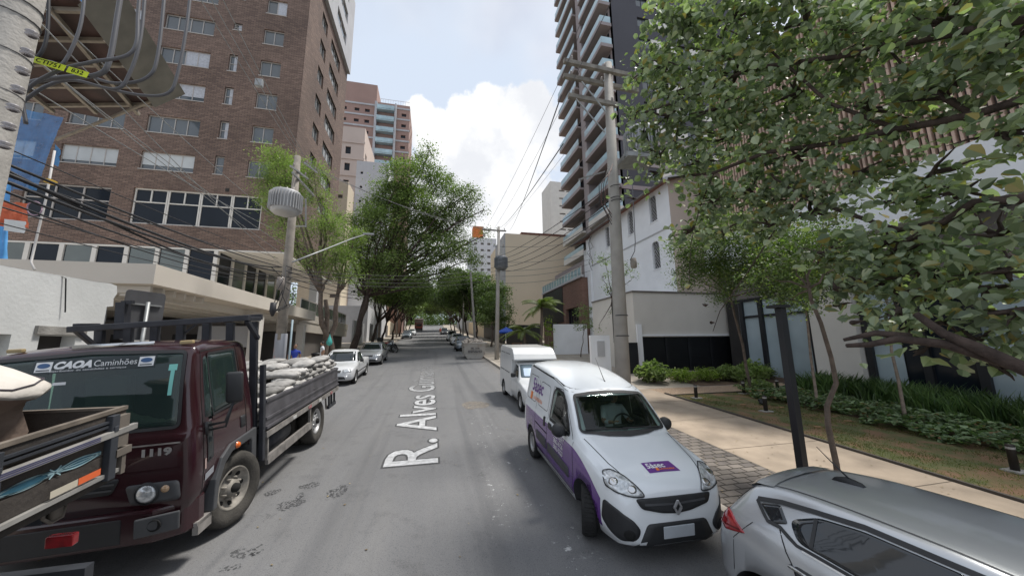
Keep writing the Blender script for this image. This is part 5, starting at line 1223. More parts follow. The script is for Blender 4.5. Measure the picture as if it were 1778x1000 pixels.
def generic_car(name, label, cat, x, y, P, rotz=0.0, group=None, detail=True, slope=None, kind='hatch', face='front'):
    """compact car from a few measures; P: paint, L, W, H, hood, etc."""
    t = vmat_place(name, label, cat, x, y, rotz, group, slope=slope)
    L, W, H = P.get('L', 3.9), P.get('W', 1.65), P.get('H', 1.45); h = W / 2; wy, ry = .72, L - .72 if kind != 'pickup' else L - .95
    wb = P.get('hood', .95)     # windscreen base
    if kind == 'pickup': roof0, roof1, rear = wb + .75, wb + 1.35, wb + 1.75
    elif kind == 'sedan': roof0, roof1, rear = wb + .75, L - 1.35, L - .55
    else: roof0, roof1, rear = wb + .75, L - .65, L - .10
    hh = P.get('hz', .92)
    top = [(0, .52), (.03, .62), (.10, .70), (.3, hh - .10), (wb, hh + .02), (wb + .12, hh + .08), (roof0 - .2, H - .14), (roof0, H - .05), ((roof0 + roof1) / 2, H), (roof1, H - .06)]
    if kind == 'pickup': top += [(rear - .08, H - .35), (rear, hh + .03), (rear + .1, hh), (L - .05, hh), (L, .55)]
    elif kind == 'sedan': top += [(rear, hh + .10), (L - .08, hh + .04), (L - .02, .8), (L, .5)]
    else: top += [(rear - .08, hh + .12), (L - .03, hh - .1), (L, .5)]
    w = [(0, h * .66), (.05, h * .78), (.2, h * .92), (.5, h * .985), (1.0, h), (L - .8, h), (L - .2, h * .95), (L, h * .82)]
    belt = [(0, .46), (.05, .56), (.2, .68), (.5, hh - .13), (wb, hh - .05), (L - .3, hh + .02), (L - .06, hh - .08), (L, .5)]
    rw = [(0, h * .5), (.2, h * .72), (wb, h * .86), (roof0, h * .74), (roof1, h * .74), (L, h * .72)]
    zb = [(0, .28), (.2, .20), (L - .3, .20), (L, .32)]; cr = [(0, .02), (.3, .05), (wb, .05), (roof0, .06), (roof1, .06), (L, .03)]
    me0 = loft(top, w, belt, rw, zb, cr, 44); bv = bvh_of(me0); r = P.get('r', .29)
    me = cut(me0, [cyl_cut(q, r, r + .055, s * (h - .28), s * (h + .3), 20) for s in (-1, 1) for q in (wy, ry)]); link_mesh('body', me, [P['paint'], M_PLAST], t, True)
    zt = H - .10; f = P.get('glass', M_CARGL)
    wsb, wst = h * .80, h * .68
    lbuild(patch(bv, 'y-', round_poly([(-wsb, hh + .07), (0, hh + .05), (wsb, hh + .07), (wst, H - .10), (-wst, H - .10)], .04), .005, 4), 'windscreen', f, t)
    if kind != 'pickup': lbuild(patch(bv, 'y+', round_poly([(-wsb * .9, hh + .14), (wsb * .9, hh + .14), (wst * .93, H - .14), (-wst * .93, H - .14)], .04), .005, 3), 'rear_window', f, t)
    for sx, s in (('x-', -1), ('x+', 1)):
        if kind == 'pickup': polys = [[(wb + .22, hh + .03), (roof0 - .02, H - .14), (roof1, H - .13), (roof1 + .12, hh + .05)]]
        elif kind == 'sedan': polys = [[(wb + .22, hh + .03), (roof0 - .02, H - .14), (wb + 1.32, H - .12), (wb + 1.36, hh + .05)], [(wb + 1.42, hh + .05), (wb + 1.39, H - .12), (roof1 + .02, H - .16), (roof1 + .42, hh + .08)]]
        else: polys = [[(wb + .22, hh + .03), (roof0 - .02, H - .14), (wb + 1.32, H - .12), (wb + 1.36, hh + .05)], [(wb + 1.42, hh + .05), (wb + 1.39, H - .12), (roof1 - .02, H - .16), (roof1 + .28, hh + .08)]]
        for q in polys: lbuild(patch(bv, sx, round_poly(q, .05), .004, 3), 'side_window', f, t)
        if detail:
            g = MB(); strip(bv, sx, [(wb + .12, hh), (wb + .1, .3), (wb + 1.38, .28), (wb + 1.38, hh + .02)], .010, .003, g, .15); lbuild(g, 'door_gap', M_GAP, t)
            lbuild(strip(bv, sx, [(.6, .50), (L - .6, .52)], .05, .008, step=.2), 'door_moulding', M_PLAST, t)
            lbuild(patch(bv, sx, [(wb + 1.15, hh - .13), (wb + 1.30, hh - .13), (wb + 1.30, hh - .09), (wb + 1.15, hh - .09)], .012, 1), 'door_handle', M_PLAST, t)
        lbuild(MB().box(s * (h + .09) - .08, s * (h + .09) + .08, wb + .28, wb + .38, hh + .0, hh + .13), 'wing_mirror', P.get('mirror', M_PLAST), t, smooth=False, bevel=.03)
        lbuild(patch(bv, 'y-', round_poly([(s * h * .42, .70), (s * h * .80, .72), (s * h * .86, .60), (s * h * .45, .58)], .03), .012, 2), 'headlight', M_LAMPC, t)
        lbuild(patch(bv, 'y+', round_poly([(s * h * .62, .86), (s * h * .84, .88), (s * h * .86, .66), (s * h * .66, .64)], .02), .010, 2), 'tail_lamp', M_LAMPR, t)
        for q in (wy, ry): wheel(t, s * (h - .09), q, r, .17, rim_m=P.get('rim', M_RIMG), holes=P.get('holes', 7))
    lbuild(patch(bv, 'y-', round_poly([(-h * .36, .68), (h * .36, .68), (h * .33, .58), (-h * .33, .58)], .02), .010, 2), 'grille', M_PLAST, t)
    lbuild(patch(bv, 'y-', round_poly([(-h * .55, .42), (h * .55, .42), (h * .6, .30), (-h * .6, .30)], .02), .010, 2), 'lower_grille', M_PLAST, t)
    return t, bv

def fiorino():
    M = paint('small_van_white', (.62, .63, .63), .3)
    t = vmat_place('box_van', 'small white van with raised cargo box parked behind the delivery van', 'van', 3.62, 10.43)
    W, H = 1.62, 1.88; h = W / 2; L = 4.05; wy, ry = .76, 3.33
    top = [(0, .50), (.03, .62), (.10, .70), (.3, .80), (.95, .92), (1.05, .97), (1.62, 1.36), (1.72, 1.41), (1.95, 1.44), (2.05, 1.44), (2.2, 1.30), (2.3, 1.3)]
    w = [(0, h * .72), (.05, h * .84), (.2, h * .94), (.5, h * .985), (2.3, h)]
    me0 = loft(top, w, [(0, .45), (.05, .56), (.2, .70), (.5, .80), (.95, .88), (2.3, .92)], [(0, h * .6), (.2, h * .8), (.95, h * .88), (1.65, h * .76), (2.3, h * .78)], [(0, .28), (.2, .20), (2.3, .2)], [(0, .02), (.3, .03), (1.65, .04), (2.3, .04)], 34)
    bv = bvh_of(me0); me = cut(me0, [cyl_cut(wy, .28, .335, s * (h - .28), s * (h + .3), 20) for s in (-1, 1)]); link_mesh('body', me, [M, M_PLAST], t, True)
    # cargo box with a sloped leading edge over the cab
    b = MB(); prof = [(1.98, .22), (1.98, 1.46), (1.92, 1.52), (1.62, 1.47), (1.60, 1.52), (1.75, 1.70), (1.98, 1.86), (2.2, 1.90), (3.85, 1.90), (4.02, 1.84), (4.05, 1.4), (4.05, .34), (3.9, .24)]
    n = len(prof)
    def ring(x, k): return [(x, y, z) for y, z in prof]
    b.add([(s * (h if i < 2 else h) * (1 if z < 1.2 else 1 - .055 * (z - 1.2) / .7), y, z) for s in (-1, 1) for i, (y, z) in enumerate(prof)], [tuple(range(n)), tuple(range(2 * n - 1, n - 1, -1))] + [(i, i + n, (i + 1) % n + n, (i + 1) % n) for i in range(n)])
    bm_ = bpy.data.meshes.new('b'); bm_.from_pydata([tuple(v) for v in b.v], [], b.f)
    bx = cut(bm_, [cyl_cut(ry, .28, .335, s * (h - .28), s * (h + .3), 20) for s in (-1, 1)]); o = link_mesh('cargo_box', bx, [M, M_PLAST], t); md = o.modifiers.new('bevel', 'BEVEL'); md.width = .04; md.segments = 3; md.limit_method = 'ANGLE'
    for s in (-1, 1):
        g = MB()
        for z in (1.45, 1.58, 1.70): g.box(s * h * .985 - .006, s * h * .985 + .004, 2.3, 3.8, z, z + .012) if False else None
        for (y0, y1) in ((2.25, 3.0), (3.15, 3.85)):
            for z in (1.0, 1.66): g.bar((s * (h * (1.0 if z < 1.2 else .968) + .003), y0, z), (s * (h * (1.0 if z < 1.2 else .968) + .003), y1, z), .010, .02)
        lbuild(g, 'pressed_rib', M_PLASTG, t, smooth=False)
        sx = 'x-' if s < 0 else 'x+'
        lbuild(patch(bv, sx, round_poly([(1.22, .96), (1.62, 1.31), (1.90, 1.34), (1.93, .97)], .05), .004, 3), 'side_window', M_CARGL, t)
        g = strip(bv, sx, [(1.12, .9), (1.10, .3), (1.97, .28), (1.97, 1.36)], .010, .003, step=.12); lbuild(g, 'door_gap', M_GAP, t)
        lbuild(MB().box(s * (h + .08) - .08, s * (h + .08) + .08, 1.25, 1.35, .98, 1.12), 'wing_mirror', M_PLAST, t, smooth=False, bevel=.03)
        lbuild(patch(bv, 'y-', round_poly([(s * .34, .69), (s * .66, .69), (s * .68, .58), (s * .36, .58)], .02), .012, 2), 'headlight', M_LAMPC, t)
        lbuild(patch(bv, 'y-', round_poly([(s * .30, .54), (s * .74, .54), (s * .72, .30), (s * .3, .30)], .02), .014, 2), 'bumper_corner', M_PLAST, t)
        for q in (wy, ry): wheel(t, s * (h - .09), q, .28, .165)
    lbuild(patch(bv, 'y-', round_poly([(-.66, .985), (0, .97), (.66, .985), (.58, 1.34), (-.58, 1.34)], .04), .005, 4), 'windscreen', glass_mat('pale_windscreen', (.10, .14, .17), .04), t)
    lbuild(patch(bv, 'y-', round_poly([(-.54, 1.02), (-.1, 1.01), (-.14, 1.24), (-.50, 1.24)], .03), .009, 2, edge=False), 'sunshade', mat('sunshade_blue', (.30, .42, .60), .4), t)
    lbuild(patch(bv, 'y-', round_poly([(-.30, .67), (.30, .67), (.30, .58), (-.30, .58)], .02), .012, 2), 'grille', M_PLAST, t)
    g = MB(); g.lathe([(.001, .22), (.06, .20), (.10, .10), (.12, .0)], 10, 'z', (-.1, 3.3, 1.89)); g.lathe([(.001, .14), (.08, .10), (.13, .0)], 10, 'z', (.12, 3.4, 1.89))
    return t
fiorino()

def silver_hatch():
    Pn = mat('silver_paint', (.50, .515, .53), .28, .5, var=.03, coat=.7)
    t = vmat_place('silver_hatchback', 'silver hatchback with roof aerial, nearest the camera at the lower right', 'car', 4.10, -.42, rotz=rad(8.5))
    L, h = 3.92, .84; wy, ry = .78, 3.30
    top = [(0, .55), (.03, .66), (.12, .76), (.4, .88), (1.05, 1.00), (1.15, 1.04), (1.75, 1.34), (1.95, 1.39), (2.4, 1.415), (2.9, 1.405), (3.25, 1.375), (3.50, 1.32), (3.58, 1.285), (3.74, 1.08), (3.80, .96), (3.88, .86), (3.92, .62), (3.925, .5)]
    w = [(0, .60), (.06, .70), (.22, .79), (.5, .83), (1.0, .84), (2.9, .845), (3.3, .84), (3.6, .80), (3.78, .735), (3.88, .64), (3.925, .54)]
    belt = [(0, .48), (.05, .6), (.3, .78), (.9, .90), (1.6, .93), (2.8, 1.00), (3.4, 1.045), (3.7, 1.03), (3.80, .93), (3.88, .80), (3.925, .47)]
    rw = [(0, .5), (.2, .66), (1.05, .74), (1.8, .60), (2.2, .575), (3.0, .56), (3.5, .52), (3.6, .54), (3.8, .62), (3.925, .45)]
    zb = [(0, .28), (.2, .19), (3.5, .20), (3.8, .30), (3.925, .38)]; cr = [(0, .02), (.3, .05), (1.05, .05), (1.8, .055), (3.0, .06), (3.5, .05), (3.925, .03)]
    me0 = loft(top, w, belt, rw, zb, cr, 90, shoulder=.94, crease=.012); bv = bvh_of(me0)
    me = cut(me0, [cyl_cut(q, .31, .375, s * .54, s * 1.2, 40) for s in (-1, 1) for q in (wy, ry)]); link_mesh('body', me, [Pn, M_PLAST], t, True)
    G = glass_mat('tinted_window', (.012, .016, .020), .04)
    lbuild(patch(bv, 'y-', round_poly([(-.66, 1.05), (.66, 1.05), (.55, 1.37), (-.55, 1.37)], .04), .005, 5), 'windscreen', G, t)
    rwp = ((0, 3.70, 1.20), (0, .75, .66), (1, 0, 0))
    lbuild(patch(bv, rwp, round_poly([(-.60, -.13), (.60, -.13), (.49, .14), (-.49, .14)], .05), .006, 5), 'rear_window', G, t)
    for sx, s in (('x-', -1), ('x+', 1)):
        q = round_poly([(1.30, .99), (1.86, 1.25), (2.16, 1.29), (2.20, 1.00)], .05); wo = lbuild(patch(bv, sx, q, .004, 5), 'front_door_window', G, t)
        q2 = round_poly([(2.28, 1.01), (2.25, 1.297), (2.75, 1.297), (3.02, 1.262), (3.20, 1.17), (3.10, 1.065)], .05); wo2 = lbuild(patch(bv, sx, q2, .004, 6), 'rear_door_window', G, t)
        lbuild(patch(bv, sx, [(3.0, 1.07), (3.025, 1.07), (3.045, 1.24), (3.02, 1.25)], .008, 2, edge=False), 'window_divider', M_PLAST, wo2)
        q3 = round_poly([(3.20, 1.14), (3.30, 1.225), (3.46, 1.175), (3.30, 1.10)], .02); qo = lbuild(patch(bv, sx, q3, .006, 3), 'quarter_window', G, t)
        lbuild(strip(bv, sx, [(1.86, 1.275), (2.2, 1.32), (2.75, 1.32), (3.05, 1.285), (3.30, 1.245), (3.50, 1.19)], .030, .010), 'window_surround', M_PLAST, t)
        lbuild(strip(bv, sx, [(2.20, .995), (3.10, 1.045), (3.24, 1.10), (3.34, 1.10), (3.50, 1.185)], .022, .010), 'lower_window_surround', M_PLAST, t)
        lbuild(strip(bv, sx, [(1.30, .972), (2.2, .982), (3.06, 1.028)], .012, .012), 'chrome_waistline', M_CHROME, t)
        lbuild(strip(bv, sx, [(2.22, 1.0), (2.22, 1.315)], .07, .009), 'door_pillar', M_PLAST, t)
        lbuild(strip(bv, sx, [(2.24, .98), (2.25, .5), (2.22, .27)], .008, .003), 'door_gap', M_GAP, t); lbuild(strip(bv, sx, [(3.24, 1.09), (3.12, .92), (2.98, .66), (2.86, .30)], .008, .003), 'rear_door_gap', M_GAP, t)
        lbuild(strip(bv, 'z', [(s * .53, 1.95), (s * .515, 2.5), (s * .50, 3.0), (s * .47, 3.42)], .016, .002), 'roof_gutter', M_PLASTG, t)
        lbuild(strip(bv, sx, [(3.45, 1.045), (3.62, .84), (3.64, .55)], .006, .002), 'bumper_gap', M_GAP, t)
        hx = ((s * .60, 3.72, .90), (s * .75, .66, .10), (0, -1, 0))
        lp = round_poly([(3.50, .93), (3.70, 1.035), (3.79, .985), (3.86, .845), (3.70, .86)], .02); lo = lbuild(patch(bv, sx, lp, .012, 4), 'tail_lamp', M_LAMPR, t)
        g = strip(bv, sx, [(3.55, .935), (3.72, .90), (3.83, .87)], .012, .016); lbuild(g, 'lamp_rib', mat('dark_red', (.10, .002, .004), .2), lo)
        lbuild(patch(bv, 'y+', round_poly([(s * .40, .95), (s * .60, .99), (s * .62, .86), (s * .42, .86)], .02), .012, 3), 'tail_lamp', M_LAMPR, t)
        rc = lbuild(patch(bv, sx, round_poly([(2.86, .83), (3.10, .84), (3.10, .92), (2.86, .91)], .035), .002, 3), 'handle_recess', M_PLASTG, t)
        f = caster(bv, sx, .03); a, b = f((2.83, .885)), f((3.12, .90)); hb = MB(); hb.tube([f((2.83, .885), -.025), a, f((2.97, .895), .008), b, f((3.12, .90), -.025)], .012, 8); lbuild(hb, 'door_handle', M_CHROME, t)
        mo = MB(); mo.lathe([(.001, -.07), (.07, -.06), (.10, 0), (.09, .05), (.001, .055)], 16, 'y', M=Matrix.Translation((s * .96, 1.42, 1.02)) @ Matrix.Diagonal((1.1, 1, .75, 1))); lbuild(mo, 'wing_mirror', Pn, t)
        lbuild(patch(bv, 'y-', round_poly([(s * .36, .74), (s * .66, .80), (s * .72, .64), (s * .42, .60)], .03), .012, 3), 'headlight', M_LAMPC, t)
        for q in (wy, ry): wheel(t, s * .735, q, .31, .19, holes=5)
    sp = MB()
    bevel = lbuild(patch(bv, 'y+', round_poly([(-.25, .78), (.25, .78), (.25, .66), (-.25, .66)], .01), .01, 2), 'number_plate', mat('blank_plate2', (.42, .45, .48), .5), t)
    g = MB(); vs = []
    f = caster(bv, 'z', .0); n = 13
    for e, (y, dz) in enumerate(((3.44, .012), (3.60, .012), (3.66, -.005), (3.66, -.03), (3.50, -.045))):
        for i in range(n): 
            x = -.50 + 1.0 * i / (n - 1); zb_ = f((x, 3.44)).z; vs.append((x * (1 - .02 * e), y - .05 * abs(x)**2, zb_ + dz - (.03 if e > 0 else 0) - (.02 if e > 1 else 0)))
    g.add(vs, [(e * n + i, e * n + i + 1, (e + 1) * n + i + 1, (e + 1) * n + i) for e in range(4) for i in range(n - 1)]); lbuild(g, 'roof_spoiler', Pn, t)
    z0 = f((0, 3.12)).z
    g = MB(); g.prism([(2.98, z0 + .0), (3.02, z0 + .03), (3.12, z0 + .045), (3.20, z0 + .02), (3.22, z0 - .01)], -.022, .022, 'x'); g.tube([(0, 3.10, z0 + .04), (0, 3.22, z0 + .14), (0, 3.33, z0 + .24)], [.008, .005, .003], 6); lbuild(g, 'aerial', M_PLAST, t)
    return t
HATCH = silver_hatch()

WH = paint('white_car_paint', (.60, .61, .62)); SI = mat('silver_car_paint', (.36, .37, .38), .3, .5, var=.04, coat=.6); DK = paint('dark_grey_car_paint', (.06, .065, .075)); GB = mat('grey_blue_car_paint', (.16, .19, .22), .3, .4, var=.04, coat=.6); RD = paint('red_car_paint', (.35, .03, .02))
generic_car('pickup_car', 'white compact pickup parked on the left directly behind the maroon truck', 'car', -4.13, 16.95, dict(paint=WH, L=4.3, W=1.64, H=1.48, hood=1.0), kind='pickup')
generic_car('hatchback', 'silver hatchback parked on the left between the white pickup and the motorcycles', 'car', -3.95, 24.4, dict(paint=SI, L=3.8, W=1.62, H=1.40))
generic_car('hatchback', 'dark grey car parked up the hill on the left beyond the motorcycles', 'car', -4.1, 62, dict(paint=GB, L=3.9), detail=False)
generic_car('hatchback', 'white car parked on the left beyond the dark grey car', 'car', -4.1, 78, dict(paint=WH, L=3.9), detail=False)
generic_car('hatchback', 'grey-blue car parked on the right just beyond the rubble skip', 'car', 3.25, 34.5, dict(paint=GB, L=3.9), detail=True)
generic_car('hatchback', 'white car second beyond the rubble skip on the right', 'car', 3.25, 43.5, dict(paint=WH, L=3.8), detail=False)
generic_car('hatchback', 'white car third beyond the rubble skip on the right', 'car', 3.2, 54, dict(paint=WH, L=3.8, H=1.55), detail=False)
generic_car('hatchback', 'black and white car parked far up the right kerb near a red figure', 'car', 3.1, 82, dict(paint=DK, L=4.2, H=1.6), detail=False)

def far_truck():
    t = vmat_place('red_truck', 'red lorry with a pale box at the crest of the street', 'truck', -3.6, 104, slope=.1)
    M = paint('red_lorry_paint', (.30, .05, .03)); g = MB(); g.prism([(0, .5), (0, 1.3), (.15, 2.2), (1.6, 2.25), (1.6, .5)], -1.1, 1.1, 'x'); lbuild(g, 'cab', M, t, smooth=False, bevel=.08)
    lbuild(MB().box(-.9, .9, -.02, .2, 1.35, 2.0), 'windscreen', M_CARGL, t, smooth=False); lbuild(MB().box(-1.15, 1.15, 1.7, 6.0, .9, 3.4), 'cargo_box', mat('box_beige', (.35, .30, .27)), t, smooth=False); lbuild(MB().box(-1.1, 1.1, -.1, .05, .4, .75), 'bumper', M_PLAST, t, smooth=False)
    for s in (-1, 1):
        for q in (.9, 4.8): wheel(t, s * .95, q, .45, .25)
far_truck()
def wood_truck():
    t = vmat_place('stake_bed_truck', 'weathered timber-sided truck bed with painted blue scrolls, cut off by the lower left corner', 'truck', -3.70, 4.06, slope=.095)
    MWD = mat('dark_weathered_wood', (.040, .034, .030), .85, scale=1.2, col2=(.085, .070, .058), mask=(.4, .65), bump=.5, bscale=18, detail=9)
    MWL = mat('worn_wood_edge', (.15, .125, .10), .85, var=.4, scale=6); MAL = mat('dull_aluminium_rail', (.34, .33, .31), .5, .3, var=.25, scale=5); MST = mat('dark_steel_rail', (.05, .055, .065), .5, .3, var=.3)
    BL = mat('faded_blue_paint', (.035, .13, .19), .7, var=.35, scale=7); LB = mat('pale_blue_line', (.28, .42, .46), .7, var=.2, scale=8)
    x0 = 1.10; L0 = -4.6
    for s in (-1, 1):
        g = MB(); X = s * x0; g.box(X - .025, X + .0, L0, 0, 1.56, 1.70); g.box(X - .025, X + .0, L0, 0, 1.705, 1.84); g.box(X - .025, X + 0, L0, 0, 1.90, 2.03)
        so = lbuild(g, 'side_boards', MWD, t, smooth=False, bevel=.004)
        g = MB(); g.box(X - .03, X + .012, L0, .0, 2.032, 2.062); lbuild(g, 'top_edge', MWL, so, smooth=False)
        g = MB(); xx = X + s * .018
        for z in (1.975, 1.94): g.box(xx - .012, xx + .012, L0, -.18, z - .012, z + .006)
        lbuild(g, 'upper_steel_rail', MST, so, smooth=False)
        g = MB(); xx = X + s * .035; g.box(xx - .02, xx + .02, L0, .06, 1.845, 1.895); 
        lbuild(g, 'aluminium_rail', MAL, so, smooth=False, bevel=.004)
        g = MB()
        for z in (1.858, 1.872, 1.884): g.box(xx + s * .021 - .001, xx + s * .021 + .001, L0, -.30, z - .003, z + .003)
        lbuild(g, 'rail_groove', mat('groove_blue', (.05, .05, .13), .6), so, smooth=False)
        g = MB(); g.box(X - .02, X + .028, L0, .0, 1.525, 1.556); lbuild(g, 'bottom_rail', MAL, so, smooth=False)
        for y in (-.16, -.98, -1.85, -2.7, -3.5):
            g = MB(); g.box(X + (.001 if s > 0 else -.05), X + (.05 if s > 0 else -.001), y - .035, y + .035, 1.50, 2.02); g.box(X - .01, X + s * .06 if s > 0 else X + .01, y - .02, y + .02, 1.885, 1.93); lbuild(g, 'stake', MST, so, smooth=False, bevel=.004)
        g = MB(); g.box(X - .05, X + .05, -.14, .02, 1.66, 1.72); g.box(X + .0, X + .04, -.06, -.02, 1.50, 1.66); g.box(X - .02, X + .045, -.12, -.02, 1.74, 2.00); lbuild(g, 'tail_hinge', mat('worn_hinge', (.14, .12, .10), .8, var=.3), so, smooth=False)
        if s > 0:
            xx = X + .004
            def wav(y0, y1, zc, amp, n=26, ph=0.0, w=.010, m=LB, name='painted_scroll'):
                g = MB(); P = []
                for i in range(n + 1):
                    q = i / n; P.append((y0 + (y1 - y0) * q, zc + amp * math.sin(2 * math.pi * q + ph)))
                for i in range(n): g.quad((xx + .003, P[i][0], P[i][1] - w), (xx + .003, P[i + 1][0], P[i + 1][1] - w), (xx + .003, P[i + 1][0], P[i + 1][1] + w), (xx + .003, P[i][0], P[i][1] + w))
                lbuild(g, name, m, so, smooth=False)
            for (ya, yb) in ((-.93, -.22), (-1.80, -1.03), (-2.65, -1.9)):
                # blue lozenges between wavy pale lines, a small star in the middle
                g = MB(); n = 30; mid = (ya + yb) / 2
                P = []
                for i in range(n + 1):
                    q = i / n; y = ya + (yb - ya) * q; zc = 1.74 + .0 * q; a = .016 + .012 * abs(math.sin(2 * math.pi * q)); P.append((y, zc - a, zc + a))
                for i in range(n): g.quad((xx, P[i][0], P[i][1]), (xx, P[i + 1][0], P[i + 1][1]), (xx, P[i + 1][0], P[i + 1][2]), (xx, P[i][0], P[i][2]))
                lbuild(g, 'painted_band', BL, so, smooth=False)
                wav(ya, yb, 1.74, .030, w=.0045); wav(ya, yb, 1.74, -.030, w=.0045); wav(ya, yb, 1.748, .018, w=.003); wav(ya, yb, 1.732, -.018, w=.003)
                g = MB()
                for a in (.7, -.7, 1.57 * 0): g.bar((xx + .005, mid - .05 * math.cos(a), 1.74 - .05 * math.sin(a)), (xx + .005, mid + .05 * math.cos(a), 1.74 + .05 * math.sin(a)), .008, .003, up=(1, 0, 0))
                lbuild(g, 'painted_star', LB, so, smooth=False)
            g = MB(); g.quad((xx + .026, -.42, 1.575), (xx + .026, -.24, 1.575), (xx + .026, -.24, 1.625), (xx + .026, -.42, 1.625)); lbuild(g, 'reflector_strip', mat('orange_reflector', (.75, .14, .04), .4), so, smooth=False)
            g = MB(); g.quad((xx + .026, -.62, 1.575), (xx + .026, -.425, 1.575), (xx + .026, -.425, 1.625), (xx + .026, -.62, 1.625)); lbuild(g, 'reflector_strip', mat('cream_reflector', (.55, .50, .40), .5), so, smooth=False)
    g = MB(); g.box(-1.07, 1.07, -.03, -.0, 1.55, 2.03); lbuild(g, 'tailgate', MWD, t, smooth=False); g = MB(); g.box(-1.07, 1.07, -.035, .005, 2.033, 2.055); lbuild(g, 'tailgate_edge', MWL, t, smooth=False)
    g = MB().box(-1.08, 1.08, L0, -.03, 1.45, 1.52); lbuild(g, 'bed_floor', MWD, t, smooth=False)
    g = MB()
    for s in (-1, 1): g.box(s * .42 - .05, s * .42 + .05, L0, -.05, 1.15, 1.44)
    for y in (-.5, -1.3, -2.2): g.box(-1.0, 1.0, y, y + .08, 1.35, 1.44)
    lbuild(g, 'chassis', MST, t, smooth=False)
    g = MB(); g.box(-1.0, 1.0, -.12, -.04, .62, .80); bo = lbuild(g, 'rear_bumper', MST, t, smooth=False)
    g = MB(); g.box(-.62, -.28, -.02, -.0, .70, .90); lbuild(g, 'number_plate', mat('blank_plate3', (.10, .02, .02), .5), t, smooth=False)
    for s in (-1, 1):
        g = MB(); g.box(s * .84 - .09, s * .84 + .09, -.16, -.10, 1.00, 1.09); lbuild(g, 'tail_lamp', M_LAMPR, t, smooth=False, bevel=.01)
        g = MB(); g.tube([(s * 1.02, -.52, 1.50), (s * 1.02, -.52, 1.40), (s * 1.02, -.46, 1.34), (s * 1.02, -.38, 1.34), (s * 1.02, -.36, 1.45)], .012, 6); g.box(s * 1.02 - .02, s * 1.02 + .02, -.47, -.40, 1.36, 1.52); lbuild(g, 'rope_hook', mat('worn_hinge', (.14, .12, .10)), t)
        g = MB(); out = [(s * .98, -.62 - .50 * (1 - math.cos(a)), .55 + .52 * math.sin(a)) for a in np.linspace(0, math.pi, 12)]
        for i in range(11):
            p, q = out[i], out[i + 1]; g.quad((s * .70, p[1], p[2]), (s * 1.06, p[1], p[2]), (s * 1.06, q[1], q[2]), (s * .70, q[1], q[2]))
        lbuild(g, 'mudguard', mat('dull_mudguard', (.05, .05, .045), .8), t)
        wheel(t, s * .90, -1.12, .47, .30, holes=6, rim_m=M_RIMD, tyre_m=M_TYRE, rr=.58, truck=True)
    bpy.context.view_layer.update(); mw = t.matrix_world.copy()
    # big canvas bag standing in the bed
    n = 40; rings = [(.48, 1.54, 0), (.55, 1.62, .03), (.57, 1.85, .05), (.56, 2.02, .05), (.60, 2.14, .04), (.68, 2.17, .05), (.70, 2.20, .04), (.66, 2.25, .03), (.58, 2.31, .025), (.45, 2.38, .03), (.28, 2.43, .02), (.10, 2.45, .01)]
    r = random.Random(4); ph = [r.uniform(0, 6.28) for _ in range(12)]; vs = []
    for k, (R, z, am) in enumerate(rings):
        for i in range(n):
            a = 2 * math.pi * i / n; sq = 1 / max(abs(math.cos(a)), abs(math.sin(a)))**.45
            q = R * sq * (1 + am * (math.sin(7 * a + ph[0] + 4 * z) + .7 * math.sin(12 * a + ph[1] + 9 * z)) + r.uniform(-.012, .012)); vs.append((q * math.cos(a) * 1.0, q * math.sin(a), z + (.025 * math.sin(5 * a + ph[2]) + .015 * math.sin(11 * a + ph[3] + k) if 4 <= k else 0)))
    vs.append((0, 0, 2.455)); N = len(rings)
    fs = [(k * n + i, k * n + (i + 1) % n, (k + 1) * n + (i + 1) % n, (k + 1) * n + i) for k in range(N - 1) for i in range(n)] + [((N - 1) * n + i, (N - 1) * n + (i + 1) % n, N * n) for i in range(n)]
    M = mw @ Matrix.Translation((.12, -.72, .09))
    mb = MB().add(vs, [f for k, f in enumerate(fs)], 0); mb.mi = [1 if k < 5 * n else 0 for k in range(len(fs))]
    me = bpy.data.meshes.new('canvas_bag'); me.from_pydata([tuple(v) for v in mb.v], [], mb.f); me.polygons.foreach_set('material_index', mb.mi)
    o = link_mesh('canvas_bag', me, [mat('canvas_top', (.56, .52, .47), .9, var=.10, scale=3, bump=.7, bscale=9), mat('canvas_side', (.26, .19, .15), .9, var=.3, scale=4, bump=.6, bscale=12)], None, True); o.matrix_world = M
    tag(o, 'large cream canvas bag with folded top standing in the timber truck bed', 'bag')
    sm = MB(); 
    for k in (7,):
        sm.tube([tuple(Vector(vs[k * n + i % n]) * 1.004) for i in range(n + 1)], .006, 5)
    so = link_mesh('seam', (lambda m_: (m_.from_pydata([tuple(v) for v in sm.v], [], sm.f), m_)[1])(bpy.data.meshes.new('seam')), mat('seam_thread', (.06, .05, .06), .9), o)
    return t
wood_truck()
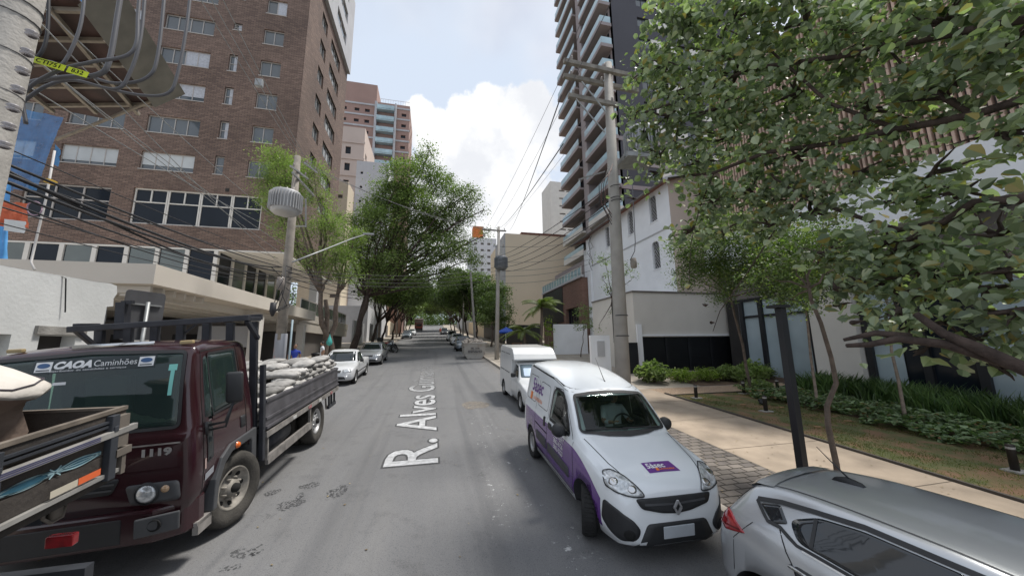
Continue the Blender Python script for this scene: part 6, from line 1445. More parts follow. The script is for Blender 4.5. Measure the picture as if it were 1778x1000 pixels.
# ================================================================== VEGETATION
def leaf_mat(name, c1, c2, rough=.45, trans=.35, c3=None, spec=.4):
    m = bpy.data.materials.new(name); m.use_nodes = True; MATS[name] = m
    nt, N, L, b = nodes_of(m); b.inputs['Roughness'].default_value = rough; b.inputs['Specular IOR Level'].default_value = spec
    g = N.new('ShaderNodeNewGeometry'); cr = N.new('ShaderNodeValToRGB'); L.new(g.outputs['Random Per Island'], cr.inputs[0])
    e = cr.color_ramp.elements; e[0].position = 0; e[0].color = (*c1, 1); e[1].position = .9; e[1].color = (*c2, 1)
    if c3: x = e.new(.97); x.color = (*c3, 1)
    n = N.new('ShaderNodeTexNoise'); n.inputs['Scale'].default_value = .9; L.new(g.outputs['Position'], n.inputs[0])
    mr = N.new('ShaderNodeMapRange'); L.new(n.outputs['Fac'], mr.inputs[0]); mr.inputs[1].default_value = .3; mr.inputs[2].default_value = .7; mr.inputs[3].default_value = .65; mr.inputs[4].default_value = 1.35
    sc = N.new('ShaderNodeVectorMath'); sc.operation = 'SCALE'; L.new(cr.outputs[0], sc.inputs[0]); L.new(mr.outputs[0], sc.inputs['Scale']); L.new(sc.outputs[0], b.inputs['Base Color'])
    t = N.new('ShaderNodeBsdfTranslucent'); tc = N.new('ShaderNodeVectorMath'); tc.operation = 'MULTIPLY'; L.new(sc.outputs[0], tc.inputs[0]); tc.inputs[1].default_value = (1.3, 1.7, .6); L.new(tc.outputs[0], t.inputs[0])
    mx = N.new('ShaderNodeMixShader'); mx.inputs[0].default_value = trans; L.new(b.outputs[0], mx.inputs[1]); L.new(t.outputs[0], mx.inputs[2]); L.new(mx.outputs[0], N['Material Output'].inputs[0])
    return m
M_LNEAR = leaf_mat('near_leaf', (.075, .112, .055), (.40, .455, .30), .45, .25, (.30, .24, .07), .6)
M_LLIGHT = leaf_mat('light_green_leaf', (.13, .175, .06), (.26, .32, .12), .5, .4)
M_LMID = leaf_mat('mid_green_leaf', (.080, .115, .045), (.25, .305, .125), .5, .35)
M_LDARK = leaf_mat('dark_green_leaf', (.055, .085, .034), (.17, .22, .085), .5, .3)
M_LFINE = leaf_mat('fine_leaf', (.055, .090, .032), (.16, .215, .085), .5, .35, (.25, .27, .07))
M_LYEL = leaf_mat('yellow_green_leaf', (.11, .16, .03), (.26, .33, .07), .5, .4)
M_LCOV = leaf_mat('ground_cover_leaf', (.06, .10, .045), (.27, .35, .19), .45, .3, (.26, .15, .08))
M_LSWORD = leaf_mat('sword_leaf', (.035, .075, .028), (.14, .21, .075), .4, .3)
M_GRASS = leaf_mat('grass_blade', (.08, .10, .025), (.20, .20, .07), .6, .3, (.30, .22, .10))
M_PALM = leaf_mat('palm_leaf', (.09, .12, .04), (.20, .23, .09), .5, .3)
M_BARK = mat('bark', (.13, .10, .08), .95, var=.35, scale=7, bump=.8, bscale=25)
M_BARKD = mat('dark_bark', (.060, .042, .034), .95, var=.4, scale=9, bump=.9, bscale=30)
M_BARKL = mat('pale_bark', (.24, .19, .15), .9, var=.3, scale=8, bump=.5, bscale=30)

def rand_unit(n):
    v = RNG.normal(size=(n, 3)); return v / np.linalg.norm(v, axis=1, keepdims=True)
def leaf_quads(C, size, up=.55, droop=0.0, shape='quad', wid=.62, jit=.45):
    """leaf cards at centres C; size array; normals biased upwards"""
    n = len(C); N = rand_unit(n) * (1 - up) + np.array([0, 0, 1.0]) * up * np.sign(RNG.uniform(-.15, 1, n))[:, None]; N /= np.linalg.norm(N, axis=1, keepdims=True)
    A = np.cross(N, rand_unit(n)); A /= np.linalg.norm(A, axis=1, keepdims=True); A[:, 2] -= droop; A /= np.linalg.norm(A, axis=1, keepdims=True); B = np.cross(N, A); B /= np.linalg.norm(B, axis=1, keepdims=True)
    s = size * (1 + RNG.uniform(-jit, jit, n)); L = (A * s[:, None]); Wd = B * (s * wid)[:, None]; Nn = N * (s * .12)[:, None]
    if shape == 'quad':
        V = np.stack([C - L * .5, C + Wd * .5 + L * .05, C + L * .5, C - Wd * .5 + L * .05], 1); return V.reshape(-1, 3), 4
    # broad leaf: two halves folded on the midrib, heart-like outline
    p0 = C - L * .45; p3 = C + L * .55 - Nn * 1.5; mid = C - Nn * .6
    r1 = C - L * .38 + Wd * .32 + Nn * .4; r2 = C + L * .02 + Wd * .52 + Nn * .8; r3 = C + L * .36 + Wd * .28 + Nn * 0
    l1 = C - L * .38 - Wd * .32 + Nn * .4; l2 = C + L * .02 - Wd * .52 + Nn * .8; l3 = C + L * .36 - Wd * .28 + Nn * 0
    V = np.stack([p0, r1, r2, r3, p3, mid, p0, mid, p3, l3, l2, l1], 1); return V.reshape(-1, 3), 6
def blob_points(c, r, n, per=22, sig=.22, shell=.5):
    c = np.array(c, float); r = np.array(r if hasattr(r, '__len__') else (r, r, r), float); k = max(3, n // per)
    u = rand_unit(k) * (RNG.uniform(0, 1, k)**(1 / 3) * (1 - shell) + shell * RNG.uniform(.6, 1.0, k))[:, None]; cc = c + u * r
    idx = RNG.integers(0, k, n); sg = sig * RNG.uniform(.6, 1.4, k)
    return cc[idx] + RNG.normal(size=(n, 3)) * sg[idx][:, None] * np.array([1, 1, .6]), cc
def wiggle(a, b, n=5, amp=.08, seed=0, sag=0.0):
    r = random.Random(seed); a, b = Vector(a), Vector(b); L = (b - a).length; out = []
    for i in range(n + 1):
        t = i / n; p = a.lerp(b, t); k = math.sin(math.pi * t)
        out.append(p + Vector((r.uniform(-1, 1), r.uniform(-1, 1), r.uniform(-.6, .6))) * amp * L * k * .5 + Vector((0, 0, sag * k)))
    return out
def make_tree(name, label, base, fork, blobs, leaf_m, bark, size, per_m3=60, trunk_r=.12, cat='tree', group=None, stems=1, shape='quad', droop=.1, up=.55, sig=.22, seed=1, twigs=5, limbs=None, trunkpts=None, maxl=14000, per=22, shell=.5, wid=.62):
    base = Vector(base); t = thing(name, label, cat, base, group=group); r = random.Random(seed)
    tb = MB(); forks = []
    if trunkpts: tb.tube(trunkpts, [trunk_r * (1 - .45 * i / (len(trunkpts) - 1)) for i in range(len(trunkpts))], 10); forks = [Vector(trunkpts[-1])]
    else:
        for s in range(stems):
            f = Vector(fork) + Vector((r.uniform(-.5, .5), r.uniform(-.5, .5), r.uniform(-.3, .5))) * (.9 if stems > 1 else .0)
            b = base + (Vector((r.uniform(-.12, .12), r.uniform(-.12, .12), 0)) if stems > 1 else Vector((0, 0, 0)))
            pts = wiggle(b + Vector((0, 0, -.1)), f, 5, .08, seed + s); tb.tube(pts, [trunk_r * (1.25 if i == 0 else 1 - .4 * i / 5) for i in range(6)], 10); forks.append(f)
    for lp in (limbs or []): tb.tube(lp[0], [lp[1] * (1 - .6 * i / (len(lp[0]) - 1)) for i in range(len(lp[0]))], 8)
    allp = []; tot = 0
    for bi, (c, rr) in enumerate(blobs):
        c = Vector(c); f = min(forks, key=lambda q: (q - c).length); rv = rr if hasattr(rr, '__len__') else (rr, rr, rr)
        if not limbs:
            lim = wiggle(f, c, 5, .14, seed + 10 + bi); tb.tube(lim, [trunk_r * .5 * (1 - .7 * i / 5) for i in range(6)], 7)
        n = int(min(maxl, per_m3 * 4.2 * rv[0] * rv[1] * rv[2])); P, cc = blob_points(c, rv, n, per, sig, shell); allp.append(P)
        for k in range(min(twigs, len(cc))):
            tb.tube(wiggle(c, Vector(cc[k]), 3, .15, seed + k), [max(.006, trunk_r * .16), max(.005, trunk_r * .10), max(.004, trunk_r * .06), .004], 5, cap=False)
    o = tb.build('trunk', bark, t, True)
    P = np.concatenate(allp) - np.array(base); V, k = leaf_quads(P, size, up, droop, shape, wid)
    np_mesh('crown', V, k, leaf_m, t); return t
def atD(u, v, D): return Vector((0, 0, CAM_H)) + ray(u, v) * D
def G(x, y, dz=KH): return (x, y, road_z(y) + dz)

# --- left: light green multi-stem tree and the big dark street tree -------------------
def bl(L, Y, ppm, dy=0):
    return [(atY(u, v, Y + (o[0] if o else 0)), (r / ppm, r / ppm * 1.0, r / ppm * .85)) for (u, v, r, *o) in L]
make_tree('street_tree', 'light green feathery street tree beside the left utility pole, trunk splitting low', G(-6.0, 23.5), atY(572, 520, 23.0),
    bl([(475, 275, 26), (495, 300, 36), (545, 300, 26), (478, 350, 30), (560, 345, 22), (500, 395, 28), (560, 400, 26), (585, 440, 26), (545, 455, 24), (615, 410, 22), (510, 330, 30), (575, 470, 24), (600, 450, 22), (520, 430, 22), (465, 320, 22), (570, 385, 26), (610, 480, 18)], 22.5, 29), M_LLIGHT, M_BARK, .11, 850, .19, stems=3, sig=.26, seed=3, droop=.4, twigs=6, wid=.35)
make_tree('street_tree', 'tall dark green street tree arching over the road, largest on the left', G(-5.9, 28.5), atY(640, 510, 28.0),
    bl([(745, 262, 16), (735, 285, 24), (700, 305, 34, -1), (665, 335, 26), (760, 320, 34, 1), (800, 345, 30, 0), (820, 330, 16), (720, 360, 46), (660, 385, 34, -1), (770, 385, 40, 1), (810, 375, 20), (620, 395, 28), (600, 430, 24), (605, 480, 18), (660, 490, 20, -1), (720, 490, 22), (780, 480, 24, 1), (820, 450, 22, 2), (840, 410, 14, 1), (640, 420, 26), (680, 455, 26, -1), (735, 460, 26), (655, 365, 28), (690, 340, 30), (840, 365, 12), (790, 440, 26, 1), (740, 400, 34, 2), (700, 425, 40, 1), (760, 430, 36), (640, 450, 30), (800, 420, 24, 2), (830, 345, 9)], 28, 22.5), M_LMID, M_BARKD, .13, 400, .24, stems=3, per=38, sig=.34, seed=8, twigs=6,
    limbs=None)
r_ = random.Random(12)
def street_tree(x, y, h, R, label, m, seed, lean=(0, 0), size=.2, dens=40, fork=2.8):
    z = road_z(y); r = random.Random(seed); bs = []
    for i in range(9):
        a = r.uniform(0, 6.28); q = r.uniform(.25, .85) * R; bs.append(((x + lean[0] + q * math.cos(a), y + lean[1] + q * math.sin(a), z + h + r.uniform(-.28, .34) * R), (R * r.uniform(.34, .55), R * r.uniform(.34, .55), R * r.uniform(.26, .4))))
    return make_tree('street_tree', label, G(x, y), (x + lean[0] * .3, y, z + fork), bs, m, M_BARKD, size, dens, .17, group=None, sig=.38, seed=seed, twigs=4, maxl=5200)
SPEC = [(-6.0, 38, 7.0, 4.2, 'leaning street tree on the left behind the silver hatchback', M_LMID, (2.0, 0)),
        (-6.2, 47, 7.2, 4.4, 'dark street tree on the left above the motorcycles', M_LDARK, (2.0, 0)),
        (-6.0, 58, 7.0, 4.0, 'street tree on the left beyond the motorcycles', M_LMID, (1.2, 0)),
        (-6.0, 71, 7.2, 4.1, 'street tree on the left beside the dark grey car', M_LMID, (1.0, 0)),
        (-6.0, 86, 7.8, 4.4, 'street tree on the left beside the far white car', M_LLIGHT, (1.0, 0)),
        (-6.2, 102, 8.0, 6.0, 'street tree on the left beside the red lorry', M_LDARK, (2.0, 0)),
        (6.0, 46, 7.4, 4.6, 'dark street tree on the right just beyond the second utility pole', M_LDARK, (-.6, 0)),
        (5.9, 57, 7.6, 5.2, 'dense street tree on the right over the parked cars', M_LMID, (-1.6, 0)),
        (5.9, 70, 7.8, 4.8, 'broad dark street tree on the right, third up the hill', M_LDARK, (-1.8, 0)),
        (5.8, 86, 8.2, 4.6, 'street tree on the right shading the far parked car', M_LMID, (-1.8, 0)),
        (5.8, 103, 8.5, 6.0, 'street tree on the right near the crest of the street', M_LDARK, (-1.5, 0))]
for i, (x, y, h, R, lab, m, ln) in enumerate(SPEC):
    street_tree(x, y, h, R, lab, m, 30 + i, ln, size=.20 + .0022 * (y - 38), dens=120 - .8 * (y - 38))
def far_wood():
    P = []
    for i in range(200):
        x = r_.uniform(-55, 55); y = r_.uniform(128, 175); z = road_z(y) + r_.uniform(-3, 13) * (1 if abs(x) > 8 else .9)
        pts, _ = blob_points((x, y, z), (5, 4, 3.4), 520, 15, .9, .4); P.append(pts)
    P = np.concatenate(P); V, k = leaf_quads(P, .62, .4); o = np_mesh('distant_trees', V, k, M_LDARK); tag(o, 'mass of trees closing the far end of the street', 'trees', kind='stuff')
far_wood()
# --- right side trees beyond the vans --------------------------------------------------
make_tree('street_tree', 'bushy green tree behind the second utility pole near the blue umbrella', G(6.6, 39), (6.8, 39, road_z(39) + 2.0), [((6.6, 39, 7.6), (1.7, 1.6, 1.5)), ((7.6, 38.5, 6.6), (1.6, 1.6, 1.4)), ((6.2, 40, 5.9), (1.3, 1.3, 1.1)), ((8.2, 39, 5.2), (1.3, 1.3, 1.0))], M_LMID, M_BARK, .17, 200, .12, seed=51)
make_tree('small_tree', 'slender tree with sparse leaves in front of the white house, beside the thick concrete pole', G(7.9, 13.6), atY(1063, 520, 13.6), bl([(1052, 450, 20), (1075, 475, 20), (1060, 500, 18), (1092, 465, 16), (1045, 480, 12), (1100, 480, 9), (1040, 570, 9), (1060, 545, 8)], 13.6, 44), M_LFINE, M_BARKD, .085, 900, .045, seed=61, sig=.13, cat='tree', droop=.4, wid=.4)
make_tree('small_tree', 'little potted tree against the white garden wall', G(11.6, 26), atY(1014, 575, 26), bl([(1010, 540, 14), (1020, 560, 13), (1008, 565, 12), (1022, 540, 9)], 26, 22), M_LMID, M_BARK, .11, 500, .04, seed=62, sig=.16)
make_tree('climbing_plant', 'tall thin bamboo-like plant between the palms and the white garden wall', G(9.3, 27), (9.3, 27, 4.2), [((9.3, 27, 3.2), (.35, .35, 1.1)), ((9.5, 27.4, 4.6), (.4, .4, .8)), ((8.9, 27, 2.6), (.3, .3, .6))], M_LYEL, M_BARKL, .12, 500, .03, seed=63, sig=.16, cat='plant')
def palm(base, top, n, Ln, label, seed, droopy=.55):
    r = random.Random(seed); t = thing('palm_tree', label, 'palm', base); b = MB().tube(wiggle(base, top, 6, .04, seed), [.16, .14, .13, .12, .12, .11, .10], 10); b.build('trunk', M_BARK, t, True)
    for k in range(n):
        a = 2 * math.pi * k / n + r.uniform(-.2, .2); el = r.uniform(.1, 1.1); L = Ln * r.uniform(.8, 1.1); mb = MB(); P = []
        for i in range(11):
            q = i / 10; rr = L * q * math.cos(el * (1 - .3 * q)); P.append(Vector(top) + Vector((math.cos(a) * rr, math.sin(a) * rr, L * q * math.sin(el) - droopy * L * q * q * 1.15)))
        mb.tube(P, [.025 * (1 - .08 * i) for i in range(11)], 5)
        for i in range(1, 44):
            q = i / 44 * 10; j = min(9, int(q)); p = P[j].lerp(P[j + 1], q - j); d = (P[j + 1] - P[j]).normalized(); sd = d.cross(Vector((0, 0, 1))).normalized(); ll = .42 * L * (.35 + .65 * math.sin(math.pi * min(1, .15 + i / 48)))
            for s in (-1, 1):
                e = p + (sd * s * .75 + d * .55 + Vector((0, 0, -.38))).normalized() * ll * .55; w = d * .022; mid = p.lerp(e, .5) + Vector((0, 0, .03 * L)); mb.quad(p - w, p + w, mid + w, mid - w); mb.quad(mid - w, mid + w, e + w * .2, e - w * .2)
        mb.build('frond', M_PALM, t)
palm(G(8.5, 26.5), Vector((8.7, 26.7, road_z(26.5) + 4.1)), 15, 2.3, 'taller palm with drooping fronds in front of the tan wall', 5)
palm(G(7.5, 27.5), Vector((7.4, 27.6, road_z(27.5) + 2.1)), 13, 2.0, 'shorter palm beside the taller one near the right kerb', 6)

# --- young trees in the garden ---------------------------------------------------------
def bd(L, per_px=None): return [(atD(u, v, D), (r, r, r * .8)) for (u, v, D, r) in L]
make_tree('young_tree', 'thin leaning young tree at the left end of the garden lawn', G(11.9, 11.2), None, bd([(1225, 440, 13.0, 1.0), (1280, 470, 12.8, .9), (1200, 480, 13.2, .65), (1320, 430, 12.6, .9), (1250, 400, 13, .9), (1180, 430, 13.2, .5), (1340, 500, 12.4, .6), (1250, 510, 12.8, .5)]), M_LFINE, M_BARK, .08, 2100, .06, seed=71, sig=.2, trunkpts=[G(11.95, 11.2, 0), atY(1296, 640, 11.2), atY(1290, 600, 11.2), atY(1275, 545, 11.2), atY(1268, 515, 11.2)], wid=.5, droop=.3)
make_tree('young_tree', 'thin straight young tree standing in the ground cover, second along the garden', G(12.1, 9.2), None, bd([(1370, 470, 11.2, .85), (1420, 440, 11.0, .9), (1345, 430, 11.3, .8), (1400, 510, 11, .7), (1460, 480, 11, .75), (1480, 430, 11, .7), (1330, 390, 11.4, .7)]), M_LFINE, M_BARKL, .08, 2200, .05, seed=72, sig=.2, trunkpts=[G(12.1, 9.2, 0), atY(1418, 690, 9.2), atY(1408, 620, 9.2), atY(1402, 560, 9.2), atY(1398, 520, 9.2)], wid=.5, droop=.3)
make_tree('young_tree', 'crooked young tree beside the black post', G(6.35, 4.6), None, bd([(1395, 470, 6.6, .5), (1430, 400, 6.4, .55), (1375, 520, 6.8, .42), (1470, 450, 6.4, .45), (1330, 480, 7.0, .42), (1350, 440, 7.0, .42)]), M_LFINE, M_BARK, .055, 3600, .045, seed=73, sig=.13, trunkpts=[G(6.35, 4.6, 0), atY(1452, 805, 4.6), atY(1438, 740, 4.6), atY(1436, 705, 4.6), atY(1452, 665, 4.6), atY(1443, 620, 4.6), atY(1425, 560, 4.6), atY(1408, 520, 4.6), atY(1405, 500, 4.6)], wid=.5, droop=.3)
make_tree('young_tree', 'thin young tree among the ferns in the garden bed', G(13.0, 7.4), None, bd([(1540, 520, 9.6, .6), (1590, 480, 9.5, .6), (1530, 460, 9.8, .6)]), M_LFINE, M_BARKL, .075, 900, .05, seed=74, sig=.18, trunkpts=[G(13.0, 7.4, 0), atY(1570, 715, 7.4), atY(1560, 660, 7.4), atY(1548, 610, 7.4), atY(1545, 560, 7.4)], wid=.5)
make_tree('young_tree', 'bright green tree close to the glass front behind the overhanging branches', G(14.6, 4.2), None, bd([(1700, 400, 11.5, .9), (1760, 360, 11.2, .8), (1640, 430, 11.8, .7), (1760, 480, 11, .7), (1720, 560, 10.8, .5), (1680, 330, 11.8, .7)]), M_LLIGHT, M_BARK, .09, 700, .06, seed=75, sig=.2, trunkpts=[G(14.6, 4.2, 0), (14.5, 4.3, road_z(4) + 1.6), (14.3, 4.6, road_z(4) + 3.0)], wid=.5)
# --- large tree overhanging from the right ---------------------------------------------
def big_tree():
    base = G(6.9, .9); D = atD
    B = [(1740, 90, 3.7, .75), (1745, 230, 3.6, .55), (1730, 410, 3.5, .55), (1760, 540, 3.3, .42), (1690, 590, 3.6, .30), (1640, 40, 4.3, .75), (1640, 170, 4.3, .62), (1620, 300, 4.3, .48), (1600, 470, 4.2, .48), (1560, 540, 4.0, .34), (1520, 60, 5, .85), (1510, 190, 5, .72), (1490, 300, 5, .60), (1500, 440, 4.8, .5), (1400, 40, 5.7, .95), (1390, 160, 5.8, .85), (1380, 270, 5.8, .72), (1410, 370, 5.4, .5),
         (1270, 30, 6.4, .95), (1280, 130, 6.4, .85), (1270, 240, 6.5, .75), (1300, 330, 6.3, .6), (1180, 60, 7, .7), (1175, 160, 7, .65), (1170, 250, 7, .55), (1120, 120, 7.2, .46), (1110, 190, 7.2, .42), (1120, 235, 6.9, .36), (1145, 270, 6.9, .36), (1160, 200, 6.6, .5), (1220, 280, 6.5, .5), (1240, 190, 6.3, .6), (1160, 110, 6.8, .55), (1215, 340, 6.9, .5), (1140, 300, 7.2, .34), (1085, 310, 7.4, .16), (1100, 345, 7.4, .20), (1200, 400, 6.9, .45), (1255, 400, 6.6, .45), (1340, 390, 6, .45), (1150, 20, 7.2, .5), (1195, 500, 6.6, .14), (1235, 560, 6.4, .09), (1225, 530, 6.4, .09), (1480, 560, 4.2, .14), (1450, 500, 4.6, .22), (1600, 610, 3.9, .2), (1740, 640, 3.4, .22), (1700, 500, 3.7, .42), (1640, 560, 3.9, .3), (1560, 480, 4.3, .42), (1500, 530, 4.6, .3), (1680, 330, 3.9, .4), (1430, 440, 5, .4), (1700, 590, 3.6, .25), (1750, 470, 3.5, .42), (1620, 420, 4.1, .4), (1540, 420, 4.5, .4), (1770, 600, 3.4, .3), (1720, 630, 3.5, .2), (1660, 610, 3.7, .2), (1540, 500, 4.4, .36), (1620, 500, 4.0, .34), (1450, 530, 4.8, .22), (1780, 350, 3.6, .4), (1550, 350, 4.5, .42), (1500, 490, 4.5, .36), (1580, 570, 4.1, .25), (1340, 350, 6, .5), (1240, 350, 6.6, .5)]
    W_ = lambda L_: [D(*q) for q in L_]
    T0 = D(2080, 560, 2.9); T1 = D(2050, 250, 3.1)
    limbs = [([Vector(base), Vector(base) + Vector((.1, .1, 1.2)), T0, T1, T1 + Vector((0, .1, 2))], .22),
             ([T0, D(1900, 690, 2.9), D(1778, 640, 3.1), D(1700, 605, 3.3), D(1640, 580, 3.5), D(1590, 545, 3.7)], .085), ([D(1800, 645, 3.1), D(1640, 597, 3.5), D(1560, 588, 3.7), D(1510, 598, 3.8), D(1470, 600, 3.85)], .055), ([D(1580, 585, 3.7), D(1520, 578, 3.8), D(1465, 590, 3.9)], .045),
             ([T1, D(1900, 320, 3.2), D(1778, 345, 3.4), D(1690, 352, 3.7), D(1640, 385, 3.9), D(1560, 425, 4.3), D(1500, 490, 4.6)], .062), ([D(1650, 380, 3.9), D(1560, 400, 4.4), D(1470, 370, 4.9), D(1400, 345, 5.3), D(1345, 310, 5.8), D(1325, 280, 6)], .035),
             ([T1, D(1850, 150, 3.2), D(1690, 200, 3.9), D(1560, 225, 4.5), D(1440, 250, 5.2), D(1330, 265, 5.8), D(1240, 300, 6.4), D(1160, 310, 7)], .06), ([T1, D(1850, 20, 3.3), D(1600, 70, 4.4), D(1450, 100, 5.2), D(1300, 120, 6), D(1200, 170, 6.7), D(1120, 195, 7.1)], .055), ([D(1560, 225, 4.5), D(1440, 180, 5.1), D(1340, 90, 5.9), D(1260, 50, 6.4)], .03), ([D(1690, 200, 3.9), D(1600, 150, 4.3), D(1520, 60, 5)], .03), ([D(1300, 120, 6), D(1240, 90, 6.5), D(1170, 80, 7)], .022), ([D(1240, 300, 6.4), D(1215, 360, 6.8), D(1200, 420, 6.8), D(1196, 500, 6.7)], .012), ([D(1345, 400, 5.8), D(1300, 470, 6.2), D(1250, 540, 6.4), D(1238, 575, 6.4)], .012)]
    make_tree('leafy_tree', 'large broad-leaved tree overhanging the garden from the right edge', base, None, [(D(u, v, d), (r, r, r * .62)) for (u, v, d, r) in B], M_LNEAR, M_BARKD, .108, 440, .2, seed=80, sig=.14, limbs=limbs, trunkpts=[Vector(base) - Vector((0, 0, .1)), Vector(base) + Vector((0, .05, .8))], shape='broad', droop=.35, up=.5, twigs=7, per=9, shell=.25, wid=.92)
big_tree()

# --- garden beds -----------------------------------------------------------------------
def scatter(x0, x1, y0, y1, n):
    x = RNG.uniform(x0, x1, n); y = RNG.uniform(y0, y1, n); return x, y, GR * y + KH
def ground_cover():
    n = 15000; x, y, z = scatter(11.25, 13.9, -4, 11.5, n); edge = 11.35 + .35 * np.sin(y * 1.7) + .25 * np.sin(y * 4.1 + 1); k = x > edge; x, y, z = x[k], y[k], z[k]
    h = .10 + .10 * np.sin(x * 5 + 1) * np.sin(y * 4) + RNG.uniform(0, .14, len(x)); C = np.stack([x, y, z + np.maximum(h, .02)], 1); V, k = leaf_quads(C, .105, .72, .1, 'broad', .85)
    o = np_mesh('ground_cover', V, k, M_LCOV); tag(o, 'low leafy ground cover spreading between lawn and sword-leaved plants', 'ground cover', kind='stuff')
    n = 2200; x, y, z = scatter(9.8, 14, 11.9, 12.9, n); C = np.stack([x, y, z + RNG.uniform(.02, .12, n)], 1)
def blades(name, label, cat, x, y, z, h, w, lean, m):
    n = len(x); a = RNG.uniform(0, 6.28, n); l = RNG.uniform(.1, 1, n) * lean; b = RNG.uniform(0, 3.14, n); hh = h * RNG.uniform(.55, 1.1, n); W_ = w * RNG.uniform(.7, 1.2, n)
    B = np.stack([x, y, z], 1); S_ = np.stack([np.cos(b), np.sin(b), 0 * b], 1) * W_[:, None]; Dv = np.stack([np.cos(a) * l, np.sin(a) * l, np.ones(n)], 1)
    M1 = B + Dv * (hh * .55)[:, None]; T = B + np.stack([np.cos(a) * l * 1.7, np.sin(a) * l * 1.7, np.full(n, .95)], 1) * hh[:, None]
    V = np.stack([B - S_ * .5, B + S_ * .5, M1 + S_ * .45, T, T, M1 - S_ * .45], 1)
    V = np.stack([B - S_ * .5, B + S_ * .5, M1 + S_ * .45, T, M1 - S_ * .45], 1).reshape(-1, 3); o = np_mesh(name, V, 5, m); tag(o, label, cat, kind='stuff')
ground_cover()
def tufts(x0, x1, y0, y1, nt, per, s):
    tx = RNG.uniform(x0, x1, nt); ty = RNG.uniform(y0, y1, nt); i = np.repeat(np.arange(nt), per); x = tx[i] + RNG.normal(0, s, len(i)); y = ty[i] + RNG.normal(0, s, len(i)); return x, y, GR * y + KH
x, y, z = tufts(14.0, 15.9, -4, 11.3, 330, 26, .10); blades('sword_plants', 'bank of dark sword-leaved plants along the glass front', 'plants', x, y, z, .85, .035, .45, M_LSWORD)
x, y, z = scatter(8.8, 11.8, -3, 11.6, 42000); nz = np.sin(x * 2.1 + 1) * np.sin(y * 1.3) + .6 * np.sin(x * 5 + y * 3) + RNG.normal(0, .5, len(x)); k = nz > -.1; blades('lawn_grass', 'thin patchy grass on the garden lawn', 'grass', x[k], y[k], z[k] + .008, .045, .007, .9, M_GRASS)
def shrub(x, y, r, h, m, label, size, n, shape='quad', seed=0, wid=.5):
    bs = [((x + q[0] * r, y + q[1] * r, road_z(y) + KH + h * q[2]), (r * .55, r * .55, h * .32)) for q in ((0, 0, .6), (.5, .1, .45), (-.5, .0, .42), (.1, .5, .4), (-.1, -.45, .4))]
    t = thing('shrub', label, 'shrub', G(x, y)); P = np.concatenate([blob_points(c, rr, n // 5, 12, .09, .35)[0] for c, rr in bs]); V, k = leaf_quads(P - np.array(G(x, y)), size, .5, .2, shape, wid); np_mesh('foliage', V, k, m, t)
    st = MB()
    for c, rr in bs: st.tube([G(x, y, 0), c], [.02, .008], 5)
    st.build('stem', M_BARK, t, True)
shrub(9.9, 14.3, .85, 1.05, M_LMID, 'dark split-leaved shrub beside the concrete pole, in front of the garage', .20, 1500, 'broad', wid=.45)
shrub(11.3, 14.2, .7, .65, M_LYEL, 'low yellow-green shrub in front of the garage door, left one', .08, 2200)
shrub(12.5, 14.1, .7, .7, M_LYEL, 'low yellow-green shrub in front of the garage door, middle one', .08, 2200)
shrub(13.7, 14.0, .75, .8, M_LLIGHT, 'bright green shrub at the right end of the garage door', .13, 1600, 'broad', wid=.5)
shrub(15.0, 13.9, .8, 1.0, M_LLIGHT, 'taller bright green shrub between garage and glass front', .14, 1600, 'broad', wid=.5)
shrub(12.4, 11.3, .6, .6, M_LMID, 'small ferny shrub at the corner of the lawn', .10, 1400)
shrub(16.0, 14.2, .6, .7, M_LDARK, 'dark green shrub at the foot of the glass front', .12, 1200)
def fern(x, y, R, label, seed):
    r = random.Random(seed); t = thing('fern', label, 'fern', G(x, y))
    for k in range(15):
        a = 2 * math.pi * k / 15 + r.uniform(-.2, .2); L = R * r.uniform(.8, 1.15); el = r.uniform(.5, 1.1); P = [Vector(G(x, y)) + Vector((math.cos(a) * L * q, math.sin(a) * L * q, L * (q * math.sin(el) - .75 * q * q))) for q in np.linspace(0, 1, 8)]
        mb = MB(); mb.tube(P, .006, 4)
        for i in range(1, 24):
            q = i / 24 * 7; j = min(6, int(q)); p = P[j].lerp(P[j + 1], q - j); d = (P[j + 1] - P[j]).normalized(); sd = d.cross(Vector((0, 0, 1))).normalized(); ll = .17 * L / .6 * math.sin(math.pi * (.1 + .88 * i / 24)); w = d * .016
            for s in (-1, 1): e = p + (sd * s + d * .35 + Vector((0, 0, -.2))) * ll; mb.quad(p - w, p + w, e + w * .3, e - w * .3)
        mb.build('frond', M_LLIGHT if seed % 2 else M_LCOV, t)
fern(13.9, 8.6, .65, 'fern arching at the foot of the thin tree in the garden bed', 1); fern(14.0, 7.3, .6, 'fern just right of the thin tree in the garden bed', 2); fern(14.2, 6.1, .7, 'fern near the right end of the garden bed', 3); fern(14.3, 9.9, .6, 'fern at the far end of the garden bed', 4)
# ================================================================== POLES, CABLES, STREET THINGS
M_POLE = mat('pole_concrete', (.33, .31, .28), .9, var=.14, scale=2.5, bump=.3, bscale=30); M_POLED = mat('old_pole_concrete', (.24, .215, .185), .9, var=.3, scale=3, bump=.4, bscale=25)
M_GALV = mat('galvanised_steel', (.30, .31, .31), .5, .5, var=.2, scale=6); M_WOODX = mat('grey_crossarm', (.24, .22, .19), .9, var=.3, scale=5); M_CABLE = mat('black_cable', (.02, .02, .023), .6, var=.1); M_CABG = mat('grey_cable', (.11, .11, .12), .5, var=.1); M_PORC = mat('porcelain', (.25, .22, .20), .3)
def pole(name, label, b, tp, r0, r1, m=None):
    t = thing(name, label, 'utility pole', b); p = MB().tube([Vector(b) - Vector((0, 0, .2)), Vector(b).lerp(Vector(tp), .5), tp], [r0, (r0 + r1) / 2, r1], 20); p.build('shaft', m or M_POLE, t, True); return t
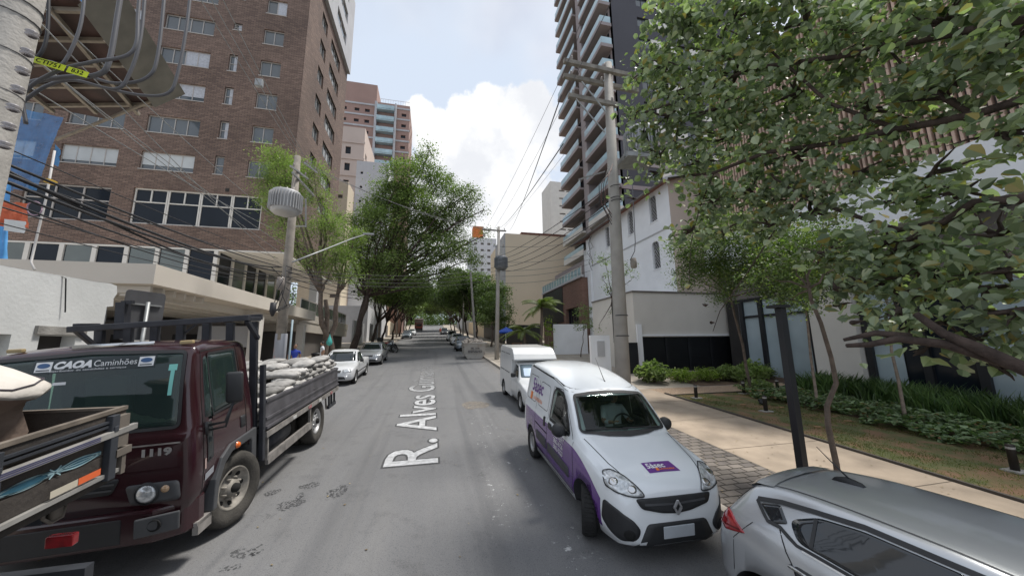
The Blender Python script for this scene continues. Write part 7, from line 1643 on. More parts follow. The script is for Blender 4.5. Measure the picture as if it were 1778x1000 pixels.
def crossarm(t, c, dx, L, w=.10, ins=4, m=None, off=0.0):
    c = Vector(c); d = Vector(dx).normalized(); g = MB(); g.bar(c - d * (L / 2 - off), c + d * (L / 2 + off), w, w * 1.1); o = g.build('crossarm', m or M_WOODX, t)
    for i in range(ins):
        p = c - d * (L / 2 - off) + d * L * (i + .25) / (ins - .5 + 1e-6); q = MB().lathe([(.001, .17), (.02, .17), (.035, .14), (.02, .12), (.04, .10), (.025, .08), (.045, .06), (.012, .03), (.012, -.0)], 10, 'z', p + Vector((0, 0, w * .55))); q.build('insulator', M_PORC, o, True)
    return o
def transformer(t, c, R, h, m, fins=30, box=False):
    c = Vector(c); g = MB().lathe([(.001, h / 2), (R * .86, h / 2), (R * .9, h / 2 - .04), (R * .88, -h / 2 + .08), (R * .7, -h / 2), (.001, -h / 2)], 28, 'z', c)
    o = g.build('transformer', m, t, True); f = MB()
    for k in range(fins):
        a = 2 * math.pi * k / fins; M = Matrix.Translation(c) @ Matrix.Rotation(a, 4, 'Z'); f.box(R * .84, R * 1.04, -.012, .012, -h * .32, h * .38, M=M)
    f.build('cooling_fins', m, o)
    for k in range(3): MB().tube([c + Vector((-.2 + .2 * k, 0, h / 2)), c + Vector((-.22 + .22 * k, 0, h / 2 + .22))], [.03, .018], 8).build('bushing', M_PORC, o, True)
# thick pole on the right
bp = (4.95, 8.5, road_z(8.5) + KH); tp = atY(1055, 112, 8.62)
P1 = pole('utility_pole', 'thick pale concrete utility pole with large finned transformer, behind the white vans', bp, tp, .205, .125)
for (u, v, L, off) in ((1050, 122, 2.7, -.05), (1045, 146, 2.6, -.25), (1030, 175, 1.6, -.35)):
    c = atY(u, v, 8.45 if v != 146 else 8.8); crossarm(P1, c, (1, .02, -.02), L, .115, 3)
for (a, b) in (((1010, 150), (1052, 205)), ((1000, 180), (1050, 240))): 
    g = MB().bar(atY(a[0], a[1] - 8, 8.4), atY(b[0], b[1] - 10, 8.4), .03); g.build('brace', M_GALV, P1)
c = atY(1112, 252, 8.6); transformer(P1, c, .48, .95, mat('transformer_grey', (.36, .37, .38), .5, .2, var=.08), 34)
g = MB(); g.box(c.x - .75, c.x + .25, c.y - .28, c.y - .20, c.z - .62, c.z - .52); g.box(c.x - .75, c.x + .25, c.y + .20, c.y + .28, c.z - .62, c.z - .52); g.prism([(c.x - .72, c.z - .66), (c.x + .40, c.z - .60), (c.x + .40, c.z - .52), (c.x - .72, c.z - .52)], c.y - .4, c.y + .4, 'y'); g.build('transformer_bracket', M_GALV, P1)
for v in (325, 345, 350, 548, 583):
    p = atY(1068 + (v - 325) * .062, v, 8.5); k = (v - 112) / 640; MB().lathe([(.13 + .078 * k, -.012), (.138 + .078 * k, 0), (.13 + .078 * k, .012)], 20, 'z', (bp[0] + (tp[0] - bp[0]) * (1 - k), 8.5, p.z)).build('steel_band', M_CABLE, P1, True)
r = random.Random(2)
for i in range(4):
    MB().tube([atY(1060 + r.uniform(-4, 4), 285 + i * 4, 8.2), atY(1052 - 4 * i, 320, 8.15), atY(1050 - 3 * i, 350 + r.uniform(-6, 6), 8.1), atY(1062, 372 + 6 * i, 8.2)], .010, 5).build('hanging_loop', M_CABLE if i % 2 else mat('rust_cable', (.12, .06, .05)), P1, True)
MB().tube([atY(1098, 318, 8.3), atY(1100, 360, 8.2), atY(1103, 420, 8.2), atY(1102, 436, 8.25), atY(1094, 452, 8.3)], .012, 5).build('hanging_loop', M_CABG, P1, True)
g = MB().lathe([(.001, .14), (.07, .12), (.09, 0), (.08, -.14), (.001, -.17)], 12, 'z', atY(1100, 456, 8.35)); g.build('junction_box', M_POLED, P1, True)
MB().bar(atY(1050, 298, 8.4), atY(1005, 312, 8.0), .035).build('bracket_arm', M_GALV, P1)
# second pole on the right
P2 = pole('utility_pole', 'slim concrete utility pole with crossarm and transformer beside the rubble skip', G(4.72, 25.4), atY(866, 394, 25.4), .17, .10)
crossarm(P2, atY(858, 400, 25.3), (1, 0, .0), 1.9, .09, 4); transformer(P2, atY(870, 457, 25.2), .50, 1.0, mat('transformer_dark', (.17, .18, .19), .5, .2), 26)
crossarm(P2, atY(866, 428, 25.4), (1, 0, 0), .9, .06, 3, M_GALV)
P3 = pole('utility_pole', 'plain concrete post further up the right pavement', G(3.78 + .5, 34), atY(817, 472, 34), .14, .09)
pole('utility_pole', 'far slim pole above the second white car on the right', G(4.6, 52), (4.6, 52, road_z(52) + 8), .13, .09)
pole('utility_pole', 'grey post on the left pavement behind the motorcycles', G(-5.9, 43), (-5.9, 43, road_z(43) + 9), .15, .10, M_POLED)
pole('utility_pole', 'far pole on the left beside the dark grey car', G(-5.9, 64), (-5.9, 64, road_z(64) + 8.5), .14, .09, M_POLED)
# pole on the left with old concrete shaft
P4 = pole('utility_pole', 'old stained concrete utility pole with drum transformer on the left pavement', G(-5.62, 15.1), atX(517, 272, -5.62), .20, .12, M_POLED)
c = atX(496, 353, -5.35); transformer(P4, c, .52, .85, mat('transformer_pale', (.40, .40, .40), .5, .2), 34)
for (u, v, L) in ((540, 292, .9), (520, 300, 1.1)): crossarm(P4, atX(u, v, -5.5), (.3, 1, 0), L, .06, 2, M_GALV)
g = MB(); g.bar(atX(508, 300, -5.5), atX(545, 340, -5.5), .07); g.bar(atX(531, 345, -5.5), atX(531, 395, -5.5), .05); g.bar(atX(512, 393, -5.5), atX(532, 393, -5.5), .05); g.build('steel_bracket', M_GALV, P4)
g = MB().lathe([(.001, .24), (.11, .22), (.13, 0), (.11, -.22), (.001, -.24)], 12, 'z', atX(487, 492, -5.25)); g.build('splice_box', M_PORC, P4, True)
g = MB(); g.lathe([(.001, .2), (.09, .18), (.10, -.1), (.04, -.26), (.001, -.28)], 10, 'z', atX(474, 535, -5.2)); g.build('cable_coil', M_CABLE, P4, True)
for i in range(7):
    a = (r.uniform(478, 505), r.uniform(455, 500)); MB().tube([atX(a[0] + r.uniform(-12, 12), a[1] + r.uniform(-25, 10), -5.25), atX(a[0] + r.uniform(-10, 14), a[1] + 15, -5.15), atX(a[0] + r.uniform(-14, 10), a[1] + 35, -5.2), atX(478 + r.uniform(-6, 6), 540, -5.25)], .014, 5).build('hanging_loop', M_CABLE, P4, True)
tag(MB().tube([(-5.25, 15.0, road_z(15) + KH), (-5.25, 15.0, 3.9)], .035, 8).build('conduit_pipe', mat('pale_blue_pipe', (.28, .36, .40), .6), P4, True))
g = MB().lathe([(.205, 1.15), (.21, 1.16), (.205, 2.35), (.2, 2.36)], 20, 'z', (-5.62, 15.1, road_z(15.1))); g.build('pasted_posters', mat('pasted_paper', (.30, .31, .34), .8, scale=5, col2=(.50, .28, .26), mask=(.58, .66)), P4, True)
# street lamp arm
LA = MB().tube([atX(508, 455, -5.35), atX(560, 435, -4.9), atX(610, 415, -4.2), atX(632, 408, -3.9)], .035, 8); lo = LA.build('lamp_arm', M_GALV, P4, True)
e = atX(640, 407, -3.85); MB().box(-.32, .32, -.10, .10, -.05, .06, M=Matrix.Translation(e)).build('lamp_head', M_GALV, lo, bevel=.03)
# near-left pole at the picture's edge with its tangle
P5 = pole('utility_pole', 'weathered concrete pole cut off by the upper left edge, wrapped in cables', G(-5.55, 5.05), atX(22, -40, -4.35), .20, .16, M_POLED)
P5b = atX(-10, 250, -4.1)
for o_ in list(P5.children): bpy.data.objects.remove(o_)
MB().tube([atY(-105, 560, 3.9), atY(-78, 420, 3.9), atY(-24, 200, 3.9), atY(27, 0, 3.9), atY(62, -140, 3.9)], [.20, .19, .18, .17, .16], 20).build('shaft', mat('near_pole_concrete', (.42, .40, .37), .9, var=.18, scale=4, bump=.4, bscale=30), P5, True)
P5.location = P5.location
for i, vv in enumerate((10, 34, 95, 160, 178, 262)):
    v = vv; c = atY(-24 + (200 - v) * .255, v, 3.9); MB().lathe([(.172, -.006), (.184, 0), (.172, .006)], 18, 'z', c, M=None).build('steel_band', M_CABG, P5, True)
for i in range(7):
    v = 60 + i * 32; c = atY(20 + (200 - v) * .255, v, 3.72); g = MB(); g.lathe([(.03, -.03), (.045, -.015), (.02, 0), (.045, .015), (.03, .03)], 10, 'z', c); g.build('insulator', mat('glazed_insulator', (.35, .33, .34), .3), P5, True)
# fat looping service cables with yellow number plates
loops = [[(45, 215), (40, 170), (60, 145), (110, 120), (160, 108), (230, 90), (240, 20), (245, -60)], [(20, 158), (60, 142), (110, 135), (170, 130), (190, 105), (205, 20), (218, -60)], [(30, 185), (80, 150), (130, 140), (200, 155), (225, 128), (245, 60), (255, -60)], [(150, 130), (200, 145), (255, 135), (275, 90), (290, -60)], [(170, 150), (240, 165), (290, 163), (308, 130), (325, 40), (335, -60)], [(0, 112), (40, 104), (62, 103), (82, 60), (84, -60)], [(62, 103), (90, 108), (110, 110), (135, 60), (145, 10), (148, -60)]]
def spl(P, n=6):
    out = []; P = [P[0]] + P + [P[-1]]
    for i in range(1, len(P) - 2):
        for k in range(n):
            t = k / n; out.append(.5 * ((2 * P[i]) + (P[i + 1] - P[i - 1]) * t + (2 * P[i - 1] - 5 * P[i] + 4 * P[i + 1] - P[i + 2]) * t * t + (3 * P[i] - P[i - 1] - 3 * P[i + 1] + P[i + 2]) * t**3))
    return out + [P[-2]]
names = ['from the yellow tag to the top edge', 'second one in from the concrete pole', 'third one, crossing behind the yellow plate', 'reaching left of the long windows', 'outermost and lowest of the loops', 'crossing the top of the pole', 'inner loop rising beside the pole']
for i, Lp in enumerate(loops):
    Pp = spl([atY(u, v, 4.3 + .12 * i + .0 * k) for k, (u, v) in enumerate(Lp)]); mb = MB().tube(Pp, .017 if i not in (1,) else .024, 8); top_mesh(mb, 'service_cable', M_CABG if i != 5 else M_CABLE, 'looping cable by the near left pole, ' + names[i], 'cable', smooth=True, group='looping cables by the near pole')
pt = thing('number_plate', 'bright yellow cable tag with black digits beside the near left pole', 'sign', atY(105, 118, 4.2)); a, b = atY(58, 103, 4.2), atY(152, 131, 4.2); X = (b - a).normalized(); Yv = Vector((0, 0, 1)); M = frame((a + b) / 2, X, Yv); wd = (b - a).length
YEL = mat('yellow_tag', (.62, .75, .03), .5, var=.05); 
for k, (s0, s1, tx) in enumerate(((-.5, .07, 'CTI751'), (.13, .5, '832'))):
    g = MB().box(s0 * wd, s1 * wd, -.034, .034, -.004, .004, M=M); po = g.build('plate', YEL, pt); g = MB(); add_text(g, tx, .064, M @ Matrix.Translation((wd * (s0 + s1) / 2, 0, .0055)), bold=.001, sx=1.15); g.build('digits', M_GAP, po)
MB().tube([atY(50, 100, 4.25), atY(155, 133, 4.25)], .012, 6).build('tag_rod', M_CABLE, pt, True)

# ---- overhead cables ---------------------------------------------------------------
def cable(a, b, sag, rr, label, m=None, grp='overhead cables across the street', n=14):
    a, b = Vector(a), Vector(b); pts = [a.lerp(b, i / n) - Vector((0, 0, sag * 4 * (i / n) * (1 - i / n))) for i in range(n + 1)]
    top_mesh(MB().tube(pts, rr, 5), 'overhead_cable', m or M_CABLE, label, 'cable', grp, smooth=True)
XL = -5.5
A1 = lambda u, v: atY(u, v, 4.0)
# telecom bundle from the near pole to the left pole
for i, (v0, v1, sg, rr) in enumerate(((268, 470, .10, .016), (285, 478, .16, .022), (300, 470, .22, .020), (318, 485, .20, .014), (335, 490, .25, .010), (350, 482, .16, .008), (292, 462, .05, .008), (240, 455, .04, .007), (380, 500, .10, .006), (275, 488, .30, .018))):
    cable(A1(-30, v0), atX(490 - i, v1 - 6, -5.4), sg, rr, 'black telecom cable in the sagging bundle between the two left poles', grp='telecom bundle on the left')
# primary lines running up the street from top left
for i, (a, b) in enumerate((((40, -20), (478, 378)), ((60, 30), (500, 470)), ((10, 60), (490, 440)), ((0, 120), (480, 400)), ((70, 110), (500, 430)))):
    cable(atY(a[0], a[1], 4.6), atX(b[0], b[1], -5.5), .10, .007, 'thin pale wire descending from the upper left corner in front of the brick tower', M_GALV, 'thin wires on the left')
for i, (a, b) in enumerate((((330, -30), (512, 262)), ((350, -30), (522, 268)), ((372, -30), (530, 275)))):
    cable(atX(a[0], a[1], -5.2 + .3 * i), atX(b[0], b[1], -5.6 + .2 * i), .05, .010, 'wire running down to the top of the old left pole across the brick tower', M_GALV, 'high wires on the left')
sp = thing('cable_spacer', 'grey spacer clamp holding the high wires in front of the brick tower', 'clamp', atX(450, 145, -5.2)); MB().box(-.10, .10, -.06, .06, -.12, .12, M=Matrix.Translation(atX(450, 145, -5.2))).build('clamp', M_GALV, sp, bevel=.02)
# up the street from left pole, and across to the right poles
for i, (v0, x1, z1) in enumerate(((470, -5.6, 9.2), (480, -5.7, 8.9), (490, -5.8, 8.6), (462, -5.5, 9.5))): cable(atX(497, v0, -5.45), (x1, 43, road_z(43) + z1 - 3.0), .35, .018, 'cable running up the left pavement from the old pole through the trees', grp='cables up the left pavement')
top2 = atY(858, 402, 25.3)
for i in range(3): cable(atX(518 + i * 4, 276 + i * 5, -5.6), (top2.x - .7 + .6 * i, 25.3, top2.z + .12), .5, .008, 'thin wire crossing the road between the left pole and the slim right pole', M_CABG, 'wires crossing the road')
for i, dz in enumerate((-2.8, -3.1, -3.4, -3.7)): cable(atX(500, 468 + 6 * i, -5.45), (4.75, 25.3, top2.z + dz), .45, .011, 'black cable crossing the road below the crossarms', grp='low cables crossing the road')
# right side: pole to pole
for i in range(5): cable((4.8 + .05 * i, 8.6, atY(1060, 330, 8.5).z - .22 * i), (4.8, 25.3, top2.z - 2.0 - .28 * i), .25 + .06 * i, .013, 'cable along the right pavement from the thick pole to the slim pole', grp='cables along the right pavement')
for i, u in enumerate((985, 1010, 1090)): cable(atY(u, 118 if i else 112, 8.45), (top2.x - .7 + .65 * i, 25.3, top2.z + .15), .25, .007, 'high wire between the crossarms of the two right poles', M_CABG, 'high wires on the right')
for i, (u, v) in enumerate(((980, 108), (972, 140), (982, 168))): cable(atY(u, v, 8.4), (atY(u, v, 8.4).x - .6, -6, atY(u, v, 8.4).z + .3), .1, .008, 'high wire leaving the thick pole over the camera', M_CABG, 'wires overhead')
cable(atY(975, 165, 8.5), atY(885, 400, 60), .6, .02, 'long wire falling across the sky behind the thick pole, upper one', M_CABG, 'wires against the sky'); cable(atY(978, 250, 9), atY(868, 395, 60), .5, .02, 'long wire falling across the sky behind the thick pole, lower one', M_CABG, 'wires against the sky')
# twisted service drops to the houses on the right
for i, (z0, v1) in enumerate(((428, 415), (455, 440), (470, 450), (480, 458), (492, 470))): cable(atY(872, z0, 25.3), atX(1025, v1, 13.9), .3, .014, 'twisted service drop from the slim right pole to the white house', grp='service drops to the white house')
# tangle at the corner of the white house
hs = thing('service_bracket', 'rusty cable bracket and tangle on the corner of the white house', 'bracket', atX(1027, 440, 13.8))
for i in range(6): MB().tube([atX(1025 + r.uniform(-4, 4), 400 + 10 * i, 13.85), atX(1022 + r.uniform(-6, 6), 415 + 8 * i, 13.7), atX(1027 + r.uniform(-4, 4), 430 + 8 * i, 13.85)], .02, 5).build('cable_loop', M_CABLE if i % 2 else M_POLED, hs, True)
# ---- posts, signs, bollards, skip, umbrella --------------------------------------------
t = thing('steel_post', 'tall square black steel post standing by the path', 'post', G(5.62, 4.55)); a = Vector(G(5.62, 4.55)); b = atY(1350, 535, 4.55); MB().bar(a, (a.x, a.y, b.z), .11, .11).build('post', M_BLACKM, t, bevel=.004); MB().box(a.x - .17, a.x + .10, a.y - .10, a.y + .10, b.z + .002, b.z + .05).build('cap_plate', M_BLACKM, t)
def bollard(x, y, label):
    t = thing('bollard_light', label, 'bollard light', G(x, y), group='bollard lights in the garden'); g = MB().lathe([(.001, .46), (.055, .46), (.058, .44), (.058, .0), (.001, 0)], 18, 'z', G(x, y, KH + .02)); g.build('post', mat('bollard_bronze', (.030, .024, .020), .5, .2), t, True)
    g = MB().lathe([(.060, .38), (.060, .42), (.050, .42), (.050, .38), (.060, .38)], 18, 'z', G(x, y, KH + .02)); g.build('lens', mat('frosted_lens', (.30, .28, .25), .3), t, True); g = MB().box(x - .16, x + .16, y - .12, y + .12, road_z(y) + KH + .012, road_z(y) + KH + .04); g.build('base_slab', M_CONC, t)
for x, y, l in ((9.28, 11.0, 'farthest dark bollard light, at the left corner of the lawn'), (9.97, 8.95, 'dark bollard light in the middle of the lawn, beside the black post'), (11.67, 11.3, 'dark bollard light by the shrubs behind the thin leaning tree'), (10.39, 4.5, 'nearest dark bollard light, at the right edge of the lawn'), (13.4, 11.4, 'small dark bollard light half hidden by the shrubs')): bollard(x, y, l)
for i, (x, y) in enumerate(((10.6, 9.6), (10.9, 9.9))):
    t = thing('garden_spotlight', ['low black spotlight lying on the lawn, left one', 'low black spotlight on the lawn, right one'][i], 'spotlight', G(x, y)); MB().lathe([(.001, .10), (.05, .09), (.06, -.06), (.001, -.06)], 12, 'y', G(x, y, KH + .09)).build('lamp', M_BLACKM, t, True); MB().tube([G(x, y, KH), G(x, y, KH + .08)], .012, 6).build('spike', M_BLACKM, t)
r = random.Random(6)
for i in range(5):
    x, y = r.uniform(9.4, 11.3), r.uniform(3.5, 10.5); k = MB(); n = 7; pts = [(x + r.uniform(.05, .09) * math.cos(a) * 1.5, y + r.uniform(.05, .09) * math.sin(a)) for a in np.linspace(0, 5.4, n)]; k.prism(pts, road_z(y) + KH + .012, road_z(y) + KH + .035, 'z'); top_mesh(k, 'fallen_leaf', mat('dry_leaf', (.30, .18, .09), .8), 'dry brown leaf lying on the lawn', 'leaf', 'fallen leaves on the lawn')
# traffic sign seen from behind
t = thing('traffic_sign', 'back of a dark rectangular traffic sign standing behind the maroon truck', 'sign', G(-5.8, 8.9)); c = atX(249, 548, -5.8); M = frame(c, Vector((.35, 1, 0)), Vector((0, 0, 1)))
P = round_poly([(-.36, -.50), (.36, -.50), (.36, .50), (-.36, .50)], .08); MB().add([M @ Vector((p[0], p[1], z)) for z in (-.006, .006) for p in P], [tuple(range(len(P)))[::-1], tuple(range(len(P), 2 * len(P)))] + [(i, (i + 1) % len(P), (i + 1) % len(P) + len(P), i + len(P)) for i in range(len(P))]).build('plate', mat('sign_back', (.075, .075, .08), .6, .2, var=.2, scale=3), t)
g = MB(); g.bar(M @ Vector((-.28, .22, .03)), M @ Vector((.28, .22, .03)), .05, .03); g.build('crossbar', M_GALV, t); g = MB().tube([Vector((c.x + .06, c.y - .02, road_z(8.9))), Vector((c.x + .06, c.y - .02, c.z + .28))], .035, 10); g.build('post', M_GALV, t, True)
# rubble skip
def skip():
    t = thing('rubble_skip', 'pale grey rubble skip with faded dark lettering, heaped with debris by the right kerb', 'skip', (3.35, 27.2, road_z(27.2)), tilt=math.atan(GR)); MS = mat('skip_paint', (.42, .40, .37), .8, scale=2.5, col2=(.28, .22, .17), mask=(.5, .8), bump=.3)
    y0, y1 = -.1, 2.5; h = 1.25
    prof = [(-.55, 0), (.55, 0), (.80, .35), (.84, h), (-.84, h), (-.80, .35)]; g = MB(); n = 6
    vs = [(x, y0 + (.0 if z > .6 else .28), z) for x, z in prof] + [(x, y1 - (0 if z > .6 else .28), z) for x, z in prof]; g.add(vs, [(0, 1, 2, 5), (5, 2, 3, 4), (11, 8, 7, 6), (10, 9, 8, 11), (0, 6, 7, 1), (1, 7, 8, 2), (2, 8, 9, 3), (4, 10, 11, 5), (5, 11, 6, 0), (4, 3, 9, 10)]); lbuild(g, 'bin', MS, t, smooth=False, bevel=.02)
    g = MB(); g.box(-.88, .88, y0 - .04, y0 + .03, h - .06, h + .02); g.box(-.88, .88, y1 - .03, y1 + .04, h - .06, h + .02); g.box(-.88, -.82, y0 + .03, y1 - .03, h - .06, h + .02); g.box(.82, .88, y0 + .03, y1 - .03, h - .06, h + .02); lbuild(g, 'rim', MS, t, smooth=False)
    for s in (-1, 1):
        for y in (.3, 2.0): lbuild(MB().tube([(s * .82, y, .9), (s * .95, y, .9)], .045, 10), 'lifting_lug', M_POLED, t)
    g = MB(); add_text(g, 'TEL. 3735', .17, frame((0, y0 + .062, .82), (1, 0, 0), (0, .12, 1)), bold=.004); add_text(g, 'ENTULHO', .24, frame((0, y0 + .09, .58), (1, 0, 0), (0, .18, 1)), bold=.008); lbuild(g, 'lettering', mat('faded_black_paint', (.08, .08, .085), .8), t, smooth=False)
    bpy.context.view_layer.update(); mw = t.matrix_world; g = MB(); r = random.Random(5)
    for i in range(60):
        c = mw @ Vector((r.uniform(-.7, .7), r.uniform(.1, 2.3), h - .12 + r.uniform(0, .26))); s = r.uniform(.06, .17); g.box(-s, s, -s * .7, s * .7, -s * .45, s * .45, M=Matrix.Translation(c) @ Euler((r.uniform(0, 3), r.uniform(0, 3), r.uniform(0, 3))).to_matrix().to_4x4())
    o = top_mesh(g, 'rubble', mat('rubble', (.38, .34, .30), .95, var=.4, scale=3), 'heap of broken rubble filling the skip', 'rubble'); o['kind'] = 'stuff'
skip()
# blue umbrella
t = thing('umbrella', 'blue market umbrella open on the right pavement beyond the slim pole', 'umbrella', G(7.1, 33)); g = MB(); n = 8; ap = (7.1, 33, 4.62); R = .95
for k in range(n):
    a, b = 2 * math.pi * k / n, 2 * math.pi * (k + 1) / n; p = (7.1 + R * math.cos(a), 33 + R * math.sin(a), 4.15); q = (7.1 + R * math.cos(b), 33 + R * math.sin(b), 4.15); g.add([ap, p, q], ((0, 1, 2),)); g.quad(p, (p[0], p[1], 4.02), (q[0], q[1], 4.02), q)
g.build('canopy', mat('blue_canvas', (.02, .08, .42), .7), t); MB().tube([G(7.1, 33), ap], .025, 8).build('pole', M_PALE if 'M_PALE' in globals() else M_GALV, t, True)
g = MB(); g.box(7.6, 8.6, 32.6, 33.3, road_z(33) + .8, road_z(33) + .86)
for dx in (7.65, 8.5): g.box(dx, dx + .06, 32.65, 33.25, road_z(33) + KH, road_z(33) + .8)
top_mesh(g, 'wooden_table', mat('table_wood', (.22, .11, .06), .7), 'small wooden table beside the blue umbrella', 'table')
# motorcycles
def motorcycle(name, label, x, y, rz, tank):
    t = vmat_place(name, label, 'motorcycle', x, y, rz, 'motorcycles parked on the left')
    for yy in (-.65, .65):
        g = MB(); g.tube([(0, yy + .30 * math.cos(a), .31 + .30 * math.sin(a)) for a in np.linspace(0, 2 * math.pi, 21)], .05, 8, cap=False); w_ = lbuild(g, 'wheel', M_TYRE, t); sp = MB()
        for k in range(8): a = math.pi * k / 4; sp.bar((0, yy, .31), (0, yy + .27 * math.cos(a), .31 + .27 * math.sin(a)), .012)
        sp.lathe([(.001, -.06), (.06, -.05), (.06, .05), (.001, .06)], 12, 'x', (0, yy, .31)); lbuild(sp, 'spokes', M_GALV, w_, smooth=False)
    g = MB(); g.tube([(0, -.65, .31), (0, -.52, .65), (0, -.42, .98)], .035, 8); g.tube([(0, -.45, .85), (0, .1, .55), (0, .65, .33)], .03, 8); g.tube([(0, -.42, .95), (-.34, -.30, 1.05)], .016, 6); g.tube([(0, -.42, .95), (.34, -.30, 1.05)], .016, 6); lbuild(g, 'frame', M_PLASTG, t)
    g = MB(); g.lathe([(.001, -.26), (.10, -.22), (.15, -.05), (.14, .12), (.07, .24), (.001, .25)], 14, 'y', M=Matrix.Translation((0, -.16, .80)) @ Matrix.Diagonal((1, 1, .8, 1))); lbuild(g, 'fuel_tank', tank, t)
    g = MB(); g.prism([(.08, .76), (.10, .84), (.45, .82), (.78, .90), (.80, .84), (.5, .72)], -.13, .13, 'x'); lbuild(g, 'seat', M_PLAST, t, smooth=False, bevel=.03)
    g = MB(); g.box(-.16, .16, -.22, .18, .28, .58); lbuild(g, 'engine', M_GALV, t, smooth=False, bevel=.04); lbuild(MB().lathe([(.001, -.10), (.08, -.08), (.09, 0), (.001, .03)], 14, 'y', (0, -.50, .88)), 'headlamp', M_LAMPC, t)
    g = MB().box(-.22, .22, .72, 1.08, .90, 1.26); return t, g
for i, (x, y, rz, c) in enumerate(((-4.2, 35.5, 70, RD), (-4.2, 36.8, 66, DK), (-4.3, 38.0, 72, DK), (-3.9, 34.4, 78, GB))):
    t, g = motorcycle('motorcycle', ['red-tanked motorcycle in the row behind the silver hatchback', 'dark motorcycle in the middle of the row behind the silver hatchback', 'farthest dark motorcycle of the row, carrying a black box', 'nearest grey-blue motorcycle of the row, front wheel towards the road'][i], x, y, rad(rz), c)
    if i == 2: lbuild(g, 'top_box', M_PLAST, t, smooth=False, bevel=.03)
# teal drop-shaped sign hung on the tree, dark bin
t = thing('hanging_sign', 'teal drop-shaped ornament hanging on the trunk of the light green tree', 'ornament', atY(572, 605, 21.5)); c = atY(572, 592, 21.5); g = MB().lathe([(.001, .42), (.03, .30), (.10, .12), (.16, -.05), (.14, -.2), (.001, -.27)], 14, 'z', c, M=None); g.build('drop', mat('teal_paint', (.06, .38, .34), .5), t, True); MB().tube([c + Vector((0, 0, .4)), c + Vector((0, .6, 1.2))], .008, 5).build('string', M_CABLE, t)
g = MB().lathe([(.001, .0), (.22, 0), (.27, .75), (.30, .78), (.28, .84), (.001, .9)], 14, 'z', G(-6.6, 23.0)); top_mesh(g, 'litter_bin', M_BLACKM, 'black bin on the left pavement beside the split trunk', 'bin', smooth=True)
# near scaffolding tray, nets, pipe on the left
def tray():
    z = 10.0; t = thing('scaffold_tray', 'dark timber protection tray jutting out high at the upper left, seen from below', 'scaffold', (-9, 11, 0))
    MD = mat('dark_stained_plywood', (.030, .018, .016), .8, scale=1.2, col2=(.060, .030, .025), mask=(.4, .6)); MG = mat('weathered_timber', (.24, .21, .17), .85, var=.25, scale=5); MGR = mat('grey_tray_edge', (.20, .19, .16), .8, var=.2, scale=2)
    p = [(-8.30, 11.55), (-10.3, 12.7), (-11.6, 12.4), (-11.6, 8.6), (-7.45, 8.1)]
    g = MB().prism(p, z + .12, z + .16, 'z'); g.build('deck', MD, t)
    g = MB(); e = [(-7.45, 8.1), (-8.30, 11.55)]; up = .75
    g.quad((e[0][0], e[0][1], z), (e[1][0], e[1][1], z), (e[1][0] + .55, e[1][1] + .25, z + up), (e[0][0] + .6, e[0][1] - .1, z + up)); g.build('raised_edge', MGR, t)
    for k in range(5):
        q = k / 4; a = Vector((-7.5 - .85 * q, 8.3 + 3.2 * q, z + .06)); b = Vector((-11.4, 9.0 + 3.2 * q, z + .06)); MB().bar(a, b, .07, .10).build('joist', MG, t)
    for k in range(3):
        a = Vector((-8.1 - 1.3 * k, 8.3 + .15 * k, z)); b = Vector((-9.0 - 1.2 * k, 12.0 + .2 * k, z)); MB().bar(a, b, .09, .09).build('beam', MG, t)
    MB().bar((-7.6, 8.4, z + .9), (-10.8, 10.0, z - 1.2), .07).build('strut', MG, t); MB().bar((-8.3, 11.4, z + .1), (-11, 12.2, z - 1.0), .06).build('strut', MG, t)
    MB().prism([(-10.2, 9.9), (-11.6, 10.2), (-11.6, 8.4), (-10.3, 8.6)], z - 1.25, z - 1.2, 'z').build('lower_board', mat('pale_plywood', (.32, .23, .14), .8, var=.15), t)
tray()
def net(name, pts, m, label, cat='netting', n=14, amp=.12, seed=0):
    """hanging cloth through four corners"""
    r = random.Random(seed); a, b, c, d = (Vector(p) for p in pts); nr = (b - a).cross(d - a).normalized(); vs = []
    for i in range(n + 1):
        for j in range(n + 1):
            u, v = i / n, j / n; p = a.lerp(b, u).lerp(d.lerp(c, u), v); vs.append(p + nr * (amp * math.sin(u * 17 + v * 3 + seed) * (.4 + .6 * v) + r.uniform(-.02, .02)))
    mb = MB().add(vs, [(i * (n + 1) + j, (i + 1) * (n + 1) + j, (i + 1) * (n + 1) + j + 1, i * (n + 1) + j + 1) for i in range(n) for j in range(n)]); return top_mesh(mb, name, m, label, cat, smooth=True)
def netmat(name, col, a):
    m = mat(name, col, .8, var=.25, scale=1.5); m.node_tree.nodes['Principled BSDF'].inputs['Alpha'].default_value = a; return m
BN = netmat('blue_net', (.05, .19, .42), .62); BN2 = netmat('bright_blue_net', (.08, .30, .62), .85)
net('blue_net', [atY(18, 185, 26), atY(112, 205, 26), atY(60, 330, 26), atY(0, 330, 26)], BN, 'translucent blue safety net draped over the brick facade at the left', n=20)
net('blue_net', [atY(130, -60, 24), atY(222, -60, 24), atY(196, 92, 24), atY(140, 30, 24)], BN2, 'bright blue safety net hanging above the scaffold tray', n=12)
net('blue_net', [atY(-10, 320, 20), atY(22, 320, 20), atY(8, 480, 20), atY(-10, 480, 20)], BN2, 'strip of blue netting at the left edge above the white wall', n=10)
net('blue_rag', [atY(95, 250, 11), atY(106, 262, 11), atY(101, 290, 11), atY(92, 285, 11)], BN2, 'small blue rag tied near the top of the white pipe', n=5, amp=.02, cat='rag')
net('orange_net', [atY(-10, 350, 9.4), atY(52, 353, 9.4), atY(46, 395, 9.4), atY(-10, 392, 9.4)], mat('orange_mesh', (.55, .13, .06), .8, var=.25, scale=4), 'torn orange safety mesh above the white wall at the left edge', n=12, amp=.05)
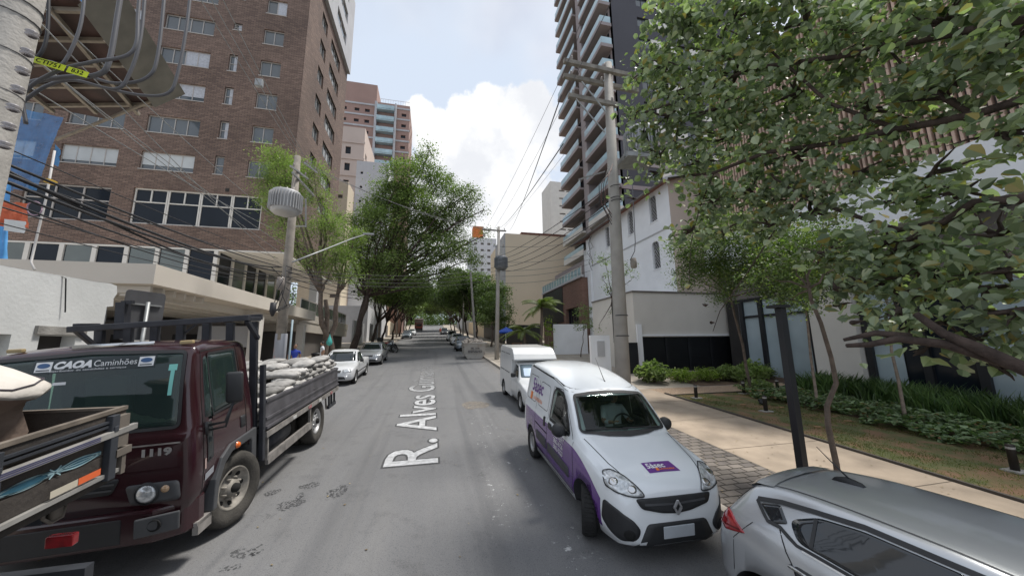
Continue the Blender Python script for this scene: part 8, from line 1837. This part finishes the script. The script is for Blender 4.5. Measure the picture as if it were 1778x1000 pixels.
net('white_sheet', [atY(6, 380, 9.3), atY(46, 385, 9.3), atY(42, 405, 9.3), atY(6, 400, 9.3)], M_OLDWHITE, 'white sheet hanging under the orange mesh', 'sheet', n=5, amp=.02)
top_mesh(MB().tube([atY(95, 262, 9.3), atY(80, 345, 9.3), atY(62, 420, 9.3), atY(54, 455, 9.3), atY(60, 468, 9.2)], .02, 8), 'pvc_pipe', mat('white_pvc', (.50, .48, .46), .5), 'thin white pipe rising from the old wall at the left', 'pipe', smooth=True)
g = MB(); q = atX(88, 316, -5.0); top_mesh(MB().box(q.x - .03, q.x + .03, q.y - .05, q.y + .05, q.z - .025, q.z + .025), 'cable_tag', mat('yellow_ochre', (.60, .38, .04), .6), 'small yellow tag clipped on the telecom bundle', 'tag')
net('pink_ring_sheet', [atY(46, 345, 9.2), atY(72, 345, 9.2), atY(72, 372, 9.2), atY(46, 372, 9.2)], netmat('x', (.2, .15, .18), .0), 'x', n=2) if False else None
top_mesh(MB().tube([atY(60 + 13 * math.cos(a), 362 + 12 * math.sin(a), 9.1) for a in np.linspace(0, 2 * math.pi, 20)], .012, 5), 'hose_loop', mat('pink_hose', (.30, .20, .26), .6), 'thin mauve hose looped around the white pipe', 'hose', smooth=True)
# gate box beside the pole, black meter box
t = thing('gate_panel', 'narrow black gate panel beside the garage, left of the shrubs', 'gate', (10.2, 17.0, road_z(17))); MB().box(9.95, 10.95, 17.0, 17.06, road_z(17) + KH, 2.9).build('panel', M_BLACKM, t); MB().box(8.2, 9.3, 17.0, 17.2, road_z(17) + KH, 3.3).build('side_wall', M_WHITE, t); MB().box(8.55, 8.95, 16.93, 16.998, 2.2, 3.0).build('meter_door', M_GREYR, t)
t = thing('intercom_column', 'slim black column with a small pale panel behind the thin tree', 'column', G(8.6, 15.4)); c0 = atY(1067, 520, 15.4); MB().box(c0.x - .13, c0.x + .13, 15.4, 15.5, atY(1067, 595, 15.4).z, c0.z).build('column', M_BLACKM, t); MB().box(c0.x - .07, c0.x + .05, 15.36, 15.398, c0.z - .9, c0.z - .7).build('panel', M_GREYR, t)
# leaf litter and small rubbish in the gutters
def litter():
    n = 1500; side = RNG.uniform(0, 1, n) < .6; x = np.where(side, KR - np.abs(RNG.normal(0, .16, n)), KL + np.abs(RNG.normal(0, .25, n))); y = RNG.uniform(1, 45, n); k = RNG.uniform(0, 1, n) < .35; x[k] = RNG.uniform(KL, KR, k.sum())
    C = np.stack([x, y, GR * y + .012], 1); V, k = leaf_quads(C, .045, .93, 0, 'quad', .6); o = np_mesh('gutter_litter', V, k, leaf_mat('dry_litter', (.16, .11, .06), (.30, .24, .14), .8, .1)); tag(o, 'dry leaves and grit scattered along the gutters', 'leaf litter', kind='stuff')
    n = 900; x = RNG.uniform(KR + .2, 13, n); y = RNG.uniform(-1, 14, n); C = np.stack([x, y, GR * y + KH + .014], 1); V, k = leaf_quads(C, .04, .93, 0, 'quad', .6); o = np_mesh('fallen_leaves', V, k, MATS['dry_litter']); tag(o, 'small dry leaves lying on path, pavers and lawn', 'leaf litter', kind='stuff')
litter()
# ================================================================== PEOPLE
M_SKIN = mat('skin', (.30, .17, .11), .5, var=.06, scale=6); M_HAIR = mat('hair', (.015, .011, .009), .6, var=.3, scale=20); M_EYE = mat('eye', (.5, .48, .45), .2); M_LIP = mat('lip', (.22, .08, .06), .5)
def person(label, place, J, edges, top_m, leg_m, shoe_m, zt, zs, head, hair_len=.0, look=0.0, sleeve=None):
    """J: joints name -> (x, y, z, radius); one skinned surface, head with a face, material by height"""
    names = list(J); idx = {n: i for i, n in enumerate(names)}
    me = bpy.data.meshes.new('person'); me.from_pydata([J[n][:3] for n in names], [(idx[a], idx[b]) for a, b in edges], [])
    o = bpy.data.objects.new('tmp', me); COL.objects.link(o); o.modifiers.new('s', 'SKIN'); sv = me.skin_vertices[0].data
    for n in names: sv[idx[n]].radius = (J[n][3], J[n][3] * (J[n][4] if len(J[n]) > 4 else 1)); sv[idx[n]].use_root = (n == 'pelvis')
    md = o.modifiers.new('u', 'SUBSURF'); md.levels = 2; dg = bpy.context.evaluated_depsgraph_get(); dg.update(); b = bpy.data.meshes.new_from_object(o.evaluated_get(dg)); bpy.data.objects.remove(o)
    V = [v.co.copy() for v in b.vertices]; F = [tuple(p.vertices) for p in b.polygons]; hands = [Vector(J[n][:3]) for n in names if n.startswith('hand') or n.startswith('f')]
    mi = []
    for p in b.polygons:
        c = p.center; m = 1 if c.z > zt else (2 if c.z > zs else 3)
        if sleeve and any((c - Vector(J[n][:3])).length < sleeve for n in names if n.startswith(('hand', 'wrist', 'fing', 'elbow'))): m = 0
        if c.z > J['neck'][2] - .01: m = 0
        mi.append(m)
    # head
    hx, hy, hz = head; n, k = 24, 18; base = len(V)
    R = Matrix.Rotation(look, 3, 'Z')
    for j in range(k + 1):
        th = math.pi * j / k; z = math.cos(th)
        for i in range(n):
            a = 2 * math.pi * i / n; s = math.sin(th); x, y = s * math.cos(a), s * math.sin(a); w = .076 * (1 - .22 * max(0, -z)); d = .098
            px, py, pz = x * w, y * d, z * .118
            if y < 0:
                if abs(x) < .28 and -.35 < z < .12: py -= .020 * (1 - abs(x) / .28) * (1 - abs(z + .14) / .26)       # nose
                if .10 < abs(x) < .55 and .02 < z < .22: py += .007                                                   # eye sockets
                if z < -.55: py -= .008
            V.append(Vector((hx, hy, hz)) + R @ Vector((px, py, pz)))
    for j in range(k):
        for i in range(n):
            F.append((base + j * n + i, base + (j + 1) * n + i, base + (j + 1) * n + (i + 1) % n, base + j * n + (i + 1) % n)); mi.append(0)
    def ball(c, r, m, sx=1, sy=1, sz=1):
        bb = len(V)
        for j in range(7):
            for i in range(8): th, a = math.pi * j / 6, 2 * math.pi * i / 8; V.append(Vector((hx, hy, hz)) + R @ (Vector(c) + Vector((r * sx * math.sin(th) * math.cos(a), r * sy * math.sin(th) * math.sin(a), r * sz * math.cos(th)))))
        for j in range(6):
            for i in range(8): F.append((bb + j * 8 + i, bb + (j + 1) * 8 + i, bb + (j + 1) * 8 + (i + 1) % 8, bb + j * 8 + (i + 1) % 8)); mi.append(m)
    for s in (-1, 1):
        ball((s * .030, -.083, .018), .013, 4); ball((s * .030, -.0955, .018), .005, 5); ball((s * .076, .004, -.002), .022, 0, .35, .7, 1.2); ball((s * .032, -.088, .040), .016, 5, 1.2, .3, .22)
    ball((0, -.092, -.055), .020, 6, 1.2, .35, .3)
    t = bpy.data.meshes.new('person'); t.from_pydata([tuple(v) for v in V], [], F); t.polygons.foreach_set('material_index', mi)
    ob = link_mesh('person', t, [M_SKIN, top_m, leg_m, shoe_m, M_EYE, M_HAIR, M_LIP], None, True)
    hb = MB(); 
    prof = [(.001, .130), (.045, .122), (.072, .095), (.083, .055), (.086, .015)] + ([(.090, -.06), (.088, -.12), (.06, -.15)] if hair_len else [(.080, -.03)])
    hb.lathe(prof, 20, 'z', M=Matrix.Translation((hx, hy + .016, hz)) @ Matrix.Rotation(look, 4, 'Z') @ Matrix.Diagonal((1, 1.16, 1, 1)))
    hb.v = [v for v in hb.v]; keep = [f for f in hb.f if not all(((Vector(hb.v[i]) - Vector((hx, hy, hz))).y < -.05 and (Vector(hb.v[i]).z - hz) < .06) for i in f)]; hb.f = keep; hb.mi = [0] * len(keep)
    hair = hb.build('hair', M_HAIR, ob, True, world=False); ob.matrix_world = place; tag(ob, label, 'person'); return ob
def hand(J, E, side, p, d, fl=.075, seed=0):
    """palm with four unequal fingers and a thumb, growing from joint hand_side"""
    p = Vector(p); d = Vector(d).normalized(); sdv = d.cross(Vector((0, 0, 1)));  sdv = sdv.normalized() if sdv.length > .1 else Vector((0, 1, 0)); dn = sdv.cross(d)
    for k, (o_, L) in enumerate(((-.026, .85), (-.009, 1.0), (.009, .96), (.026, .78))):
        a = p + d * .045 + sdv * o_; m = a + d * fl * L * .55 - dn * .006; e = m + d * fl * L * .42 - dn * .022; J[f'fing{side}{k}a'] = (*a, .0095); J[f'fing{side}{k}b'] = (*m, .0085); J[f'fing{side}{k}c'] = (*e, .0075); E += [(f'hand{side}', f'fing{side}{k}a'), (f'fing{side}{k}a', f'fing{side}{k}b'), (f'fing{side}{k}b', f'fing{side}{k}c')]
    a = p + sdv * .030 + d * .005; e = a + (sdv * .6 + d * .8) * .05; J[f'fing{side}Ta'] = (*a, .011); J[f'fing{side}Tb'] = (*e, .009); E += [(f'hand{side}', f'fing{side}Ta'), (f'fing{side}Ta', f'fing{side}Tb')]
def standing(label, x, y, rz, top_m, leg_m, H=1.70, step=.08, dz=0.0, hair=0.0):
    k = H / 1.75; J = {'pelvis': (0, 0, .96, .135, .8), 'spine': (0, .01, 1.12, .13, .75), 'chest': (0, 0, 1.32, .155, .65), 'neckb': (0, .01, 1.46, .07, .9), 'neck': (0, 0, 1.53, .052)}; E = [('pelvis', 'spine'), ('spine', 'chest'), ('chest', 'neckb'), ('neckb', 'neck')]
    for s, nm in ((-1, 'L'), (1, 'R')):
        J['hip' + nm] = (s * .095, 0, .90, .095); J['knee' + nm] = (s * .10, -.02 + s * step * .5, .50, .062); J['ankle' + nm] = (s * .10, .02 + s * step, .10, .042); J['toe' + nm] = (s * .115, -.13 + s * step, .045, .038)
        J['sh' + nm] = (s * .185, .005, 1.42, .062); J['elbow' + nm] = (s * .235, .03, 1.14, .042); J['wrist' + nm] = (s * .235, -.06, .90, .030); J['hand' + nm] = (s * .235, -.075, .85, .026, .6)
        E += [('pelvis', 'hip' + nm), ('hip' + nm, 'knee' + nm), ('knee' + nm, 'ankle' + nm), ('ankle' + nm, 'toe' + nm), ('chest', 'sh' + nm), ('sh' + nm, 'elbow' + nm), ('elbow' + nm, 'wrist' + nm), ('wrist' + nm, 'hand' + nm)]
        hand(J, E, nm, J['hand' + nm][:3], (0, -.25, -1))
    return person(label, Matrix.Translation((x, y, road_z(y) + KH + dz)) @ Matrix.Rotation(rz, 4, 'Z') @ Matrix.Scale(k, 4), J, E, top_m, leg_m, M_PLAST, .95, .09, (0, -.012, 1.645), hair, 0, .17)
CB = mat('royal_blue_cloth', (.02, .045, .30), .85, var=.15, scale=6); CW = mat('white_shirt', (.58, .60, .63), .85, var=.06, scale=6); CD = mat('dark_trousers', (.02, .022, .03), .9, var=.2); CR = mat('red_shirt', (.42, .03, .03), .85)
standing('person in a royal blue top standing on the left pavement behind the sacks', -5.85, 17.3, rad(30), CB, CD, 1.72)
standing('person in a white shirt and dark trousers beside the split trunk on the left pavement', -5.55, 20.2, rad(-60), CW, CD, 1.66, dz=0)
standing('person in a red top far up the road, near the black and white car', 2.0, 80, rad(10), CR, CD, 1.7, dz=-KH)
def driver():
    J = {'pelvis': (.36, 2.16, .84, .15, .9), 'spine': (.36, 2.21, 1.0, .14, .8), 'chest': (.36, 2.22, 1.17, .165, .7), 'neckb': (.36, 2.19, 1.30, .07, .9), 'neck': (.36, 2.17, 1.36, .05)}; E = [('pelvis', 'spine'), ('spine', 'chest'), ('chest', 'neckb'), ('neckb', 'neck')]
    for s, nm in ((-1, 'L'), (1, 'R')):
        J['hip' + nm] = (.36 + s * .09, 2.06, .84, .09); J['knee' + nm] = (.36 + s * .13, 1.75, .88, .065); J['ankle' + nm] = (.36 + s * .12, 1.52, .58, .045); J['toe' + nm] = (.36 + s * .12, 1.40, .56, .04)
        J['sh' + nm] = (.36 + s * .18, 2.20, 1.26, .062); J['elbow' + nm] = (.36 + s * .25, 2.04, 1.06, .045); J['wrist' + nm] = (.36 + s * .19, 1.86, 1.10, .030); J['hand' + nm] = (.36 + s * .18, 1.83, 1.11, .026, .6)
        E += [('pelvis', 'hip' + nm), ('hip' + nm, 'knee' + nm), ('knee' + nm, 'ankle' + nm), ('ankle' + nm, 'toe' + nm), ('chest', 'sh' + nm), ('sh' + nm, 'elbow' + nm), ('elbow' + nm, 'wrist' + nm), ('wrist' + nm, 'hand' + nm)]
        hand(J, E, nm, J['hand' + nm][:3], (-s * .5, -.5, .35), .06)
    bpy.context.view_layer.update(); person('person in a white shirt sitting behind the wheel of the delivery van', VAN.matrix_world.copy(), J, E, CW, CD, M_PLAST, .92, .62, (.36, 2.155, 1.475), 0, 0, .07)
driver()
